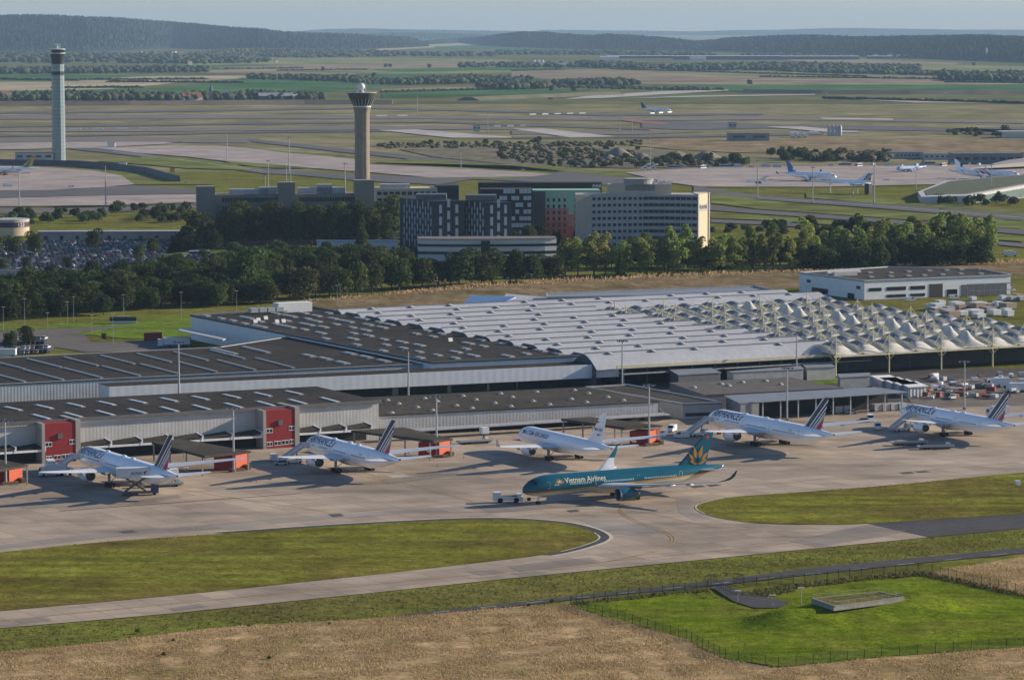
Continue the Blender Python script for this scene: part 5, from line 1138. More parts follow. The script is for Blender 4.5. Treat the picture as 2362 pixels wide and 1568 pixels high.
# --- ground vehicles
mTRW=M("truck_white",(.68,.69,.70),.4,.06,.8,spec=.5); mCABB=M("cab_blue",(.03,.06,.14),.4,.1,.8,spec=.5); mVANS=M("van_silver",(.45,.46,.47),.35,.06,.8,spec=.5)
def wheels(root,xs,y,r=.5,w=.3):
    for x in xs:
        for s_ in (1,-1): MB().tube((x,s_*y-w/2,r),(x,s_*y+w/2,r),r,r,12).build("wheel",mTYRE,root)
def vehicle(kind,label,px,py,rz,body=None,cat=None,group="service vehicles on the apron",name=None):
    p=P(px,py); body=body or mTRW
    root=thing(name or {'van':'van','car':'car','box':'box_truck','bus':'bus','stairs':'stair_truck'}[kind],label,cat or {'van':'van','car':'car','box':'truck','bus':'bus','stairs':'stair truck'}[kind],(p.x,p.y,0),rz,group)
    m=MB()
    def prof(pts,w,mi=0): m.hexa([(x,-w,z) for x,z in pts],[(x,w,z) for x,z in pts],mi)
    if kind=='van':
        prof([(-2.6,.35),(2.6,.35),(2.65,1.1),(1.9,1.35),(1.3,2.25),(-2.6,2.3)],.98); b=m.build("body",body,root,fix=True)
        g=MB(); g.hexa([(1.93,-.85,1.40),(1.38,-.85,2.15),(1.38,.85,2.15),(1.93,.85,1.40)],[(1.98,-.85,1.42),(1.43,-.85,2.17),(1.43,.85,2.17),(1.98,.85,1.42)]); g.build("windscreen",mGLD,b)
        for s_ in (1,-1): MB().box(.35,1.35,s_*.985-.01,s_*.985+.01,1.35,2.0).build("side_window",mGLD,b)
        wheels(root,(-1.6,1.7),.85,.36,.25)
    elif kind=='car':
        prof([(-2.1,.3),(2.1,.3),(2.15,.75),(1.2,.9),(-2.0,.95)],.88); prof([(-1.9,.96),(1.15,.9),(.45,1.45),(-1.4,1.48)],.76,1); b=m.build("body",[body,mGLD],root,fix=True)
        MB().box(-1.3,.4,-.7,.7,1.47,1.52).build("roof",body,b); wheels(root,(-1.35,1.35),.8,.33,.22)
    elif kind=='box':
        m.box(-4.2,2.0,-1.2,1.2,1.0,3.6); m.box(-4.2,3.6,-1.0,1.0,.6,.98); b=m.build("box_body",body,root)
        c=MB(); c.hexa([(2.1,-1.15,.6),(3.9,-1.15,.6),(3.9,1.15,.6),(2.1,1.15,.6)],[(2.1,-1.1,2.9),(3.5,-1.1,2.9),(3.5,1.1,2.9),(2.1,1.1,2.9)]); c=c.build("cab",body,root)
        MB().hexa([(3.80,-1.0,1.6),(3.60,-1.0,2.6),(3.60,1.0,2.6),(3.80,1.0,1.6)],[(3.85,-1.0,1.62),(3.65,-1.0,2.62),(3.65,1.0,2.62),(3.85,1.0,1.62)]).build("windscreen",mGLD,c); wheels(root,(-2.8,2.8),1.0,.5,.35)
    elif kind=='bus':
        m.box(-6,6,-1.27,1.27,.35,1.15,0); m.box(-6,6,-1.27,1.27,1.152,2.5,1); m.box(-6,6,-1.27,1.27,2.502,3.05,2); b=m.build("body",[mTRW,mGLD,body],root)
        MB().box(-3,3,-.8,.8,3.053,3.3).build("roof_unit",mMET,b); wheels(root,(-3.4,3.6),1.05,.5,.4)
    elif kind=='stairs':
        m.box(-3.4,3.2,-1.1,1.1,.5,1.0); m.box(2.0,3.4,-1.1,1.1,1.0,2.2); b=m.build("chassis",body,root)
        MB().box(3.35,3.45,-.9,.9,1.3,2.1).build("windscreen",mGLD,b)
        s_=MB(); s_.hexa([(-4.6,-.75,.9),(-4.2,-.75,.5),(-4.2,.75,.5),(-4.6,.75,.9)],[(3.6,-.75,5.0),(3.9,-.75,4.6),(3.9,.75,4.6),(3.6,.75,5.0)]); st=s_.build("stair_flight",mMET,root,fix=True)
        for q in (1,-1):
            MB().hexa([(-4.6,q*.85-.04,.95),(-4.6,q*.85+.04,.95),(3.6,q*.85+.04,5.1),(3.6,q*.85-.04,5.1)],[(-4.6,q*.85-.04,1.9),(-4.6,q*.85+.04,1.9),(3.6,q*.85+.04,6.1),(3.6,q*.85-.04,6.1)]).build("side_panel",mTRW,st,fix=True)
        MB().box(3.5,5.6,-1.0,1.0,4.6,4.85).build("top_platform",mMET,st)
        k=MB(); k.box(3.5,5.6,.95,1.05,4.853,6.2); k.box(3.5,5.6,-1.05,-.95,4.853,6.2); k.build("platform_rail",mTRW,st); MB().tube((1.4,0,1.0),(1.9,0,4.0),.2,.2,6).build("lift_strut",mSTEEL,root); wheels(root,(-2.2,2.3),.95,.45,.3)
    return root
HDs=R(118.4)
# stairs stand off the left front door of each airliner
for (nx,ny,hd,x_,lab) in ((-131,1004.8,119.1,6.8,"passenger stair truck at the front door of the leftmost airliner"),(-63.4,1032.1,118.5,6.5,"passenger stair truck at the nose of the second airliner"),(65.6,1100.6,118.3,6.5,"passenger stair truck at the nose of the long airliner"),(None,0,118.4,12.5,"passenger stair truck under the rightmost airliner's forward fuselage")):
    if nx is None: q=P(2079,950,4.6); nx,ny=q.x,q.y
    a=R(hd); f=Vector((math.cos(a),math.sin(a),0)); l=Vector((-f.y,f.x,0)); d=Vector((nx,ny,0))-f*x_+l*8.6
    o=vehicle('stairs',lab,1181,800,0,group="passenger stair trucks"); o.location=(d.x,d.y,0); o.rotation_euler=(0,0,math.atan2(-l.y,-l.x)+R(8))
def plc(nose,hd,aft,left): a=R(hd); return Vector((nose[0]-math.cos(a)*aft-math.sin(a)*left,nose[1]-math.sin(a)*aft+math.cos(a)*left,0))
def front(px,py): return px,py
vehicle('van',"white van with dark windscreen parked left of the second airliner's stairs",631,1062,R(100))
vehicle('box',"white box truck parked left of the leftmost airliner's stairs",116,1086,R(105)); vehicle('car',"pale blue car in front of the second airliner's stairs",648,1072,R(190),mVANS)
vehicle('van',"white high-roofed van beyond the freighter's tail",1550,995,R(250)); vehicle('van',"small white van beside the freighter's far wing",1572,1010,R(180)); vehicle('car',"silver estate car in front of the open-fronted shed",1963,954,R(190),mVANS)
vehicle('van',"white van parked behind the long airliner's tail, right of a pair",2007,971,R(270)); vehicle('car',"dark grey car left of the white van behind the long airliner's tail",1990,974,R(200),M("car_dark",(.05,.055,.06),.35,.1,1,spec=.5))
vehicle('van',"white cargo cart parked on the apron between the two right-hand airliners",2024,990,R(270))
for x,y,l in ((1815,952,"white belt loader beside the mast behind the long airliner"),(2300,960,"white tractor at the far right behind the last tail"),(120,1098,"white belt loader under the leftmost airliner's wing")): vehicle('box',l,x,y,R(200))
# raised catering truck beside the leftmost airliner
p=P(322,1141); root=thing("catering_truck","catering truck with raised white box on scissor legs and blue cab","truck",(p.x,p.y,0),R(10),"service vehicles on the apron")
m=MB(); m.box(-5,3.2,-1.2,1.2,.55,1.0); m.box(-4.8,-.5,-1.9,1.9,.3,.5); m.build("chassis",mMETD,root)
c=MB(); c.box(3.25,5.4,-1.2,1.2,.6,2.9); c=c.build("cab",mCABB,root); MB().box(5.40,5.46,-1.0,1.0,1.6,2.6).build("windscreen",mGLD,c)
for s_ in (1,-1):
    m=MB(); m.tube((-4.2,s_*.9,1.1),(1.8,s_*.9,5.1),.2,.2,6); m.build("scissor_arm",mMETD,root); m=MB(); m.tube((1.8,s_*.75,1.1),(-4.2,s_*.75,5.1),.2,.2,6); m.build("scissor_arm",mMETD,root)
bx=MB(); bx.box(-6.6,3.0,-1.3,1.3,5.1,8.0); bx=bx.build("raised_box",mTRW,root)
V_,F_=text_mesh("ACNA",3.2,bold=.02,shear=.2); MB().add([(-2.6+x,-1.33,6.1+y) for x,y,_ in V_],F_).build("lettering",mCABB,bx); m=MB(); m.add([(1.0,-1.33,6.5),(1.5,-1.33,6.1),(2.0,-1.33,7.3)],[(0,1,2)]); m.build("emblem",mNAVY,bx)
wheels(root,(-3.4,-2.2,4.2),1.0,.5,.35)
# tug and tow bar
p=P(1171,1158); root=thing("aircraft_tug","white low aircraft tug pulling the teal airliner","tug",(p.x,p.y,0),R(188),"service vehicles on the apron")
m=MB(); m.box(-4.2,4.2,-1.4,1.4,.55,1.75); m.box(-3.9,-2.7,-1.2,1.2,1.753,2.5); b=m.build("body",mTRW,root)
c=MB(); c.box(2.2,4.1,-1.35,-.1,1.76,3.0); c.box(2.2,4.1,.1,1.35,1.76,3.0); c.build("cab",[mTRW],b); MB().box(2.4,4.16,-1.0,1.0,2.1,2.8).build("cab_glass",mGLD,b)
m=MB(); m.box(-2.6,2.1,-1.1,1.1,1.753,1.95); m.build("deck",mMETD,b)
wheels(root,(-2.3,2.3),1.25,.75,.5)
q=P(1240,1152); a=P(1207,1156); root=thing("tow_bar","grey tow bar linking the white tug to the teal airliner's nose wheel","tow bar",(a.x,a.y,0),0); d=Vector((q.x-a.x,q.y-a.y,0)); MB().tube((0,0,.7),(d.x,d.y,.55),.16,.13,6).build("bar",mMETD,root); m=MB(); m.box(d.x*.4-.5,d.x*.4+.5,d.y*.4-.5,d.y*.4+.5,.1,.9); m.build("bar_wheel",mTYRE,root)
# loader platforms
for x,y,rz,l in ((2097,1026,R(14),"long low cargo loader parked on the apron, farther from the camera"),(2158,1035,R(12),"long low cargo loader parked on the apron, nearer the camera"),(1095,1023,R(25),"cargo loader with raised cab platform behind the freighter's wing"),(375,1122,R(20),"low cargo loader under the leftmost airliner's tail")):
    p=P(x,y); root=thing("cargo_loader",l,"cargo loader",(p.x,p.y,0),rz,"cargo loaders"); m=MB(); m.box(-6,6,-1.3,1.3,.7,1.15); m.box(-5.8,5.8,-1.5,-1.31,1.0,1.5); m.build("deck",mMET,root); MB().box(-5.5,5.5,-.9,.9,.3,.69).build("frame",mMETD,root)
    m=MB(); m.box(4.2,5.6,1.4,2.4,.5,1.7); k=m.build("operator_cab",mTRW,root)
    if x<1200: MB().box(2.2,4.6,-1.2,1.2,3.2,5.2).build("cab_platform",mTRW,root); m=MB(); m.tube((2.5,0,1.1),(4.2,0,3.2),.18,.18,6); m.tube((4.2,.3,1.1),(2.5,.3,3.2),.18,.18,6); m.build("scissor_arm",mMETD,root)
    wheels(root,(-4,-2.8,4),1.0,.4,.3)
# containers stacked before the open shed and in the yard
cont=None
def unit(px,py,label,w=1.6,h=1.7,rz=FA,mat=None,name="cargo_container",cat="container",group="air cargo containers by the open shed"):
    p=P(px,py); root=thing(name,label,cat,(p.x,p.y,0),rz,group); m=MB(); m.hexa([(-w*.9,-w,.35),(w*.9,-w,.35),(w*.9,w,.35),(-w*.9,w,.35)],[(-w,-w,h*1.5),(w,-w,h*1.5),(w,w,h*1.5),(-w,w,h*1.5)]); m.build("shell",mat or mMET,root); MB().box(-w,w,-w,w,.05,.34).build("dolly",mMETD,root); return root
for i,x in enumerate((2020,2039,2058,2077,1950,1930)): unit(x,948-.05*(x-2020),"pale air cargo container, "+("first","second","third","fourth","fifth","sixth")[i]+" along the open-fronted shed")
yr=random.Random(4)
mYARD=[mTRW,M("rust_orange",(.30,.12,.05)),mMET,mMETD,M("dull_red",(.25,.05,.05)),mTRW,mMET]
sheet("yard",[(2085,905),(2130,880),(2362,862),(2600,850),(2600,930),(2110,940)],.06,M("yard_surface",(.15,.125,.10),.9,.3,.15,fine=.4))
for i in range(70):
    x=yr.uniform(2125,2380); y=yr.uniform(868,922); j=yr.randrange(len(mYARD)); mt=mYARD[j]; cn=("white","rust orange","grey","dark grey","dull red","white","grey")[j]
    p=P(x,y); root=thing("baggage_cart",f"{cn} ground-support cart crowded in the equipment yard behind the rightmost airliner","cart",(p.x,p.y,0),yr.uniform(0,3),"carts crowded in the equipment yard"); w=yr.uniform(1.2,2.6); hh=yr.uniform(.8,2.2)
    m=MB(); m.box(-w,w,-.8,.8,.4,.6); m.build("bed",mMETD,root); m=MB(); m.box(-w*.9,w*yr.uniform(.2,.9),-.75,.75,.603,hh); m.build("load",mt,root); 
for x,y,l in ((2303,893,"large white high-lift truck in the equipment yard"),(2340,905,"white tow tractor at the right edge of the equipment yard")): vehicle('box',l,x,y,R(190))
# bus, red kiosk and trailer by the roundabout
sheet("road",[(-60,768),(180,752),(440,739),(470,744),(300,752),(190,764),(210,790),(440,782),(440,806),(200,812),(120,800),(-60,820)],.08,mAS2)
vehicle('bus',"dark and white city bus on the road below the dense wood",284,746,R(6),M("bus_dark",(.06,.065,.07),.5,.1,1),group="road vehicles")
p=P(353,785); root=thing("red_kiosk","dark red box-shaped kiosk beside the road","kiosk",(p.x,p.y,0),R(5)); MB().box(-3.8,3.8,-1.5,1.5,0,3.2).build("shell",mBLKRED,root); MB().box(-2.5,2.5,-1.53,-1.503,.4,2.2).build("shutter",M("dull_red",(.25,.05,.05)),root); MB().box(-3.9,3.9,-1.6,1.6,3.203,3.35).build("roof",M("kiosk_roof",(.22,.05,.05)),root)
p=P(405,800); root=thing("articulated_lorry","white articulated lorry parked beside the freight hall","lorry",(p.x,p.y,0),R(184)); MB().box(-6,5,-1.25,1.25,1.1,4.0).build("trailer",mTRW,root); c=MB(); c.box(5.3,7.4,-1.25,1.25,.6,3.4); c=c.build("cab",mTRW,root); MB().box(7.41,7.46,-1.1,1.1,1.8,2.9).build("windscreen",mGLD,c); wheels(root,(-4.5,-3.2,2.5,6.4),1.0,.5,.4)
p=P(15,823); root=thing("box_truck","white box truck at the left edge below the lower car park","truck",(p.x,p.y,0),R(175)); MB().box(-4,3,-1.2,1.2,.9,3.4).build("box_body",mTRW,root); MB().box(3.05,4.6,-1.1,1.1,.5,2.6).build("cab",mTRW,root); wheels(root,(-2.5,3.4),1.0,.5,.4)
# --- parked cars
CC=[("black",(.02,.02,.024)),("dark grey",(.06,.065,.07)),("silver",(.26,.27,.29)),("white",(.60,.61,.62)),("navy",(.015,.025,.07)),("red",(.22,.02,.02)),("blue",(.03,.08,.20))]
mCAR=[M("car_paint_"+n.replace(' ','_'),c,.45,.05,1,spec=.3) for n,c in CC]
def car_mb(m,x,y,a,mi,sc_=1.0,gl=7,van=False):
    c,s_=math.cos(a),math.sin(a); T=lambda p:(x+p[0]*c-p[1]*s_,y+p[0]*s_+p[1]*c,p[2]); hh=1.9 if van else 1.47
    lo=[(-2.15,.25),(2.15,.25),(2.2,.75),(1.15,.95),(-2.1,.98)]; m.hexa([T((u,-.88,z)) for u,z in lo],[T((u,.88,z)) for u,z in lo],mi)
    up=[(-1.95,.985),(1.1,.955),(.4,hh-.04),(-1.5,hh-.02)]; m.hexa([T((u,-.80+.1*(z>1.2),z)) for u,z in up],[T((u,.80-.1*(z>1.2),z)) for u,z in up],gl)
    m.hexa([T(p) for p in ((-1.45,-.66,hh-.015),(.35,-.66,hh-.03),(.35,.66,hh-.03),(-1.45,.66,hh-.015))],[T(p) for p in ((-1.4,-.62,hh+.03),(.3,-.62,hh+.02),(.3,.62,hh+.02),(-1.4,.62,hh+.03))],mi)
cr=random.Random(21); cmesh=[]
for i in range(7):
    m=MB(); car_mb(m,0,0,0,0,gl=1)
    for u in (-1.35,1.35):
        for v in (-.78,.78): m.tube((u,v-.1,.32),(u,v+.1,.32),.32,.32,8,2)
    o=m.build("parked_car",[mCAR[i],mGLD,mTYRE]); cmesh.append(o.data); bpy.data.objects.remove(o)
sheet("car_park",[(-120,640),(330,630),(420,622),(570,604),(560,590),(380,585),(400,550),(250,548),(60,556),(-120,562)],.05,M("car_park_surface",(.10,.095,.09),.9,.2,.2))
lot=[(-60,636),(320,628),(420,618),(560,606),(555,596),(370,588),(395,556),(250,552),(60,560),(-60,566)]
lw_=[P(x,y) for x,y in lot]; lp_=[(p.x,p.y) for p in lw_]; ca=R(6); spots=[]
xs_=[p[0] for p in lp_]; ys_=[p[1] for p in lp_]; row=0; y=min(ys_)
cells=[]
while y<max(ys_):
    x=min(xs_)
    while x<max(xs_): cells.append((x,y,row)); x+=2.62
    y+=(5.4 if row%2==0 else 10.5); row+=1
ok=in_poly(np.array([c[:2] for c in cells]),lp_)
spots=[c for c,k in zip(cells,ok) if k and cr.random()<.90]
ordn=["nearest","second","third","fourth","fifth","sixth","seventh","eighth","ninth","tenth","eleventh","twelfth"]
r0=min(s_[2] for s_ in spots); many=MB(); nind=0
for (x,y,rw) in spots:
    i=cr.choices(range(7),(28,24,12,9,16,4,10))[0]; a=R(90 if cr.random()<.5 else -90)+cr.uniform(-.04,.04)
    if nind<258:
        o=link("parked_car",cmesh[i],None,(x,y+cr.uniform(-.4,.4),.06),a); tag(o,f"{CC[i][0]} car in the {ordn[min(rw-r0,11)]} row from the near edge of the packed car park","car","cars in the packed car park"); nind+=1
    else: car_mb(many,x,y+cr.uniform(-.4,.4),a,i)
o=many.build("parked_cars",mCAR+[mGLD]); stuff(o)
sheet("car_park",[(-60,828),(118,812),(128,798),(60,778),(-60,786)],.09,M("car_park_surface",(.10,.095,.09),.9,.2,.2))
for k in range(4):
    for j in range(11):
        x=2+10.5*j+2*k; y=819-10.5*k-.5*j
        if cr.random()<.12 or x>118: continue
        p=P(x,y); i=cr.choices(range(7),(20,20,16,18,12,4,8))[0]; o=link("parked_car",cmesh[i],None,(p.x,p.y,.1),R(80)); tag(o,f"{CC[i][0]} car in the {ordn[k]} row of the small lower-left car park","car","cars in the lower-left car park")
# --- fences of the green enclosure
mFEN=M("fence_green",(.02,.045,.03),.6,.2,1)
def mesh_mat():
    m,nt,b=nodes("fence_mesh"); b.inputs['Base Color'].default_value=(.02,.045,.03,1); tr_=N(nt,'ShaderNodeBsdfTransparent'); mx=N(nt,'ShaderNodeMixShader'); mx.inputs[0].default_value=.16
    nt.links.new(tr_.outputs[0],mx.inputs[1]); nt.links.new(b.outputs[0],mx.inputs[2]); nt.links.new(mx.outputs[0],nt.nodes['Material Output'].inputs['Surface']); return m
mFM=mesh_mat()
def fence(pts,label,step=3.0,h=2.3,grp="fences round the green enclosure"):
    w_=[P(x,y) for x,y in pts]; root=thing("fence",label,"fence",(w_[0].x,w_[0].y,0),0,grp); o=w_[0]; panel=MB()
    for a,b_ in zip(w_,w_[1:]):
        l=(b_-a).length; k=max(1,int(l/step)); d=(b_-a).normalized()*0
        for i in range(k+1):
            q=a.lerp(b_,i/k)-o; z=0; m=MB(); m.box(q.x-.055,q.x+.055,q.y-.055,q.y+.055,-.3,h); m.build("post",mFEN,root)
        p,q=a-o,b_-o; n=Vector((-(q-p).y,(q-p).x,0)).normalized()*.015
        panel.hexa([p-n,q-n,q+n,p+n],[v+Vector((0,0,h-.15)) for v in (p-n,q-n,q+n,p+n)])
    panel.build("mesh_panel",mFM,root); return root
fence([(1316,1393),(1356,1409),(1459,1438),(1583,1474),(1673,1518.5),(1796,1539)],"dark mesh fence along the near-left side of the green enclosure")
fence([(1796,1539),(2033,1515),(2362,1491),(2480,1482)],"dark mesh fence along the near side of the green enclosure",4.2)
fence([(1316,1393),(1554,1366),(1632,1358)],"dark mesh fence between the service road and the lawn, left of the gate"); fence([(1716,1352),(1830,1345),(1960,1332),(2118,1320),(2150,1322),(2362,1370),(2480,1398)],"dark mesh fence round the back and right of the green enclosure")
for pts,l in (([(1624,1352),(1652,1348)],"left leaf of the open gate of the green enclosure"),([(1692,1345),(1715,1349)],"right leaf of the open gate of the green enclosure"),([(1652,1362),(1686,1378)],"short mesh gate folded beside the driveway")):
    a,b_=P(*pts[0]),P(*pts[1]); root=thing("gate",l,"gate",(a.x,a.y,0),0,"gate leaves of the green enclosure"); d=b_-a; m=MB(); n=Vector((-d.y,d.x,0)).normalized()*.05
    for z in (.2,1.3,2.5): m.hexa([(-n)+Vector((0,0,z)),d-n+Vector((0,0,z)),d+n+Vector((0,0,z)),n+Vector((0,0,z))],[(-n)+Vector((0,0,z+.1)),d-n+Vector((0,0,z+.1)),d+n+Vector((0,0,z+.1)),n+Vector((0,0,z+.1))])
    for k in range(9): q=d*k/8; m.box(q.x-.04,q.x+.04,q.y-.04,q.y+.04,.1,2.7)
    m.build("leaf_frame",mFEN,root)
blades("weeds",scatter([(1316,1392),(1554,1367),(1640,1359),(1640,1366),(1554,1374),(1330,1397)],3.5,41),.3,.8,.4,[Mleaf("weed_stalks",(.11,.10,.04),(.16,.13,.06)),Mleaf("weed_leaves",(.06,.075,.02),(.09,.10,.03))],42)
blades("weeds",scatter([(1680,1372),(1830,1350),(1960,1335),(2118,1321),(2150,1324),(2362,1372),(2480,1400),(2480,1408),(2362,1379),(2136,1331),(2118,1329),(1960,1345),(1840,1358),(1830,1368),(1760,1380)],4.5,43),.3,.95,.4,[Mleaf("weed_stalks",(.11,.10,.04),(.16,.13,.06)),Mleaf("weed_leaves",(.06,.075,.02),(.09,.10,.03))],44)
# bunker
K=Bld("bunker","low concrete bunker with a grassed flat roof on the bright green mound","bunker",1960,1412)
rp=[(1923,1401),(2086,1380),(2029,1367.5),(1871,1383)]; zt=3.4
q=K.poly(rp,zt); g=[(p.x,p.y) for p in q]; MB().prism(g,zt-.75,zt).build("roof_slab",M("bunker_concrete",(.30,.28,.25),.85,.2,.5,fine=.2),K.root)
c=sum(q,Vector())/4; gi=[(p.x+(c.x-p.x)*.04,p.y+(c.y-p.y)*.06) for p in q]; m=MB(); n=4
for i in range(4):
    a,b_=Vector((*g[i],0)),Vector((*g[(i+1)%4],0)); d=(b_-a).normalized(); w_=Vector((-d.y,d.x,0))*(.4 if True else 0); s_=1 if (c-a).dot(w_)>0 else -1
    m.hexa([p+Vector((0,0,zt+.003)) for p in (a,b_,b_+w_*s_,a+w_*s_)],[p+Vector((0,0,zt+.45+.003*i)) for p in (a,b_,b_+w_*s_,a+w_*s_)])
m.build("parapet",M("bunker_parapet",(.24,.225,.20),.8,.15,.5),K.root,fix=True)
MB().prism(gi,zt+.004,zt+.3).build("grass_roof",Mgrass("roof_grass",(.13,.14,.045),(.20,.17,.07),(.10,.12,.03),fine=1.5,streak=.3),K.root)
gw=[(p.x+(c.x-p.x)*.10,p.y+(c.y-p.y)*.14) for p in q]; MB().prism(gw,-1,zt-.76).build("wall",mDARK,K.root)
m=MB()
for i in range(4):
    a,b_=Vector((*gi[i],zt)),Vector((*gi[(i+1)%4],zt)); k=int((b_-a).length/2)
    for j in range(k): p=a.lerp(b_,j/k); m.tube(p+Vector((0,0,.3)),p+Vector((0,0,1.4)),.025,.025,4)
    m.tube(a+Vector((0,0,1.35)),b_+Vector((0,0,1.35)),.025,.025,4)
m.build("guard_rail",mMET,K.root)
for x,yt,yb in ((1848,1355,1398),(1702,1370,1392),(1782,1385,1402)): mast(x,yt,yb,"thin lamp post by the driveway of the bunker, "+("tallest of three" if x==1848 else "nearest the gate" if x<1750 else "in the middle"),"street_lamp",1,2,"lamp post","lamp posts by the bunker")
p=P(1676,1349); root=thing("road_sign","small round red no-entry sign by the enclosure gate","sign",(p.x,p.y,0),R(-90)); MB().tube((0,0,0),(0,0,2.4),.05,.05,6).build("post",mMET,root); s_=MB(); s_.tube((.06,0,2.6),(.10,0,2.6),.42,.42,16); s_=s_.build("disc",M("sign_red",(.5,.03,.03)),root); MB().box(.105,.12,-.28,.28,2.52,2.68).build("bar",mWHP,s_)
p=P(2347,1118); root=thing("marker_box","small white equipment box on the right-hand grass island","box",(p.x,p.y,0),R(20)); MB().box(-.8,.8,-.6,.6,.1,1.3).build("cabinet",mTRW,root); MB().box(-.9,.9,-.7,.7,0,.098).build("plinth",mCONC,root)
for i,(x,y) in enumerate(((1640,1065),(2073,1005),(2135,1008),(630,1063),(1010,1075),(1070,1056),(592,1111),(1215,1077),(100,1132))):
    p=P(x,y); root=thing("traffic_cone","small orange cone on the apron "+("behind the teal tail","between the right-hand airliners","under the rightmost wing","left of the second airliner","beside the pale slabs","near the second tail","below the second airliner's wing shadow","left of the teal nose","in the leftmost wing's shadow")[i],"cone",(p.x,p.y,0),0,"orange cones on the apron"); MB().lathe([(0,.28),(.05,.28),(.06,.2),(.75,.05)],8,'z').build("body",mORG,root)
# ---------------------------------------------------------------- towers
mGT=M("tower_glass",(.24,.31,.32),.3,.06,.2,spec=.5); mGTL=M("tower_joint",(.15,.19,.20),.5,.1,.2); mDKT=M("tower_dark",(.03,.032,.038),.45,.15,.3)
p=P(136,371); root=thing("control_tower","tall pale teal glass-clad control tower with a dark flared top, at the left","control tower",(p.x,p.y,0),R(10))
s=SC(371); w_=31/s/2; Ht=(371-103)/s
zt=lambda y:(371-y)/s
m=MB(); m.lathe([(-1,w_),(zt(148),w_*.93)],10,'z'); sh=m.build("shaft",mGT,root)
k=0
for y in range(364,150,-9):
    z=zt(y); f=1-.07*z/zt(148); m=MB(); m.lathe([(z,w_*f+.06),(z+.35,w_*f+.06)],10,'z'); m.build("joint_band",mGTL,sh)
for (y0,y1) in ((173,165),): m=MB(); m.lathe([(zt(y0),w_*.95+.15),(zt(y1),w_*.95+.15)],10,'z'); m.build("dark_band",mDKT,sh)
m=MB(); m.lathe([(zt(147.9),w_*.94),(zt(141),w_*.96),(zt(132),w_*1.03),(zt(124),w_*1.13)],20,'z'); m.build("flared_top",mDKT,root)
m=MB(); m.lathe([(zt(123.9),w_*1.13),(zt(122.5),w_*1.13)],20,'z'); m.build("white_rim",mWHP,root)
m=MB(); m.lathe([(zt(122.4),w_*.9),(zt(114.5),w_*1.0)],20,'z'); m.build("cab",mGLD,root)
m=MB(); m.lathe([(zt(114.4),w_*1.15),(zt(113),w_*1.15),(zt(112.8),w_*.4)],20,'z'); m.build("cab_roof",mWHP,root)
m=MB(); m.tube((0,0,zt(113)),(0,0,zt(104)),.9,.6,8); m.box(-3,3,-.5,.5,zt(103.5),zt(101.5)); m.tube((2.2,0,zt(113)),(2.2,0,zt(103)),.2,.2,6); m.build("radar",mWHP,root)
p=P(836,466); root=thing("control_tower","brown fluted concrete control tower with flared glass cab and a white radar dome","control tower",(p.x,p.y,0),R(20))
s=SC(466); zt=lambda y:(466-y)/s; w_=34.5/s/2
mTC=M("brown_concrete",(.27,.225,.18),.85,.12,.25); m=MB(); rings=[]
for z,f in ((-1,1.06),(zt(400),1.0),(zt(300),.98),(zt(262),1.0),(zt(252),1.12),(zt(247),1.18)):
    ring=[]
    for k in range(48):
        a=2*math.pi*k/48; q=1-.07*max(0,math.cos(8*a))**3; ring.append((w_*f*q*math.cos(a),w_*f*q*math.sin(a),z))
    rings.append(ring)
m.loft(rings); m.build("shaft",mTC,root,smooth=40,fix=True)
m=MB(); m.lathe([(zt(246.9),w_*1.2),(zt(244),w_*1.22)],28,'z'); m.build("white_ring",mWHP,root)
m=MB(); m.lathe([(zt(243.9),w_*1.14),(zt(228),w_*1.62)],20,'z'); cb=m.build("cab_glass",mGLD,root)
for k in range(20):
    a=2*math.pi*k/20; m=MB(); m.tube((w_*1.16*math.cos(a),w_*1.16*math.sin(a),zt(243.8)),(w_*1.65*math.cos(a),w_*1.65*math.sin(a),zt(228)),.28,.28,5); m.build("mullion",mMET,cb)
m=MB(); m.lathe([(zt(227.9),w_*1.66),(zt(214.5),w_*1.98),(zt(214),w_*1.9)],28,'z'); m.build("crown_band",M("crown_brown",(.075,.065,.06),.7,.1,.3),root)
m=MB(); m.lathe([(zt(214.2),w_*1.99),(zt(213),w_*1.99)],28,'z'); m.build("roof_rim",mMET,root)
r_=17.5/s/2; m=MB(); m.lathe([(r_*math.sin(R(a)),r_*math.cos(R(a))) for a in range(-70,91,16)],20,'z',(-.6,0,zt(200))); m.build("radar_dome",mWHP,root,smooth=True)
m=MB(); m.tube((-.6,0,zt(213)),(-.6,0,zt(207)),2.6,1.6,10); m.tube((2.5,-1,zt(213)),(2.5,-1,zt(184)),.28,.12,6); m.tube((-4,-2,zt(213)),(-4,-2,zt(205)),.3,.3,6); m.box(-8,-5,-1,1,zt(213),zt(209)); m.build("antennas",mMET,root)
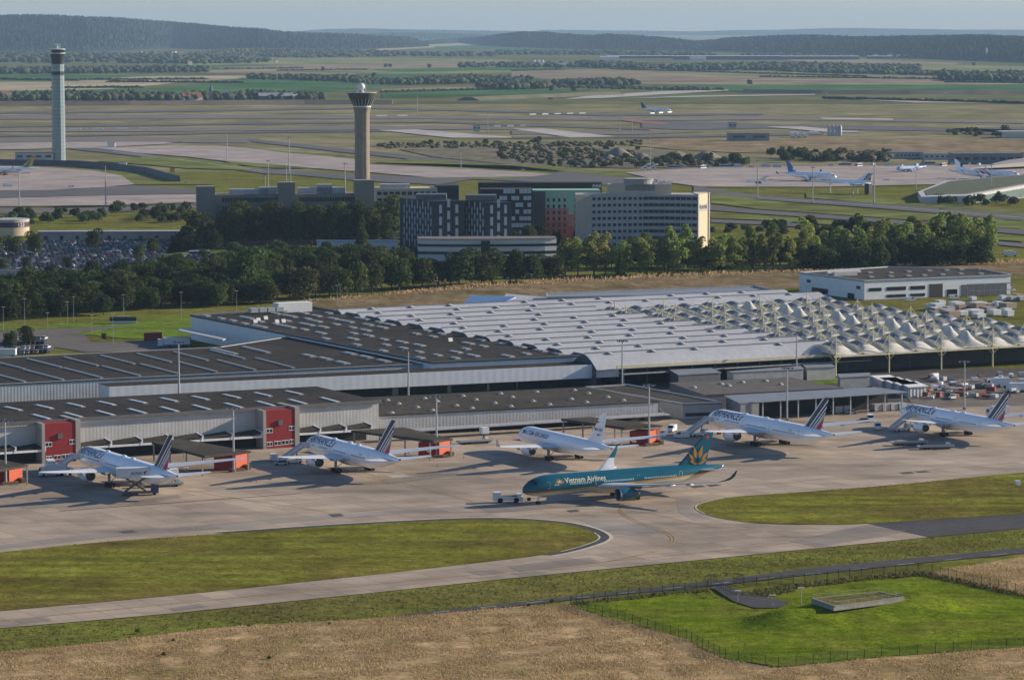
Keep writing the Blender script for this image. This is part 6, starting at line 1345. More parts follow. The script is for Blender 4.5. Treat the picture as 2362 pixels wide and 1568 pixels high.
# ---------------------------------------------------------------- office and hotels
def grid(b,parent,p,q,z0,dz,nf,nc,w,h,mat,name="window",skip=None,out=.12,x0=0.0,x1=1.0,stag=None):
    "separate windows sharing one mesh on the wall from p to q (local)"
    d=(q-p); L=d.length; d.normalize(); a=math.atan2(d.y,d.x); me=None; cnt=0; rest=MB()
    for i in range(nf):
        for j in range(nc):
            if skip and skip(i,j): continue
            t=x0+(x1-x0)*(j+.5)/nc; c=p+d*(L*t); z=z0+dz*i+(stag(j) if stag else 0)
            if cnt>=100:
                n=Vector((d.y,-d.x,0)); rest.hexa([c-d*w/2+n*out+Vector((0,0,z)),c+d*w/2+n*out+Vector((0,0,z)),c+d*w/2-n*.05+Vector((0,0,z)),c-d*w/2-n*.05+Vector((0,0,z))],[c-d*w/2+n*out+Vector((0,0,z+h)),c+d*w/2+n*out+Vector((0,0,z+h)),c+d*w/2-n*.05+Vector((0,0,z+h)),c-d*w/2-n*.05+Vector((0,0,z+h))]); continue
            if me is None: o=MB().box(-w/2,w/2,-out,.05,0,h).build(name,mat,parent); me=o.data
            else: o=link(name,me,parent)
            o.location=(c.x,c.y,z); o.rotation_euler=(0,0,a); cnt+=1
    if rest.v: stuff(rest.build(name,mat,parent))
mBRUT=M("brown_render",(.19,.175,.15),.85,.12,.1); mPALW=M("pale_window",(.45,.50,.55),.25,.1,.3,spec=.6); mDKH=M("charcoal_cladding",(.035,.038,.045),.6,.15,.1)
K=Bld("office_block","long brown concrete office block with three square stair towers","office",660,566,rz=R(8)); z=(566-449)/SC(566)
f0,f1=K.L(495,566,0),K.L(865,560,0); DPT=26
def bx_(x0,x1,yo,z1,nm,mat=mBRUT,d=DPT,z0=0): return MB().box(K.L(x0,564,0).x,K.L(x1,564,0).x,f0.y+yo,f0.y+yo+d,z0,z1).build(nm,mat,K.root)
wl=bx_(495,835,0,z,"wall"); gs=K.L(500,564,0); ge=K.L(640,564,0); 
for (xa,xb) in ((512,640),(690,820)):
    for kf in range(2):
        zz=z-4.6-5.0*kf; A_,B_=K.L(xa,564,0),K.L(xb,564,0); st=MB().box(A_.x,B_.x,f0.y-.12,f0.y-.004,zz,zz+2.6).build("window_band",mGLD,wl)
        for t in range(1,22): x=A_.x+(B_.x-A_.x)*t/22; MB().box(x-.16,x+.16,f0.y-.4,f0.y-.124,zz-.1,zz+2.7).build("mullion",mBRUT,st)
for (x0,x1,yt) in ((453,495,429),(642,680,421),(820,864,417)): bx_(x0,x1,-3.2,(566-yt)/SC(566),"stair_tower",M("tower_render",(.225,.205,.175),.85,.15,.08),12)
for (x0,x1,h) in ((530,620,3.0),(600,640,4.0),(690,800,3.6),(735,770,5.5)): bx_(x0,x1,6,z+h,"roof_plant",mMET,8,z+.003)
for x in (662,672): q=K.L(x,564,0); MB().tube((q.x,f0.y+3,z),(q.x,f0.y+3,z+17),.25,.12,6).build("antenna",mMET,K.root)
K=Bld("beige_office","beige office block with rows of dark windows behind the dark hotel","office",930,545,rz=R(6)); z=(545-434)/SC(545)
a_,b_=K.L(868,545,0),K.L(1003,540,0); w1=MB().box(a_.x,b_.x,0,24,0,z).build("wall",mCRM,K.root); grid(K,w1,Vector((a_.x,0,0)),Vector((b_.x,0,0)),z-4.2,-4.3,4,10,2.7,2.0,mGLD,out=.1)
MB().box(a_.x+3,a_.x+22,4,14,z+.003,z+2.4).build("roof_plant",mMET,K.root); MB().box(b_.x+.01,b_.x+14,2,22,0,z+1.5).build("dark_wing",mDKH,K.root)
# dark hotel with two slab wings
K=Bld("dark_hotel","charcoal hotel of two angled wings with staggered tall pale windows","hotel",1040,585,rz=0); z=(585-461)/SC(585)
def quad(pts,z0,z1,nm,mat,par=None): q=K.poly(pts,0); return MB().prism([(p.x,p.y) for p in q],z0,z1).build(nm,mat,par or K.root)
A1,A2,A3=K.L(922,578,0),K.L(1000,588,0),K.L(1070,587,0)
Bq=[K.L(1040,582,0),K.L(1120,589,0),K.L(1180,588,0)]
for nm,(p,q,r_) in (("left_wing",(A1,A2,A3)),("right_wing",tuple(Bq))):
    s4=p+(r_-q); wg=MB().prism([(v.x,v.y) for v in (p,q,r_,s4)],0,z-(0 if nm[0]=='l' else .6)).build(nm,mDKH,K.root)
    nw=9
    grid(K,wg,p,q,z-27,6.6,4,nw+2,1.0,4.6,mPALW,x0=.10,x1=.97,stag=lambda j:3.2*(j%2)-1.2)
    grid(K,wg,q,r_,z-27,7.0,4,3,1.7,5.0,mPALW,x0=.1,x1=.9,stag=lambda j:3.4*(j%2)-1.2)
    c=(p+q+r_+s4)/4; MB().box(c.x-9,c.x+9,c.y-7,c.y+7,z+.003,z+3.2).build("roof_plant",M("plant_grey",(.12,.13,.145),.6),wg)
K=Bld("curved_building","low curved white building with ribbon windows in front of the dark hotel","office",1125,604,rz=R(3)); z=(604-554)/SC(604)
pts=[]; 
for t in range(13):
    a=-1+2*t/12; q=K.L(1125+160*a,602-1*a,0); pts.append((q.x,q.y+6*abs(a)**3))
def curved(y,z0,z1,nm,mat,par=None): 
    f=[(x,v+y) for x,v in pts]; bk=[(x,max(v for _,v in pts)+16) for x,_ in pts][::-1]; return MB().prism(f+[bk[0],bk[-1]],z0,z1).build(nm,mat,par or K.root)
wl=curved(0,0,z,"wall",M("white_render",(.52,.53,.54),.6,.05,.2)); curved(-.08,z-8.6,z-6.9,"window_band",mGLD,wl); curved(-.08,z-4.2,z-2.7,"window_band",mGLD,wl); curved(-.7,z+.004,z+.4,"roof",M("deck_grey",(.16,.15,.15),.8),K.root)
q=K.L(1125,602,0); MB().box(q.x-4,q.x+1,-.4,3,0,z-.3).build("entrance_slot",mDARK,wl)
K=Bld("black_hotel","black hotel with scattered square white-framed windows behind the dark one","hotel",1170,560,rz=R(2)); z=(560-436)/SC(560)
a_,b_=K.L(1109,560,0),K.L(1228,560,0); wl=MB().box(a_.x,b_.x,0,20,0,z).build("wall",M("black_brick",(.03,.026,.027),.8,.2,.2),K.root)
hr=random.Random(2); rows=[hr.sample(range(9),6) for _ in range(8)]
grid(K,wl,Vector((a_.x,0,0)),Vector((b_.x,0,0)),z-32,4.2,8,9,2.3,2.6,mPALW,skip=lambda i,j:j not in rows[i],x0=.28,x1=.98); MB().box(a_.x,K.L(1400,560,0).x,52,66,0,z+1.5).build("rear_wall",M("black_brick",(.03,.026,.027),.8,.2,.2),K.root)
V_,F_=text_mesh("INNS",5.5,bold=.02); q=K.L(1388,560,0); MB().add([(q.x-2.5+x,51.9,z-1.6+y*1.2) for x,y,_ in V_],F_).build("sign_letters",mWHP,K.root)
K=Bld("coloured_hotel","hotel with stepped green, pink and brick-red facade","hotel",1310,556,rz=R(3)); z=(556-441)/SC(556)
a_,b_,c_=K.L(1224,556,0),K.L(1262,560,0),K.L(1385,556,0); L_=c_.x-b_.x
mCO=[M("facade_green",(.30,.50,.38),.6,.06,.2),M("facade_pink",(.46,.20,.17),.6,.06,.2),M("facade_red",(.42,.11,.07),.6,.08,.2),M("facade_dark",(.07,.08,.09),.6,.1,.2)]
wl=MB().box(a_.x,b_.x-.01,0,18,0,z-.2).build("side_wall",mCO[3],K.root)
for (x0,x1,z0,z1,ci) in ((0,.42,.66,1,0),(.42,1,.54,1,0),(0,.42,.40,.66,1),(.42,1,.30,.54,1),(0,.55,.0,.40,2),(.42,1,.0,.30,2)):
    if ci==2 and x0==0: x1=.42
    MB().box(b_.x+L_*x0,b_.x+L_*x1,0,18,z*z0,z*z1).build("facade_panel",mCO[ci],K.root)
grid(K,wl,Vector((b_.x,0,0)),Vector((c_.x,0,0)),5,3.9,6,10,1.4,2.2,mGLD,skip=lambda i,j:j in (4,)); MB().box(a_.x,c_.x,-.3,18.3,z+.004,z+.8).build("roof_edge",M("facade_green",(.2,.36,.26)),K.root)
# cream hotel with slightly curved front
K=Bld("cream_hotel","large curved grey-fronted hotel with sunlit cream end wall","hotel",1480,575,rz=R(4)); z=(575-449)/SC(575)
fr=[]
for t in range(11):
    a=-1+2*t/10; q=K.L(1486+122*a,575,0); fr.append(Vector((q.x,q.y+7*(1-a*a),0)))
mHF=M("hotel_front",(.36,.365,.39),.8,.08,.1); mHC=M("hotel_cream",(.62,.52,.36),.75,.05,.1)
wl=MB().prism([(p.x,p.y) for p in fr]+[(fr[-1].x,22),(fr[0].x,22)],0,z).build("front_wall",mHF,K.root)
for t in range(10):
    p,q=fr[t],fr[t+1]
    grid(K,wl,p,q,z-31,3.95,8,2,2.1,1.7,mGLD,out=.06) if t<5 else grid(K,wl,p,q,z-31,3.95,8,2,3.0,1.9,mGLD,out=.10,name="window")
    for i in range(9): 
        pass
e=MB(); e.box(fr[-1].x+.004,fr[-1].x+.6,fr[-1].y-1.0,24,0,z+1); 
e=MB(); e.prism([(fr[-1].x+.01,fr[-1].y-.8),(fr[-1].x+8.8,fr[-1].y+12),(fr[-1].x+8.8,23),(fr[-1].x+.01,23)],0,z+.4); ew=e.build("end_wall",mHC,K.root)
p_,q_=Vector((fr[-1].x+.01,fr[-1].y-.8,0)),Vector((fr[-1].x+8.8,fr[-1].y+12,0)); d=(q_-p_).normalized(); n_=Vector((d.y,-d.x,0))
for (t0,t1) in ((0,.1),(.9,1.0)): MB().hexa([p_+d*15.5*t0+n_*.5,p_+d*15.5*t1+n_*.5,p_+d*15.5*t1+n_*.01,p_+d*15.5*t0+n_*.01],[v+Vector((0,0,z+.7)) for v in (p_+d*15.5*t0+n_*.5,p_+d*15.5*t1+n_*.5,p_+d*15.5*t1+n_*.01,p_+d*15.5*t0+n_*.01)]).build("edge_pier",M("pier_grey",(.34,.34,.35)),ew)
MB().hexa([p_+d*1+n_*.1+Vector((0,0,z-10)),p_+d*14+n_*.1+Vector((0,0,z-10)),p_+d*14+n_*.01+Vector((0,0,z-10)),p_+d*1+n_*.01+Vector((0,0,z-10))],[p_+d*1+n_*.1+Vector((0,0,z-6)),p_+d*14+n_*.1+Vector((0,0,z-6)),p_+d*14+n_*.01+Vector((0,0,z-6)),p_+d*1+n_*.01+Vector((0,0,z-6))]).build("sign_band",M("sign_grey",(.42,.40,.36)),ew)
V_,F_=text_mesh("Novotel",10.5,bold=.02); MB().add([tuple(p_+d*(1.7+x)+n_*.13+Vector((0,0,z-8.6+y*1.3))) for x,y,_ in V_],F_).build("sign_letters",mNAVY,ew)
MB().prism([(fr[0].x-10,fr[0].y-4),(fr[0].x-.01,fr[0].y-1),(fr[0].x-.01,22),(fr[0].x-8,22)],0,z+.3).build("left_end_wall",M("end_grey",(.36,.34,.31)),K.root)
MB().box(fr[3].x-8,fr[9].x-8,9,20,z+.003,z+6).build("roof_storey",mCRM,K.root); MB().box(fr[3].x+2,fr[9].x-18,8.9,8.99,z+2.0,z+5.4).build("louvre_panel",M("louvre_grey",(.20,.21,.22)),K.root)
MB().lathe([(z+6.01,9),(z+8.6,9),(z+8.8,9.4),(z+9.2,9.4)],24,'z',(fr[5].x-2,15,0)).build("roof_drum",M("drum_grey",(.30,.30,.30)),K.root)
for i in range(3): MB().box(fr[7].x-8+5*i,fr[7].x-5+5*i,12,15,z+6.01,z+8).build("roof_unit",mWHP,K.root)
K=Bld("white_annexe","low white annexe half hidden by the middle grove","annexe",820,585,rz=R(5)); p,q=K.L(730,580,0),K.L(918,585,0); z=7; wl=MB().box(p.x,q.x,0,14,0,z).build("wall",M("white_render",(.52,.53,.54)),K.root); grid(K,wl,Vector((p.x,0,0)),Vector((q.x,0,0)),2.6,1,1,9,2.2,1.2,mGLD)
MB().box(p.x-.4,q.x+.4,-.4,14.4,z+.003,z+.3).build("roof",mMET,K.root)
# ---------------------------------------------------------------- left middle ground
K=Bld("round_building","round beige building with a dark sign band at the left edge","building",20,545,rz=0); r_=46/SC(545); z=(545-510)/SC(545)
c=K.L(15,545,0); MB().lathe([(0,r_),(z,r_)],36,'z',(c.x,c.y+r_,0)).build("wall",mCRM,K.root,smooth=30); MB().lathe([(z+.003,r_*1.02),(z+.8,r_*1.02)],36,'z',(c.x,c.y+r_,0)).build("roof",mMET,K.root,smooth=30)
MB().lathe([(z-4.2,r_+.1),(z-1.0,r_+.1)],36,'z',(c.x,c.y+r_,0)).build("sign_band",M("sign_plum",(.05,.035,.06),.6,.1),K.root,smooth=30)
V_,F_=text_mesh("1.2.3",4.4,bold=.02); MB().add([(c.x+(r_+.2)*math.sin(.62+x/r_),c.y+r_-(r_+.2)*math.cos(.62+x/r_),z-3.7+y*1.3) for x,y,_ in V_],F_).build("sign_letters",mWHP,K.root)
K=Bld("station_building","long low beige station building with square dark doorways behind the car park","building",250,556,rz=R(3)); p,q=K.L(88,556,0),K.L(600,548,0); z=5.6; wl=MB().box(p.x,q.x,0,10,0,z).build("wall",M("station_beige",(.33,.30,.26),.8,.12,.15),K.root); MB().box(p.x-.5,q.x+.5,-.7,10.5,z+.003,z+.5).build("roof",mMET,K.root)
grid(K,wl,Vector((p.x,0,0)),Vector((q.x,0,0)),.3,1,1,14,2.2,3.0,mGLD,name="doorway")
K=Bld("railway_viaduct","pale grey concrete railway parapet in front of the wood","parapet",200,643,rz=R(4)); p,q=K.L(-60,650,0),K.L(560,612+8,0); MB().box(p.x,q.x,0,1.2,0,5.0).build("wall",M("viaduct_grey",(.36,.36,.37),.8,.1,.1),K.root)
for i in range(12): x=p.x+(q.x-p.x)*(i+.5)/12; MB().tube((x,-.9,0),(x,-.9,11),.25,.2,6).build("catenary_post",mMETD,K.root)
for x,y,w_,l in ((62,570,5,"white bus parked at the left of the packed car park"),(460,590,5,"white coach parked beside the green slope")): vehicle('bus',l,x,y+60 if x<100 else y,R(10),mTRW,group="road vehicles")
sheet("green_slope",[(375,588),(500,568),(700,552),(700,568),(560,578),(420,592)],.3,Mgrass("slope_grass",(.11,.15,.04),(.15,.19,.05),(.13,.14,.05),fine=.3))
sheet("green_slope",[(610,575),(690,573),(690,586),(590,586)],.35,mGB)
sheet("road",[(-60,478),(200,480),(455,468),(455,480),(200,494),(-60,492)],.2,mAS2)
# ---------------------------------------------------------------- airfield paving
AF=[ # asphalt
 [(-60,258),(300,255.5),(856,247.5),(1178,255.5),(1400,263),(1760,261),(1760,265),(1400,268),(1178,259.5),(856,251),(300,260),(-60,262.5)],
 [(-60,290),(300,287),(700,281),(1000,279),(1180,285),(1500,296),(1500,300),(1180,290),(1000,283),(700,285.5),(300,291.5),(-60,294)],
 [(-60,310),(200,310),(606,303.5),(900,300),(900,303.5),(606,307),(200,314),(-60,315)],
 [(152,343),(230,340),(258,344),(386,362),(606,388),(780,400),(1010,410),(1180,403),(1275,401.5),(1290,396),(1180,389),(933,366),(779,350),(572,326),(572,320),(800,343),(933,357),(1178,381),(1340,394),(1520,413),(1545,421),(1480,426),(1399,427),(1089,413),(1010,426),(816,416),(687,404),(606,400),(404,371),(258,354)],
 [(1600,429),(1751,451),(2009,468),(2362,496),(2362,509),(2009,479),(1751,460),(1600,443)],[(1600,470),(1751,484),(2009,502),(2362,530),(2500,545),(2500,556),(2362,541),(2009,511),(1751,493),(1600,482)],
 [(-60,440),(0,440),(160,437),(250,431),(310,428),(455,436),(455,447),(250,450),(0,456),(-60,458)],
 [(1480,283),(1560,280),(1700,283),(1830,289),(2000,290),(2362,300),(2362,306),(2000,300),(1760,296),(1600,300),(1480,296)],[(1180,316),(1500,313),(1900,306),(1900,311),(1500,318),(1180,319)],
 [(2200,296),(2362,292),(2362,312),(2230,310)],[(1640,505),(1800,512),(2100,537),(2362,562),(2500,575),(2500,583),(2362,570),(2100,545),(1800,520),(1640,513)]]
sheets("runway",AF,.45,mAS2 if False else M("airfield_asphalt",(.105,.10,.10),.85,.15,.01,spec=.2))
AF2=[[(-60,266),(600,265),(1180,268),(1180,275),(600,274),(-60,276)],[(-60,297),(300,296),(900,291),(1180,293),(1180,299),(900,299),(300,304),(-60,304)],[(-60,318),(300,316),(606,318),(572,330),(300,328),(-60,330)],[(1180,270),(1500,272),(1760,268),(2362,280),(2362,285),(1760,276),(1500,279),(1180,276)],[(1180,300),(1480,303),(1640,304),(1480,310),(1180,310)]]
sheets("runway_shoulder",AF2,.4,M("brown_asphalt",(.155,.135,.115),.85,.15,.01,spec=.2))
AP=[[(222,341),(386,336),(515,337),(606,346),(650,352),(755,360),(820,368),(860,380),(1180,395),(1275,401),(1230,407),(1000,410),(860,398),(720,388),(640,380),(515,371),(425,361),(309,352)],
 [(-60,331),(150,328),(380,327),(400,331),(222,341),(60,344),(-60,345)],[(-60,384),(110,386),(220,395),(280,405),(310,425),(250,431),(120,438),(-60,440)],[(-60,458),(0,457),(250,451),(455,448),(455,466),(250,474),(-60,476)],
 [(1440,398),(1540,391),(1700,385),(2362,379),(2500,380),(2500,420),(2117,426),(1900,431),(1620,431),(1545,421)]]
sheets("far_apron",AP,.55,mAPF)
CF=[[(870,300),(960,299),(1180,316),(1180,318),(1040,318)],[(1180,297),(1250,296),(1420,315),(1320,318)],[(1765,292),(1850,292),(2000,306),(1920,306)],[(1350,222),(1520,211),(1680,207),(1680,209),(1400,226),(1300,229)],[(1420,228),(1600,221),(1880,217),(1880,219),(1600,224)],[(1900,212),(2060,209),(2060,214),(1930,216)],[(1920,227),(2140,228),(2310,234),(2310,237),(2100,236)],[(1890,271),(2060,274),(2060,277),(1900,275)]]
sheets("pale_paving",CF,.6,mCF)
GRN=[[(360,360),(425,365),(515,375),(606,386),(560,392),(430,388),(300,377),(220,372)],[(220,395),(300,390),(360,400),(420,414),(500,425),(310,425),(280,405)],[(606,346),(800,358),(780,362),(650,352)],[(515,371),(640,380),(720,389),(640,388),(560,384)],[(860,375),(1180,382),(1310,396),(1500,416),(1440,400),(1300,385),(1100,376),(950,366)],[(1000,410),(1230,407),(1180,411),(1089,411)],[(1640,445),(1760,462),(2009,482),(2362,510),(2362,529),(2009,500),(1760,483),(1640,468)],[(1640,495),(1800,500),(2100,522),(2362,545),(2362,558),(2100,535),(1800,509),(1640,503)],[(1860,446),(2000,455),(2362,484),(2362,496),(2009,468),(1860,456)]]
sheets("airfield_lawn",GRN,.5,Mgrass("mown_grass",(.16,.19,.055),(.20,.225,.07),(.17,.165,.07),rot=R(8),big=.008,streak=.03,fine=.08,bmp=.3))
DRYF=[[(1400,330),(1560,318),(2000,320),(2362,322),(2500,326),(2500,350),(2362,352),(2000,355),(1700,352),(1560,345)]]
sheets("dry_meadow",DRYF,.4,Mgrass("meadow",(.34,.26,.17),(.26,.20,.12),(.17,.16,.08),rot=R(5),big=.02,streak=.03,fine=.12))
sheets("red_soil",[[(1426,277),(1440,275.5),(1547,285),(1530,287.5),(1480,284)]],.7,M("red_soil",(.27,.10,.07),.9,.2,.02))
k=MB()
for (x0,y0,x1,y1,n_) in ((160,298,372,296,8),(1222,264,1365,261.5,10),(1500,262,1560,258,6),(820,268.5,940,267,5),(1140,291,1230,290,6),(2380-560,305,2000,303,8)):
    for i in range(n_):
        if i%2: continue
        t0,t1=i/n_,(i+1)/n_; p,q=P(x0+(x1-x0)*t0,y0+(y1-y0)*t0,.7),P(x0+(x1-x0)*t1,y0+(y1-y0)*t1,.7); k.hexa([p+Vector((0,-.8,-.7)),q+Vector((0,-.8,-.7)),q+Vector((0,.8,-.7)),p+Vector((0,.8,-.7))],[p+Vector((0,-.6,1.0)),q+Vector((0,-.6,1.0)),q+Vector((0,.6,1.0)),p+Vector((0,.6,1.0))])
o=k.build("barrier_blocks",mWHP); stuff(o)
k=MB()
for pts in ([(-60,259.8),(300,257.5),(856,249),(1178,257.3)],[(700,283.2),(1000,281)],[(258,349),(386,365),(606,394)],[(1751,456),(2009,473.5),(2362,502)]): strip_world(k,pts,.9,.75)
struct(k.build("runway_line",mWHT))
# blast walls, gravel heaps, far airfield buildings
def wall_px(name,label,pts,h,w_,mat,cat="wall"):
    ps=[P(x,y) for x,y in pts]; o=ps[0]; root=thing(name,label,cat,(o.x,o.y,0),0); m=MB(); rings=[]
    for i,p in enumerate(ps):
        d=(ps[min(i+1,len(ps)-1)]-ps[max(0,i-1)]).normalized(); n=Vector((-d.y,d.x,0))*w_/2; q=p-o; rings.append([q-n*1.6,q-n*.5+Vector((0,0,h)),q+n*.5+Vector((0,0,h)),q+n*1.6])
    m.loft(rings,closed=True); m.build("panel",mat,root,fix=True); return root
wall_px("blast_wall","dark curved blast wall below the tall left control tower",[(-60,380),(0,381),(180,384),(270,391),(340,400),(375,410),(412,420)],5.5,2.5,M("blast_dark",(.075,.078,.085),.7,.15,.1))
wall_px("blast_wall","grassy dark embankment across the left airfield before the village",[(-60,244),(300,243),(700,240),(905,240)],7,24,M("bank_brown",(.14,.11,.075),.95,.25,.02))
wall_px("noise_bank","long brown grass bank at the edge of the airfield, centre right",[(1080,232),(1200,227),(1320,222),(1420,219)],6,30,M("bank_green_brown",(.13,.125,.07),.95,.25,.02))
wall_px("noise_bank","long dark earth bank between the airfield and the green field at right",[(1720,214),(1900,216),(2100,217),(2362,217),(2500,217)],7,30,M("bank_brown",(.14,.11,.075),.95,.25,.02))
mHEAP=M("gravel",(.21,.185,.145),.95,.12,.15,fine=.25)
def heap(px,py,wpx,hpx,label):
    p=P(px,py); s=SC(py); w_=wpx/s; h=hpx/s; root=thing("gravel_heap",label,"heap",(p.x,p.y,-.2),tr.uniform(0,3),"gravel heaps on the airfield"); m=MB(); rings=[]
    hr=random.Random(int(px)); 
    for z,f in ((0,1),(.45,.66),(.8,.36),(.95,.16),(1.0,.03)): rings.append([(w_/2*f*math.cos(2*math.pi*k/16)*hr.uniform(.88,1.1),w_/2*f*.8*math.sin(2*math.pi*k/16)*hr.uniform(.88,1.1),h*z*hr.uniform(.95,1.05)) for k in range(16)])
    m.loft(rings); m.build("heap_surface",mHEAP,root,smooth=60)
for x,y,w_,h,l in ((1425,362,90,22,"tall left gravel heap"),(1480,366,60,14,"small gravel heap between the tall ones"),(1405,368,42,12,"low pale gravel heap at the left end"),(1560,370,120,22,"broad middle gravel heap"),(1630,370,110,22,"broad right gravel heap")): heap(x,y,w_,h,l+" beyond the bushes")
def hut(name,label,x0,x1,yt,yb,mat=mMET,roof=None,d=12,cat="hut",grp=None,win=0,rz=R(4)):
    K=Bld(name,label,cat,(x0+x1)/2,yb,rz=rz,group=grp); p,q=K.L(x0,yb,0),K.L(x1,yb,0); z=max(2,(yb-yt)/SC(yb)); wl=MB().box(p.x,q.x,0,d,0,z).build("wall",mat,K.root); MB().box(p.x-.3,q.x+.3,-.3,d+.3,z+.003,z+.35).build("roof",roof or mMETD,K.root)
    if win: grid(K,wl,Vector((p.x,0,0)),Vector((q.x,0,0)),z*.45,1,1,win,(q.x-p.x)/win*.6,z*.25,mGLD)
    return K
hut("tower_annexe","low grey building at the foot of the tall left control tower",35,122,353,372,mMET,win=4,d=20); hut("small_tower","small square white and grey airfield hut on a concrete pad",1092,1108,290,303,mMET,d=10,win=2); hut("long_shed","long grey flat airfield shed right of the gravel heaps",1680,1775,308,326,M("shed_grey",(.22,.23,.24)),d=16,win=2)
hut("yellow_sign","square yellow airfield sign on the grass",392,403,389,398,M("sign_yellow",(.60,.35,.03)),d=.6,cat="sign"); hut("white_hut","small white box hut above the blast wall",273,292,375,382,mWHP,d=6); hut("white_hut","small hut with white side on the pink apron, far left",248,265,330,340,mWHP,d=8)
hut("airfield_hut","small square hut behind the red patch",1681,1699,283,297,mMET,d=10,win=2)
for i,x in enumerate((1828,1843,1858)):
    p=P(x,317); root=thing("storage_tank",["left white horizontal tank","middle white horizontal tank","right white horizontal tank"][i]+" beside the silo group","tank",(p.x,p.y,0),R(0),"horizontal tanks by the silos"); MB().tube((0,-7,3.2),(0,7,3.2),2.6,2.6,14).build("shell",mTRW,root); MB().box(-1.5,1.5,-5,5,0,.9).build("saddle",mCONC,root)
for i,x in enumerate((1912,1921,1930,1938)):
    p=P(x,314); root=thing("silo",["first","second","third","fourth"][i]+" grey silo from the left in the batching plant group","silo",(p.x,p.y,0),0,"silos of the batching plant"); MB().lathe([(0,1.9),(11,2.0),(13,.8),(13.5,.2)],14,'z').build("shell",mMET,root,smooth=40); MB().box(-2.2,2.2,-2.2,2.2,0,.6).build("base",mCONC,root)
for i,(x0,x1,yt,yb) in enumerate(((2056,2130,352,366),(2130,2230,356,368),(2200,2362,355,380))):
    hut("long_building",["two-storey pale building with ribbon windows behind the remote apron","low grey block right of the two-storey pale building","long dark grey building at the right behind the banded airliner"][i],x0,x1,yt,yb,(M("pale_b",(.38,.38,.37)),mMET,M("grey_b",(.17,.185,.20)))[i],d=30,win=8)
# building with curved glass front and grass roof
K=Bld("curved_glass_building","low white building with curved grass roof and glass wall, right of the delta-winged jet","building",2230,462,rz=R(14)); q=[K.L(x,y,0) for x,y in ((2117,457),(2125,470),(2230,470),(2400,452),(2400,430),(2180,436))]
zz=[5,6,6.5,11.5,11.5,6]; MB().prism([(p.x,p.y) for p in q],0,[5,5.2,6,10.8,10.8,6.5]).build("wall",M("white_curve",(.50,.50,.50),.6,.05,.2),K.root); 
cen=sum(q,Vector())/6; MB().hexa([Vector((p.x+(cen.x-p.x)*.1,p.y+(cen.y-p.y)*.12,h+.02)) for p,h in zip(q,(5,5.2,6,10.8,10.8,6.5))],[Vector((p.x+(cen.x-p.x)*.12,p.y+(cen.y-p.y)*.14,h+.6)) for p,h in zip(q,(5,5.2,6,10.8,10.8,6.5))]).build("grass_roof",M("roof_green",(.09,.10,.05),.9,.3,.2),K.root,fix=True)
p,r_=q[2].lerp(q[3],.1),q[3]; d=(r_-p).normalized(); n_=Vector((d.y,-d.x,0)); MB().hexa([p+n_*.15+Vector((0,0,.5)),r_+n_*.15+Vector((0,0,.5)),r_-n_*.1+Vector((0,0,.5)),p-n_*.1+Vector((0,0,.5))],[p+n_*.15+Vector((0,0,4.6)),r_+n_*.15+Vector((0,0,8.4)),r_-n_*.1+Vector((0,0,8.4)),p-n_*.1+Vector((0,0,4.6))]).build("glass_wall",M("green_glass",(.16,.22,.22),.2,.15,.2,spec=.6),K.root)
K=Bld("pale_canopy_roof","low pale sweeping roof behind the banded airliner's nose","building",2340,400,rz=R(5)); q=[K.L(x,y,0) for x,y in ((2240,396),(2330,392),(2420,388),(2420,376),(2330,380))]; MB().prism([(p.x,p.y) for p in q],2.5,[3,6,8,8,5]).build("roof",M("sweep_roof",(.36,.34,.31),.7,.1,.1),K.root)
hut("glass_pavilion","pale sloped-roof pavilion at the far right edge of the airfield",2310,2420,304,318,M("pavilion",(.5,.48,.45)),M("pavilion_roof",(.5,.47,.42)),d=30)
# remote apron vehicles
vl=[(1488,392,'stairs',"white stair truck at the left end of the remote apron"),(1505,393,'stairs',"second white stair truck at the left end of the remote apron"),(1735,430-8,'box',"white truck before the blue-tailed airliner's wing"),(1760,421,'stairs',"stair truck left of the delta-winged jet's nose")]
for x,y,kd,l in vl: vehicle(kd,l,x,y,R(20),group="vehicles of the remote apron")
for i in range(26):
    x=1550+31*i+tr.uniform(-9,9); kd=tr.choice(['bus','bus','box','van']); 
    if 1800<x<1900 or x>2330: continue
    vehicle(kd,("white apron bus" if kd=='bus' else "white truck" if kd=='box' else "white van")+" in the line of vehicles at the back of the remote apron",x,390-.010*(x-1550)+tr.uniform(-4,0),R(tr.choice((5,185,60))),M("bus_pale",(.45,.48,.52),.5,.1,1),group="vehicles lined up behind the remote apron")
for x,y,l in ((1750,425,"dark baggage tug left of the delta-winged jet"),(2045,418,"white cart right of the delta-winged jet's tail"),(2210,418,"white cart before the banded airliner"),(60,402,"small white tractor on the lower left apron"),(165,433,"white van on the lower left apron"),(18,432,"white tractor at the left edge of the lower left apron"),(1207,393,"white car on the taxiway right of the brown tower"),(430,424,"white car beside the blast wall's end"),(1796,515,"white car on the motorway right of the hotel"),(1822,520,"white van on the motorway right of the hotel"),(1907,217,"white van on the distant airfield road"),(2182,218,"white lorry on the distant airfield road"),(1270,230,"red lorry on the distant airfield road"),(2330,592,"white box lorry on the road right of the right-hand wood")):
    vehicle('box' if 'lorry' in l or 'tractor' in l else 'car' if 'car ' in l else 'van',l,x,y,R(10),mBLKRED if 'red lorry' in l else mMETD if 'dark' in l else mTRW,group="scattered vehicles on the airfield")
for x,y,l in ((2330,672,"silver car at the right end of the white depot"),(2200,690,"white van row end below the white depot"),(2100,695,"white van near the depot's open bay"),(1905,690,"white van at the left foot of the white depot")): vehicle('van',l,x,y,R(20),group="vehicles round the white depot")
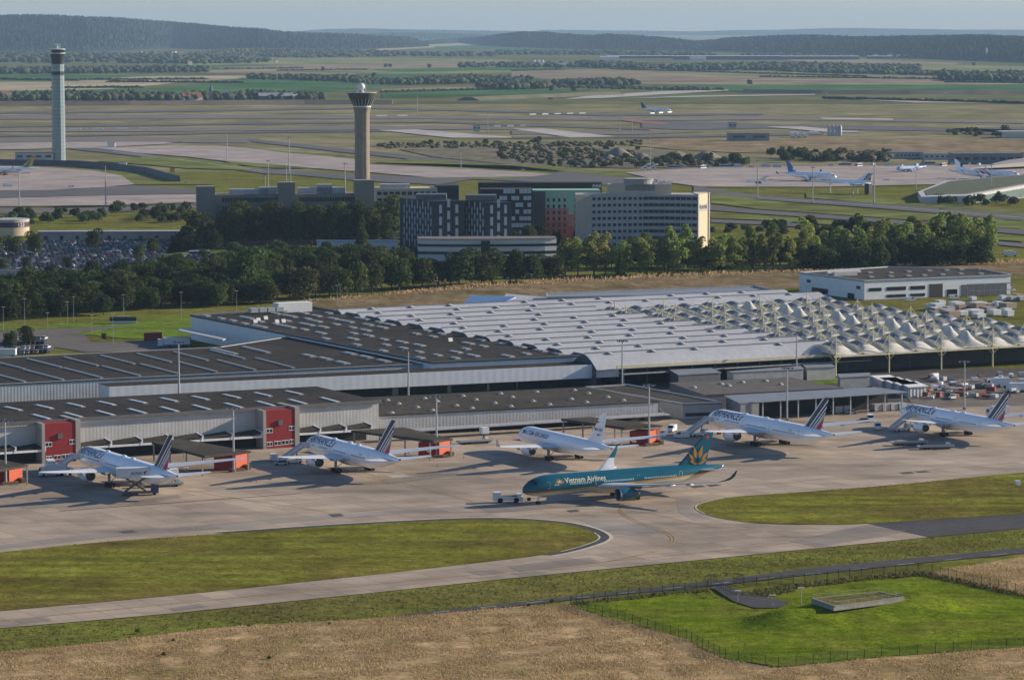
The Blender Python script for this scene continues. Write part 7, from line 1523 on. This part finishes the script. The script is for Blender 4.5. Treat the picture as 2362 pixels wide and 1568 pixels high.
for i in range(30):
    x=tr.uniform(2130,2362); y=tr.uniform(690,735)-(0)
    if y<700 and x<2180: continue
    unit(x,y,"pale crate or trailer stacked in the yard behind the tented hall",w=tr.uniform(1.5,3.4),h=tr.uniform(1.3,2.2),mat=tr.choice([mTRW,mMET,mTRW,M("tan_crate",(.36,.28,.20))]),name="storage_crate",cat="crate",group="crates in the yard behind the tented hall")
# ---------------------------------------------------------------- fields, villages, woods and hills
FC={'straw':(.44,.38,.25),'tan':(.30,.25,.17),'green':(.075,.17,.06),'pale':(.24,.25,.11),'olive':(.15,.16,.07),'brown':(.20,.16,.11)}
def Mfield(n):
    return Mgrass("field_"+n,sc3(FC[n],.9),sc3(FC[n],1.08),sc3(FC[n],.95),rot=R(4),big=.0012,streak=.006,fine=.02,bmp=.1)
FL=[('olive',[(-900,104),(3300,94),(3300,240),(-900,242)]),
('green',[(-80,165),(0,166),(230,173),(330,172),(480,178),(330,176),(120,187),(-80,188)]),('straw',[(-80,189),(120,189),(330,176),(560,175),(590,178),(540,183),(430,188),(370,195),(250,206),(-80,211)]),
('green',[(-80,211),(120,209),(300,204),(370,207),(300,214),(-80,222)]),('green',[(320,207),(480,193),(573,182),(700,181),(905,188),(940,195),(745,213),(573,207),(420,212)]),
('pale',[(540,180),(640,168),(900,163),(1180,158),(1180,164),(905,170),(640,176)]),('tan',[(395,158),(640,150),(1180,140),(1180,157),(900,162),(640,168),(405,168)]),('green',[(395,155),(560,149),(640,148),(640,150),(480,157)]),
('pale',[(430,140),(640,134),(900,133),(1180,138),(1180,141),(640,149),(430,150)]),('straw',[(860,111),(960,103),(1050,95),(1130,92),(1190,94),(1190,103),(1000,110),(880,117)]),('green',[(1000,108),(1100,104),(1240,104),(1400,110),(1400,114),(1200,116),(1010,114)]),('tan',[(1145,95),(1175,93),(1190,99),(1145,104)]),
('green',[(850,160),(1180,154),(1365,157),(1300,160),(1180,164),(905,166)]),('pale',[(780,165),(905,168),(1100,163),(1180,163),(1180,168),(900,171)]),('green',[(810,169),(930,171),(1050,172),(950,181),(900,182)]),
('tan',[(1180,165),(1365,160),(1500,162),(1751,166),(2150,176),(2150,190),(1751,197),(1500,194),(1320,187),(1180,178)]),('pale',[(1410,160),(1751,164),(2100,176),(2000,180),(1600,171)]),
('green',[(880,215),(1180,206),(1370,207),(1300,214),(1180,218),(880,226)]),('tan',[(880,205),(1000,203),(1180,200),(1150,206),(880,213)]),('green',[(1380,197),(1560,198),(1751,196),(2362,194),(2442,195),(2442,210),(1900,213),(1640,211),(1450,204)]),
('pale',[(2030,148),(2200,151),(2362,153),(2442,154),(2442,166),(2200,164),(2060,160)]),('tan',[(1780,133),(2000,137),(2220,146),(2200,150),(1990,146),(1850,143)]),('tan',[(1751,181),(2000,184),(2362,193),(2362,195),(1751,196)]),('straw',[(2130,232),(2240,234),(2310,236),(2310,238),(2100,237)]),
('pale',[(1560,168),(1751,172),(1990,180),(1900,183),(1751,178)]),('brown',[(470,110),(700,118),(900,124),(640,126),(500,122)]),('olive',[(440,130),(560,128),(560,140),(440,142)])]
for i,(n,pl) in enumerate(FL): sheet("field",pl,-.2+.035*i,Mfield(n))
# dark hedges and lanes between fields are thin rows of scrub; woods are masses of crowns
def ico(sub):
    b=bmesh.new(); bmesh.ops.create_icosphere(b,subdivisions=sub,radius=1); b.verts.index_update(); V=np.array([v.co[:] for v in b.verts]); Fc=np.array([[v.index for v in f.verts] for f in b.faces]); b.free(); return V,Fc
I1=ico(2); I0=ico(1)
mWOOD=Mleaf("far_leaves",(.030,.045,.020),(.055,.072,.028),.15,.02); mWOODL=Mleaf("far_leaves_light",(.06,.078,.03),(.085,.10,.04),.15,.02)
mSCR=Mleaf("scrub_leaves",(.075,.072,.034),(.12,.10,.055),.15,.04); mSCR2=Mleaf("scrub_leaves_green",(.05,.062,.026),(.08,.085,.035),.15,.04)
def mass(name,pts,hs,wid,seed,mat=None,base=I1):
    "a wood as one mass of rough crowns; pts world (x,y,z)"
    r=np.random.default_rng(seed); V0,F0=base; n=len(pts); nv=len(V0)
    V=np.repeat(V0[None],n,0)*r.uniform(.72,1.28,(n,nv,1))
    w_=wid*r.uniform(.7,1.3,n); V=V*np.stack([w_,w_,hs*.52],1)[:,None,:]; c=pts.copy(); c[:,2]+=hs*.5; V=V+c[:,None,:]
    Fs=(F0[None]+(np.arange(n)*nv)[:,None,None]).reshape(-1,3)
    me=bpy.data.meshes.new(name); me.vertices.add(n*nv); me.vertices.foreach_set('co',V.reshape(-1)); k=len(Fs)
    me.loops.add(3*k); me.loops.foreach_set('vertex_index',Fs.reshape(-1).astype(np.int32)); me.polygons.add(k); me.polygons.foreach_set('loop_start',(np.arange(k)*3).astype(np.int32)); me.polygons.foreach_set('loop_total',np.full(k,3,np.int32)) if False else None
    me.materials.append(mSCR if name=='scrub' else mWOOD); me.materials.append(mSCR2 if name=='scrub' else mWOODL); me.polygons.foreach_set('material_index',np.repeat((r.random(n)<.28).astype(np.int32),len(F0))); me.update(calc_edges=True); me.validate()
    return stuff(link(name,me))
def wood_px(name,px,n,h,wid,seed,base=I0,z=0.0):
    w_=[P(x,y)[:2] for x,y in px]; w=np.array(w_); lo,hi=w.min(0),w.max(0); r=np.random.default_rng(seed); out=np.zeros((0,2))
    while len(out)<n: p=r.uniform(lo,hi,(n*6,2)); out=np.concatenate([out,p[in_poly(p,w.tolist())]])
    out=out[:n]; return mass(name,np.concatenate([out,np.full((n,1),z)],1),h*r.uniform(.6,1.15,n),wid,seed,base=base)
Wd=[([(-60,228),(60,226),(130,222),(300,224),(480,226),(600,222),(748,228),(745,236),(600,234),(480,233),(300,234),(-60,236)],520,13,6.5),
 ([(-60,166),(200,163),(430,160),(480,164),(480,168),(250,170),(-60,172)],500,15,9),([(-60,130),(60,126),(300,128),(480,133),(620,140),(620,146),(430,150),(200,146),(-60,146)],700,17,13),
 ([(573,112),(700,116),(900,124),(1140,126),(1140,131),(900,131),(700,134),(573,132)],600,15,14),([(1145,120),(1300,121),(1500,124),(1650,126),(1650,130),(1400,128),(1145,127)],420,14,14),
 ([(573,180),(700,179),(800,182),(905,190),(920,195),(860,196),(780,190),(660,185),(573,185)],260,12,8),([(905,192),(1010,187),(1080,182),(1140,185),(1230,188),(1230,192),(1080,194),(1000,196),(920,197)],360,13,8),
 ([(1100,203),(1180,199),(1240,199),(1270,203),(1240,207),(1180,208),(1110,208)],260,14,8),([(1275,196),(1350,192),(1440,192),(1475,197),(1440,199),(1320,200)],260,13,8),([(1290,200),(1400,202),(1600,206),(1680,209),(1600,210),(1400,206),(1290,203)],160,6,6),
 ([(1060,153),(1180,149),(1300,150),(1380,155),(1300,157),(1180,157),(1060,157)],180,12,9),([(1325,148),(1400,150),(1500,155),(1530,158),(1480,161),(1380,159),(1330,155)],220,15,10),
 ([(1520,160),(1640,154),(1751,153),(2000,157),(2120,158),(2120,165),(1980,166),(1751,163),(1560,165)],700,16,10),([(1751,164),(1990,166),(2200,170),(2250,176),(2100,174),(1900,170)],300,12,9),
 ([(2170,186),(2250,178),(2362,176),(2442,176),(2442,194),(2340,192),(2180,188)],560,17,9),([(1700,131),(1800,128),(1900,130),(1980,136),(1800,136)],200,14,12)]
for i,(pl,n,h,w_) in enumerate(Wd): wood_px("distant_wood",pl,n,h,w_,100+i)
hd_=[]
for (a,b_,n) in (((90,185.5),(475,184),110),((0,184),(180,187),60),((250,190),(560,192),90),((120,204),(330,203),60),((640,164),(850,161.5),60),((430,162),(700,158),70),((1320,157),(2362,181),0),((1410,160.5),(2000,178),170),((1751,178.5),(2362,186),120),((1180,164),(1300,161),30),((2362,193),(2180,191),40),((880,214),(1180,206),60),((1900,228),(2362,240),150),((1720,224),(2362,237),0)):
    for i in range(n): t=(i+tr.random())/n; p=P(a[0]+(b_[0]-a[0])*t,a[1]+(b_[1]-a[1])*t); hd_.append((p.x,p.y,0))
hd_=np.array(hd_); mass("distant_hedges",hd_,np.random.default_rng(8).uniform(3,6,len(hd_)),6.5,9,base=I0)
wood_px("scrub",[(870,333),(1160,330),(1480,328),(1480,338),(1160,342),(880,344)],260,3.2,3,201); wood_px("scrub",[(1150,344),(1240,340),(1400,348),(1480,352),(1480,372),(1380,388),(1240,384),(1180,372)],300,3.2,3.2,202); wood_px("scrub",[(1480,374),(1720,372),(1720,382),(1480,386)],200,3.5,3.2,203); wood_px("scrub",[(1860,360),(2050,358),(2050,374),(1860,372)],160,6,5,204)
sheet("gravel_yard",[(920,344),(1180,340),(1500,345),(1720,366),(1700,382),(1450,388),(1200,382),(1000,362)],.42,Mgrass("yard_earth",(.22,.19,.14),(.15,.14,.08),(.25,.23,.2),rot=R(5),big=.03,streak=.06,fine=.2,bmp=.3))
# single far trees that stand out
for x,y,k,l in ((297,222,'cone',"tall dark poplar rising over the village trees"),(745,166,'round',"lone round tree at the hedge end in the far fields"),(862,181,'round',"lone round tree above the long hedge"),(890,157,'round',"left tree of a far pair in the tan field"),(900,157,'round',"right tree of a far pair in the tan field"),(990,158,'round',"small lone tree in the far tan field"),(1322,213,'round',"lone bush-like tree in the green field strip"),(1272,212,'round',"small tree at the edge of the green field strip"),(1729,197,'round',"small tree at the right end of the far thicket"),(2178+68,153,'round',"lone round tree in the pale far-right field")):
    plant((k,'dark',0),x,y,1.05,l,"single far trees")
# hills: rough wooded ridges with real depth
def ridge(name,prof,yb,depth,rough,seed,res=26.0,col_=None,fwd=1.0):
    "prof: photo silhouette; yb: photo foot line; the ridge crest lies depth metres behind its foot"
    r=np.random.default_rng(seed); xs=np.linspace(prof[0][0],prof[-1][0],int(abs(prof[-1][0]-prof[0][0])*.8)); ys=np.interp(xs,[p[0] for p in prof],[p[1] for p in prof]); yf=np.interp(xs,[p[0] for p in yb],[p[1] for p in yb])
    nv=64; V=[]
    ph=r.uniform(0,6.28,(8,))
    for i,x in enumerate(xs):
        f=P(x,yf[i]); c=PD(x,ys[i],f.y+depth); 
        for j in range(nv):
            t=j/(nv-1)
            if t<=.7: u=t/.7; p=f.lerp(c,u); p.z=f.z-2+(c.z-f.z+2)*(u**.85)
            else: u=(t-.7)/.3; p=c.copy(); p.y+=depth*.35*u; p.x+=c.x/c.y*depth*.35*u; p.z=c.z*(1-.5*u*u)
            V.append((p.x,p.y,p.z))
    V=np.array(V); sh=(len(xs),nv); nz=r.normal(0,1,sh)
    nz=nz+.7*np.roll(nz,1,0)+.5*np.roll(nz,1,1); 
    low=sum(np.sin(V[:,0]*a+V[:,1]*b_+p_) for a,b_,p_ in zip(r.uniform(.001,.006,6),r.uniform(.0005,.004,6),ph)).reshape(sh)
    env=np.minimum(1,np.arange(nv)/8.0)[None,:]; env=env*np.where(np.arange(nv)>nv*.64,.5,1)[None,:]
    V[:,2]+=((nz*rough+low*rough*.5)*env).ravel()
    idx=np.arange(len(V)).reshape(sh); Fc=np.stack([idx[:-1,:-1],idx[1:,:-1],idx[1:,1:],idx[:-1,1:]],-1).reshape(-1,4)
    me=bpy.data.meshes.new(name); me.from_pydata(V.tolist(),[],Fc.tolist()); me.materials.append(M("hill_"+name+str(seed),col_ or (.022,.034,.016),.95,.35,.006,spec=.05)); me.update(); return struct(link(name,me))
ridge("hills",[(1240,71),(1340,70),(1450,71.5),(1600,73),(1751,70),(1900,66.5),(1985,65),(2120,68),(2362,70),(2480,70)],[(1240,82),(2480,82)],2500,3,41,col_=(.06,.075,.04))
ridge("hills",[(500,84),(640,76),(760,68),(860,66.5),(960,69),(1100,71),(1300,74)],[(500,86),(1300,84)],2500,3,42,col_=(.06,.075,.04))
ridge("hills",[(700,85),(800,78),(900,76),(1050,78),(1180,80),(1350,86)],[(700,92),(1350,92)],1600,3,43,col_=(.045,.06,.03))
ridge("hills",[(930,101),(980,95),(1040,90),(1100,86),(1145,80),(1204,73.5),(1261,73.5),(1289,77),(1364,82),(1403,78.6),(1467,82.5),(1531,87.6),(1583,94),(1650,104)],[(930,106),(1060,100),(1190,110),(1400,116),(1650,120)],1500,3.2,44)
ridge("hills",[(1560,104),(1600,95),(1647,92),(1686,86),(1751,83),(1854,80.5),(1970,85),(2086,82),(2240,81),(2362,85),(2480,86)],[(1560,116),(1751,124),(2000,132),(2362,146),(2480,148)],1900,3.2,45)
ridge("hills",[(-120,37),(0,36),(60,34.5),(130,35.5),(250,41),(330,45),(400,51),(460,55),(530,61),(600,67),(650,71.5),(720,76),(800,80),(880,84),(950,88),(990,100)],[(-120,126),(200,122),(400,112),(600,120),(800,116),(900,112),(990,108)],2600,5,46)
ridge("hills",[(430,123),(520,115),(600,112),(680,114),(760,119),(860,127)],[(430,133),(600,131),(860,133)],500,3,47,col_=(.10,.11,.05))
# villages
mHW=M("house_wall",(.62,.56,.46),.8,.1,.3); mHR=M("house_roof",(.22,.09,.06),.8,.15,.3); mHG=M("barn_roof",(.30,.31,.33),.6,.1,.2); mDKB=M("warehouse_blue",(.09,.11,.15),.6,.1,.05)
def house(px,py,w_,h,label,roof=None,d=None,grp="houses of the far village",rz=None,cat="house",name="house",wall=None,rh=.55):
    p=P(px,py); root=thing(name,label,cat,(p.x,p.y,0),tr.uniform(-.5,.5) if rz is None else rz,grp); d=d or w_*.7
    MB().box(-w_/2,w_/2,-d/2,d/2,-.5,h).build("wall",wall or mHW,root); m=MB(); e=.4; hh=h+d*rh*.6
    m.add([(-w_/2-e,-d/2-e,h-.1),(w_/2+e,-d/2-e,h-.1),(w_/2+e,d/2+e,h-.1),(-w_/2-e,d/2+e,h-.1),(-w_/2-e,0,hh),(w_/2+e,0,hh)],[(0,1,5,4),(2,3,4,5),(0,4,3),(1,2,5),(3,2,1,0)]); m.build("roof",roof or mHR,root)
for i in range(26):
    x=50+14.2*i+tr.uniform(-5,5); house(x,131.5-.012*x+tr.uniform(-2.5,1.5),tr.uniform(13,24),tr.uniform(8,13),"pale house with red roof in the village under the left wooded hill")
for x,y,l in ((438,150,"pale lone house at the right end of the hill village"),(560,140,"pale house by the lane right of the hill village"),(638,146,"tall pale house at the field edge right of the hill village")): house(x,y,14,11,l)
for x,y,w_,h,l,rf in ((440,231,36,6,"long red-roofed farm building in the near village",mHR),(372,232,12,6,"cream gabled house left of the long farm building",mHR),(300,222,10,7,"small cream house below the poplar",mHR),(500,230,16,7,"gabled barn right of the church",mHR),(525,226,22,7,"blue-roofed barn in the near village",M("blue_roof",(.16,.24,.36))),(150,224,16,5,"pale blue shed left in the village trees",M("blue_roof",(.16,.24,.36))),(12,224,18,7,"red-roofed house at the far left of the near village",mHR),(575,222,14,6,"cream house between the barn and the grey hall",mHR)): house(x,y,w_,h,l,rf,grp="houses of the near village")
house(636,233,60,9,"grey industrial hall with sawtooth roof at the right end of the near village",mHG,34,"halls beyond the airfield",.1,"hall","industrial_hall",mDKB,.25); house(672,232,34,7,"white-walled hall beside the grey industrial hall",M("roof_white",(.55,.55,.54)),30,"halls beyond the airfield",.1,"hall","industrial_hall",mWHP,.2)
p=P(487,229); root=thing("church","small stone church with a pointed slate spire","church",(p.x,p.y,0),.2); MB().box(-4,4,-4,4,0,15).build("tower",M("stone",(.30,.27,.23)),root); m=MB(); m.lathe([(15,4.6),(27,.1)],8,'z'); m.build("spire",M("slate",(.10,.12,.14)),root); MB().box(4.01,20,-5,5,0,8).build("nave",M("stone",(.30,.27,.23)),root)
for i,(x0,x1,y,h) in enumerate(((1550,1800,138,14),(1400,1550,135,10),(1800,1980,138,13),(2000,2060,136,10))):
    p=P((x0+x1)/2,y); w_=(x1-x0)/SC(y); house((x0+x1)/2,y,w_,h,["broad dark blue distribution hall with one white end","long dark hall left of the broad blue one","dark blue hall right of the broad one","far dark hall at the right end of the row"][i],M("roof_white",(.55,.55,.54)),60,"distribution halls in front of the wooded hill",.0,"hall","distribution_hall",mDKB,.04)
house(1406,138+1,70,12,"white-faced block by the trees left of the distribution halls",M("roof_white",(.55,.55,.54)),30,"distribution halls in front of the wooded hill",0,"hall","distribution_hall",mWHP,.1)
house(1610,139.2,60,11,"bright white end bay of the distribution halls",M("roof_white",(.55,.55,.54)),20,"distribution halls in front of the wooded hill",0,"hall","distribution_hall",mWHP,.1)
for i,(x,y,w_) in enumerate(((1180,152,30),(1215,153,26),(1250,153,22),(1295,155,40))): house(x,y,w_,7,["dark red barn at the left of the far farm","second dark barn of the far farm","cream gabled barn of the far farm","long low grey barn at the right of the far farm"][i],mHR if i<2 else mHG,18,"barns of the far farm",.1,"barn","barn",M("barn_wall",(.18,.14,.12)) if i<2 else mHW)
for i,x in enumerate((1278-45,1243,1252)):
    p=P(x,152.5); root=thing("grain_silo",["left","middle","right"][i]+" white grain silo of the far farm","silo",(p.x,p.y,0),0,"grain silos of the far farm"); MB().lathe([(0,4),(17,4),(19,.5)],14,'z').build("shell",mWHP,root,smooth=40); MB().lathe([(-.5,4.4),(.4,4.4)],14,'z').build("base",mCONC,root)
for i,x in enumerate((2020,2052,2072,2090)): house(x,133.5+.3*i,16,11,["first","second","third","fourth"][i]+" pale gabled house from the left at the foot of the right hill",mHR,grp="houses at the foot of the right hill")
p=P(2275,140); root=thing("water_tower","white slender tower at the foot of the right wooded hill","tower",(p.x,p.y,0),0); MB().lathe([(0,5),(28,4),(45,3),(46,.5)],12,'z').build("shaft",mWHP,root); MB().lathe([(-1,7),(1,7)],12,'z').build("base",mCONC,root)
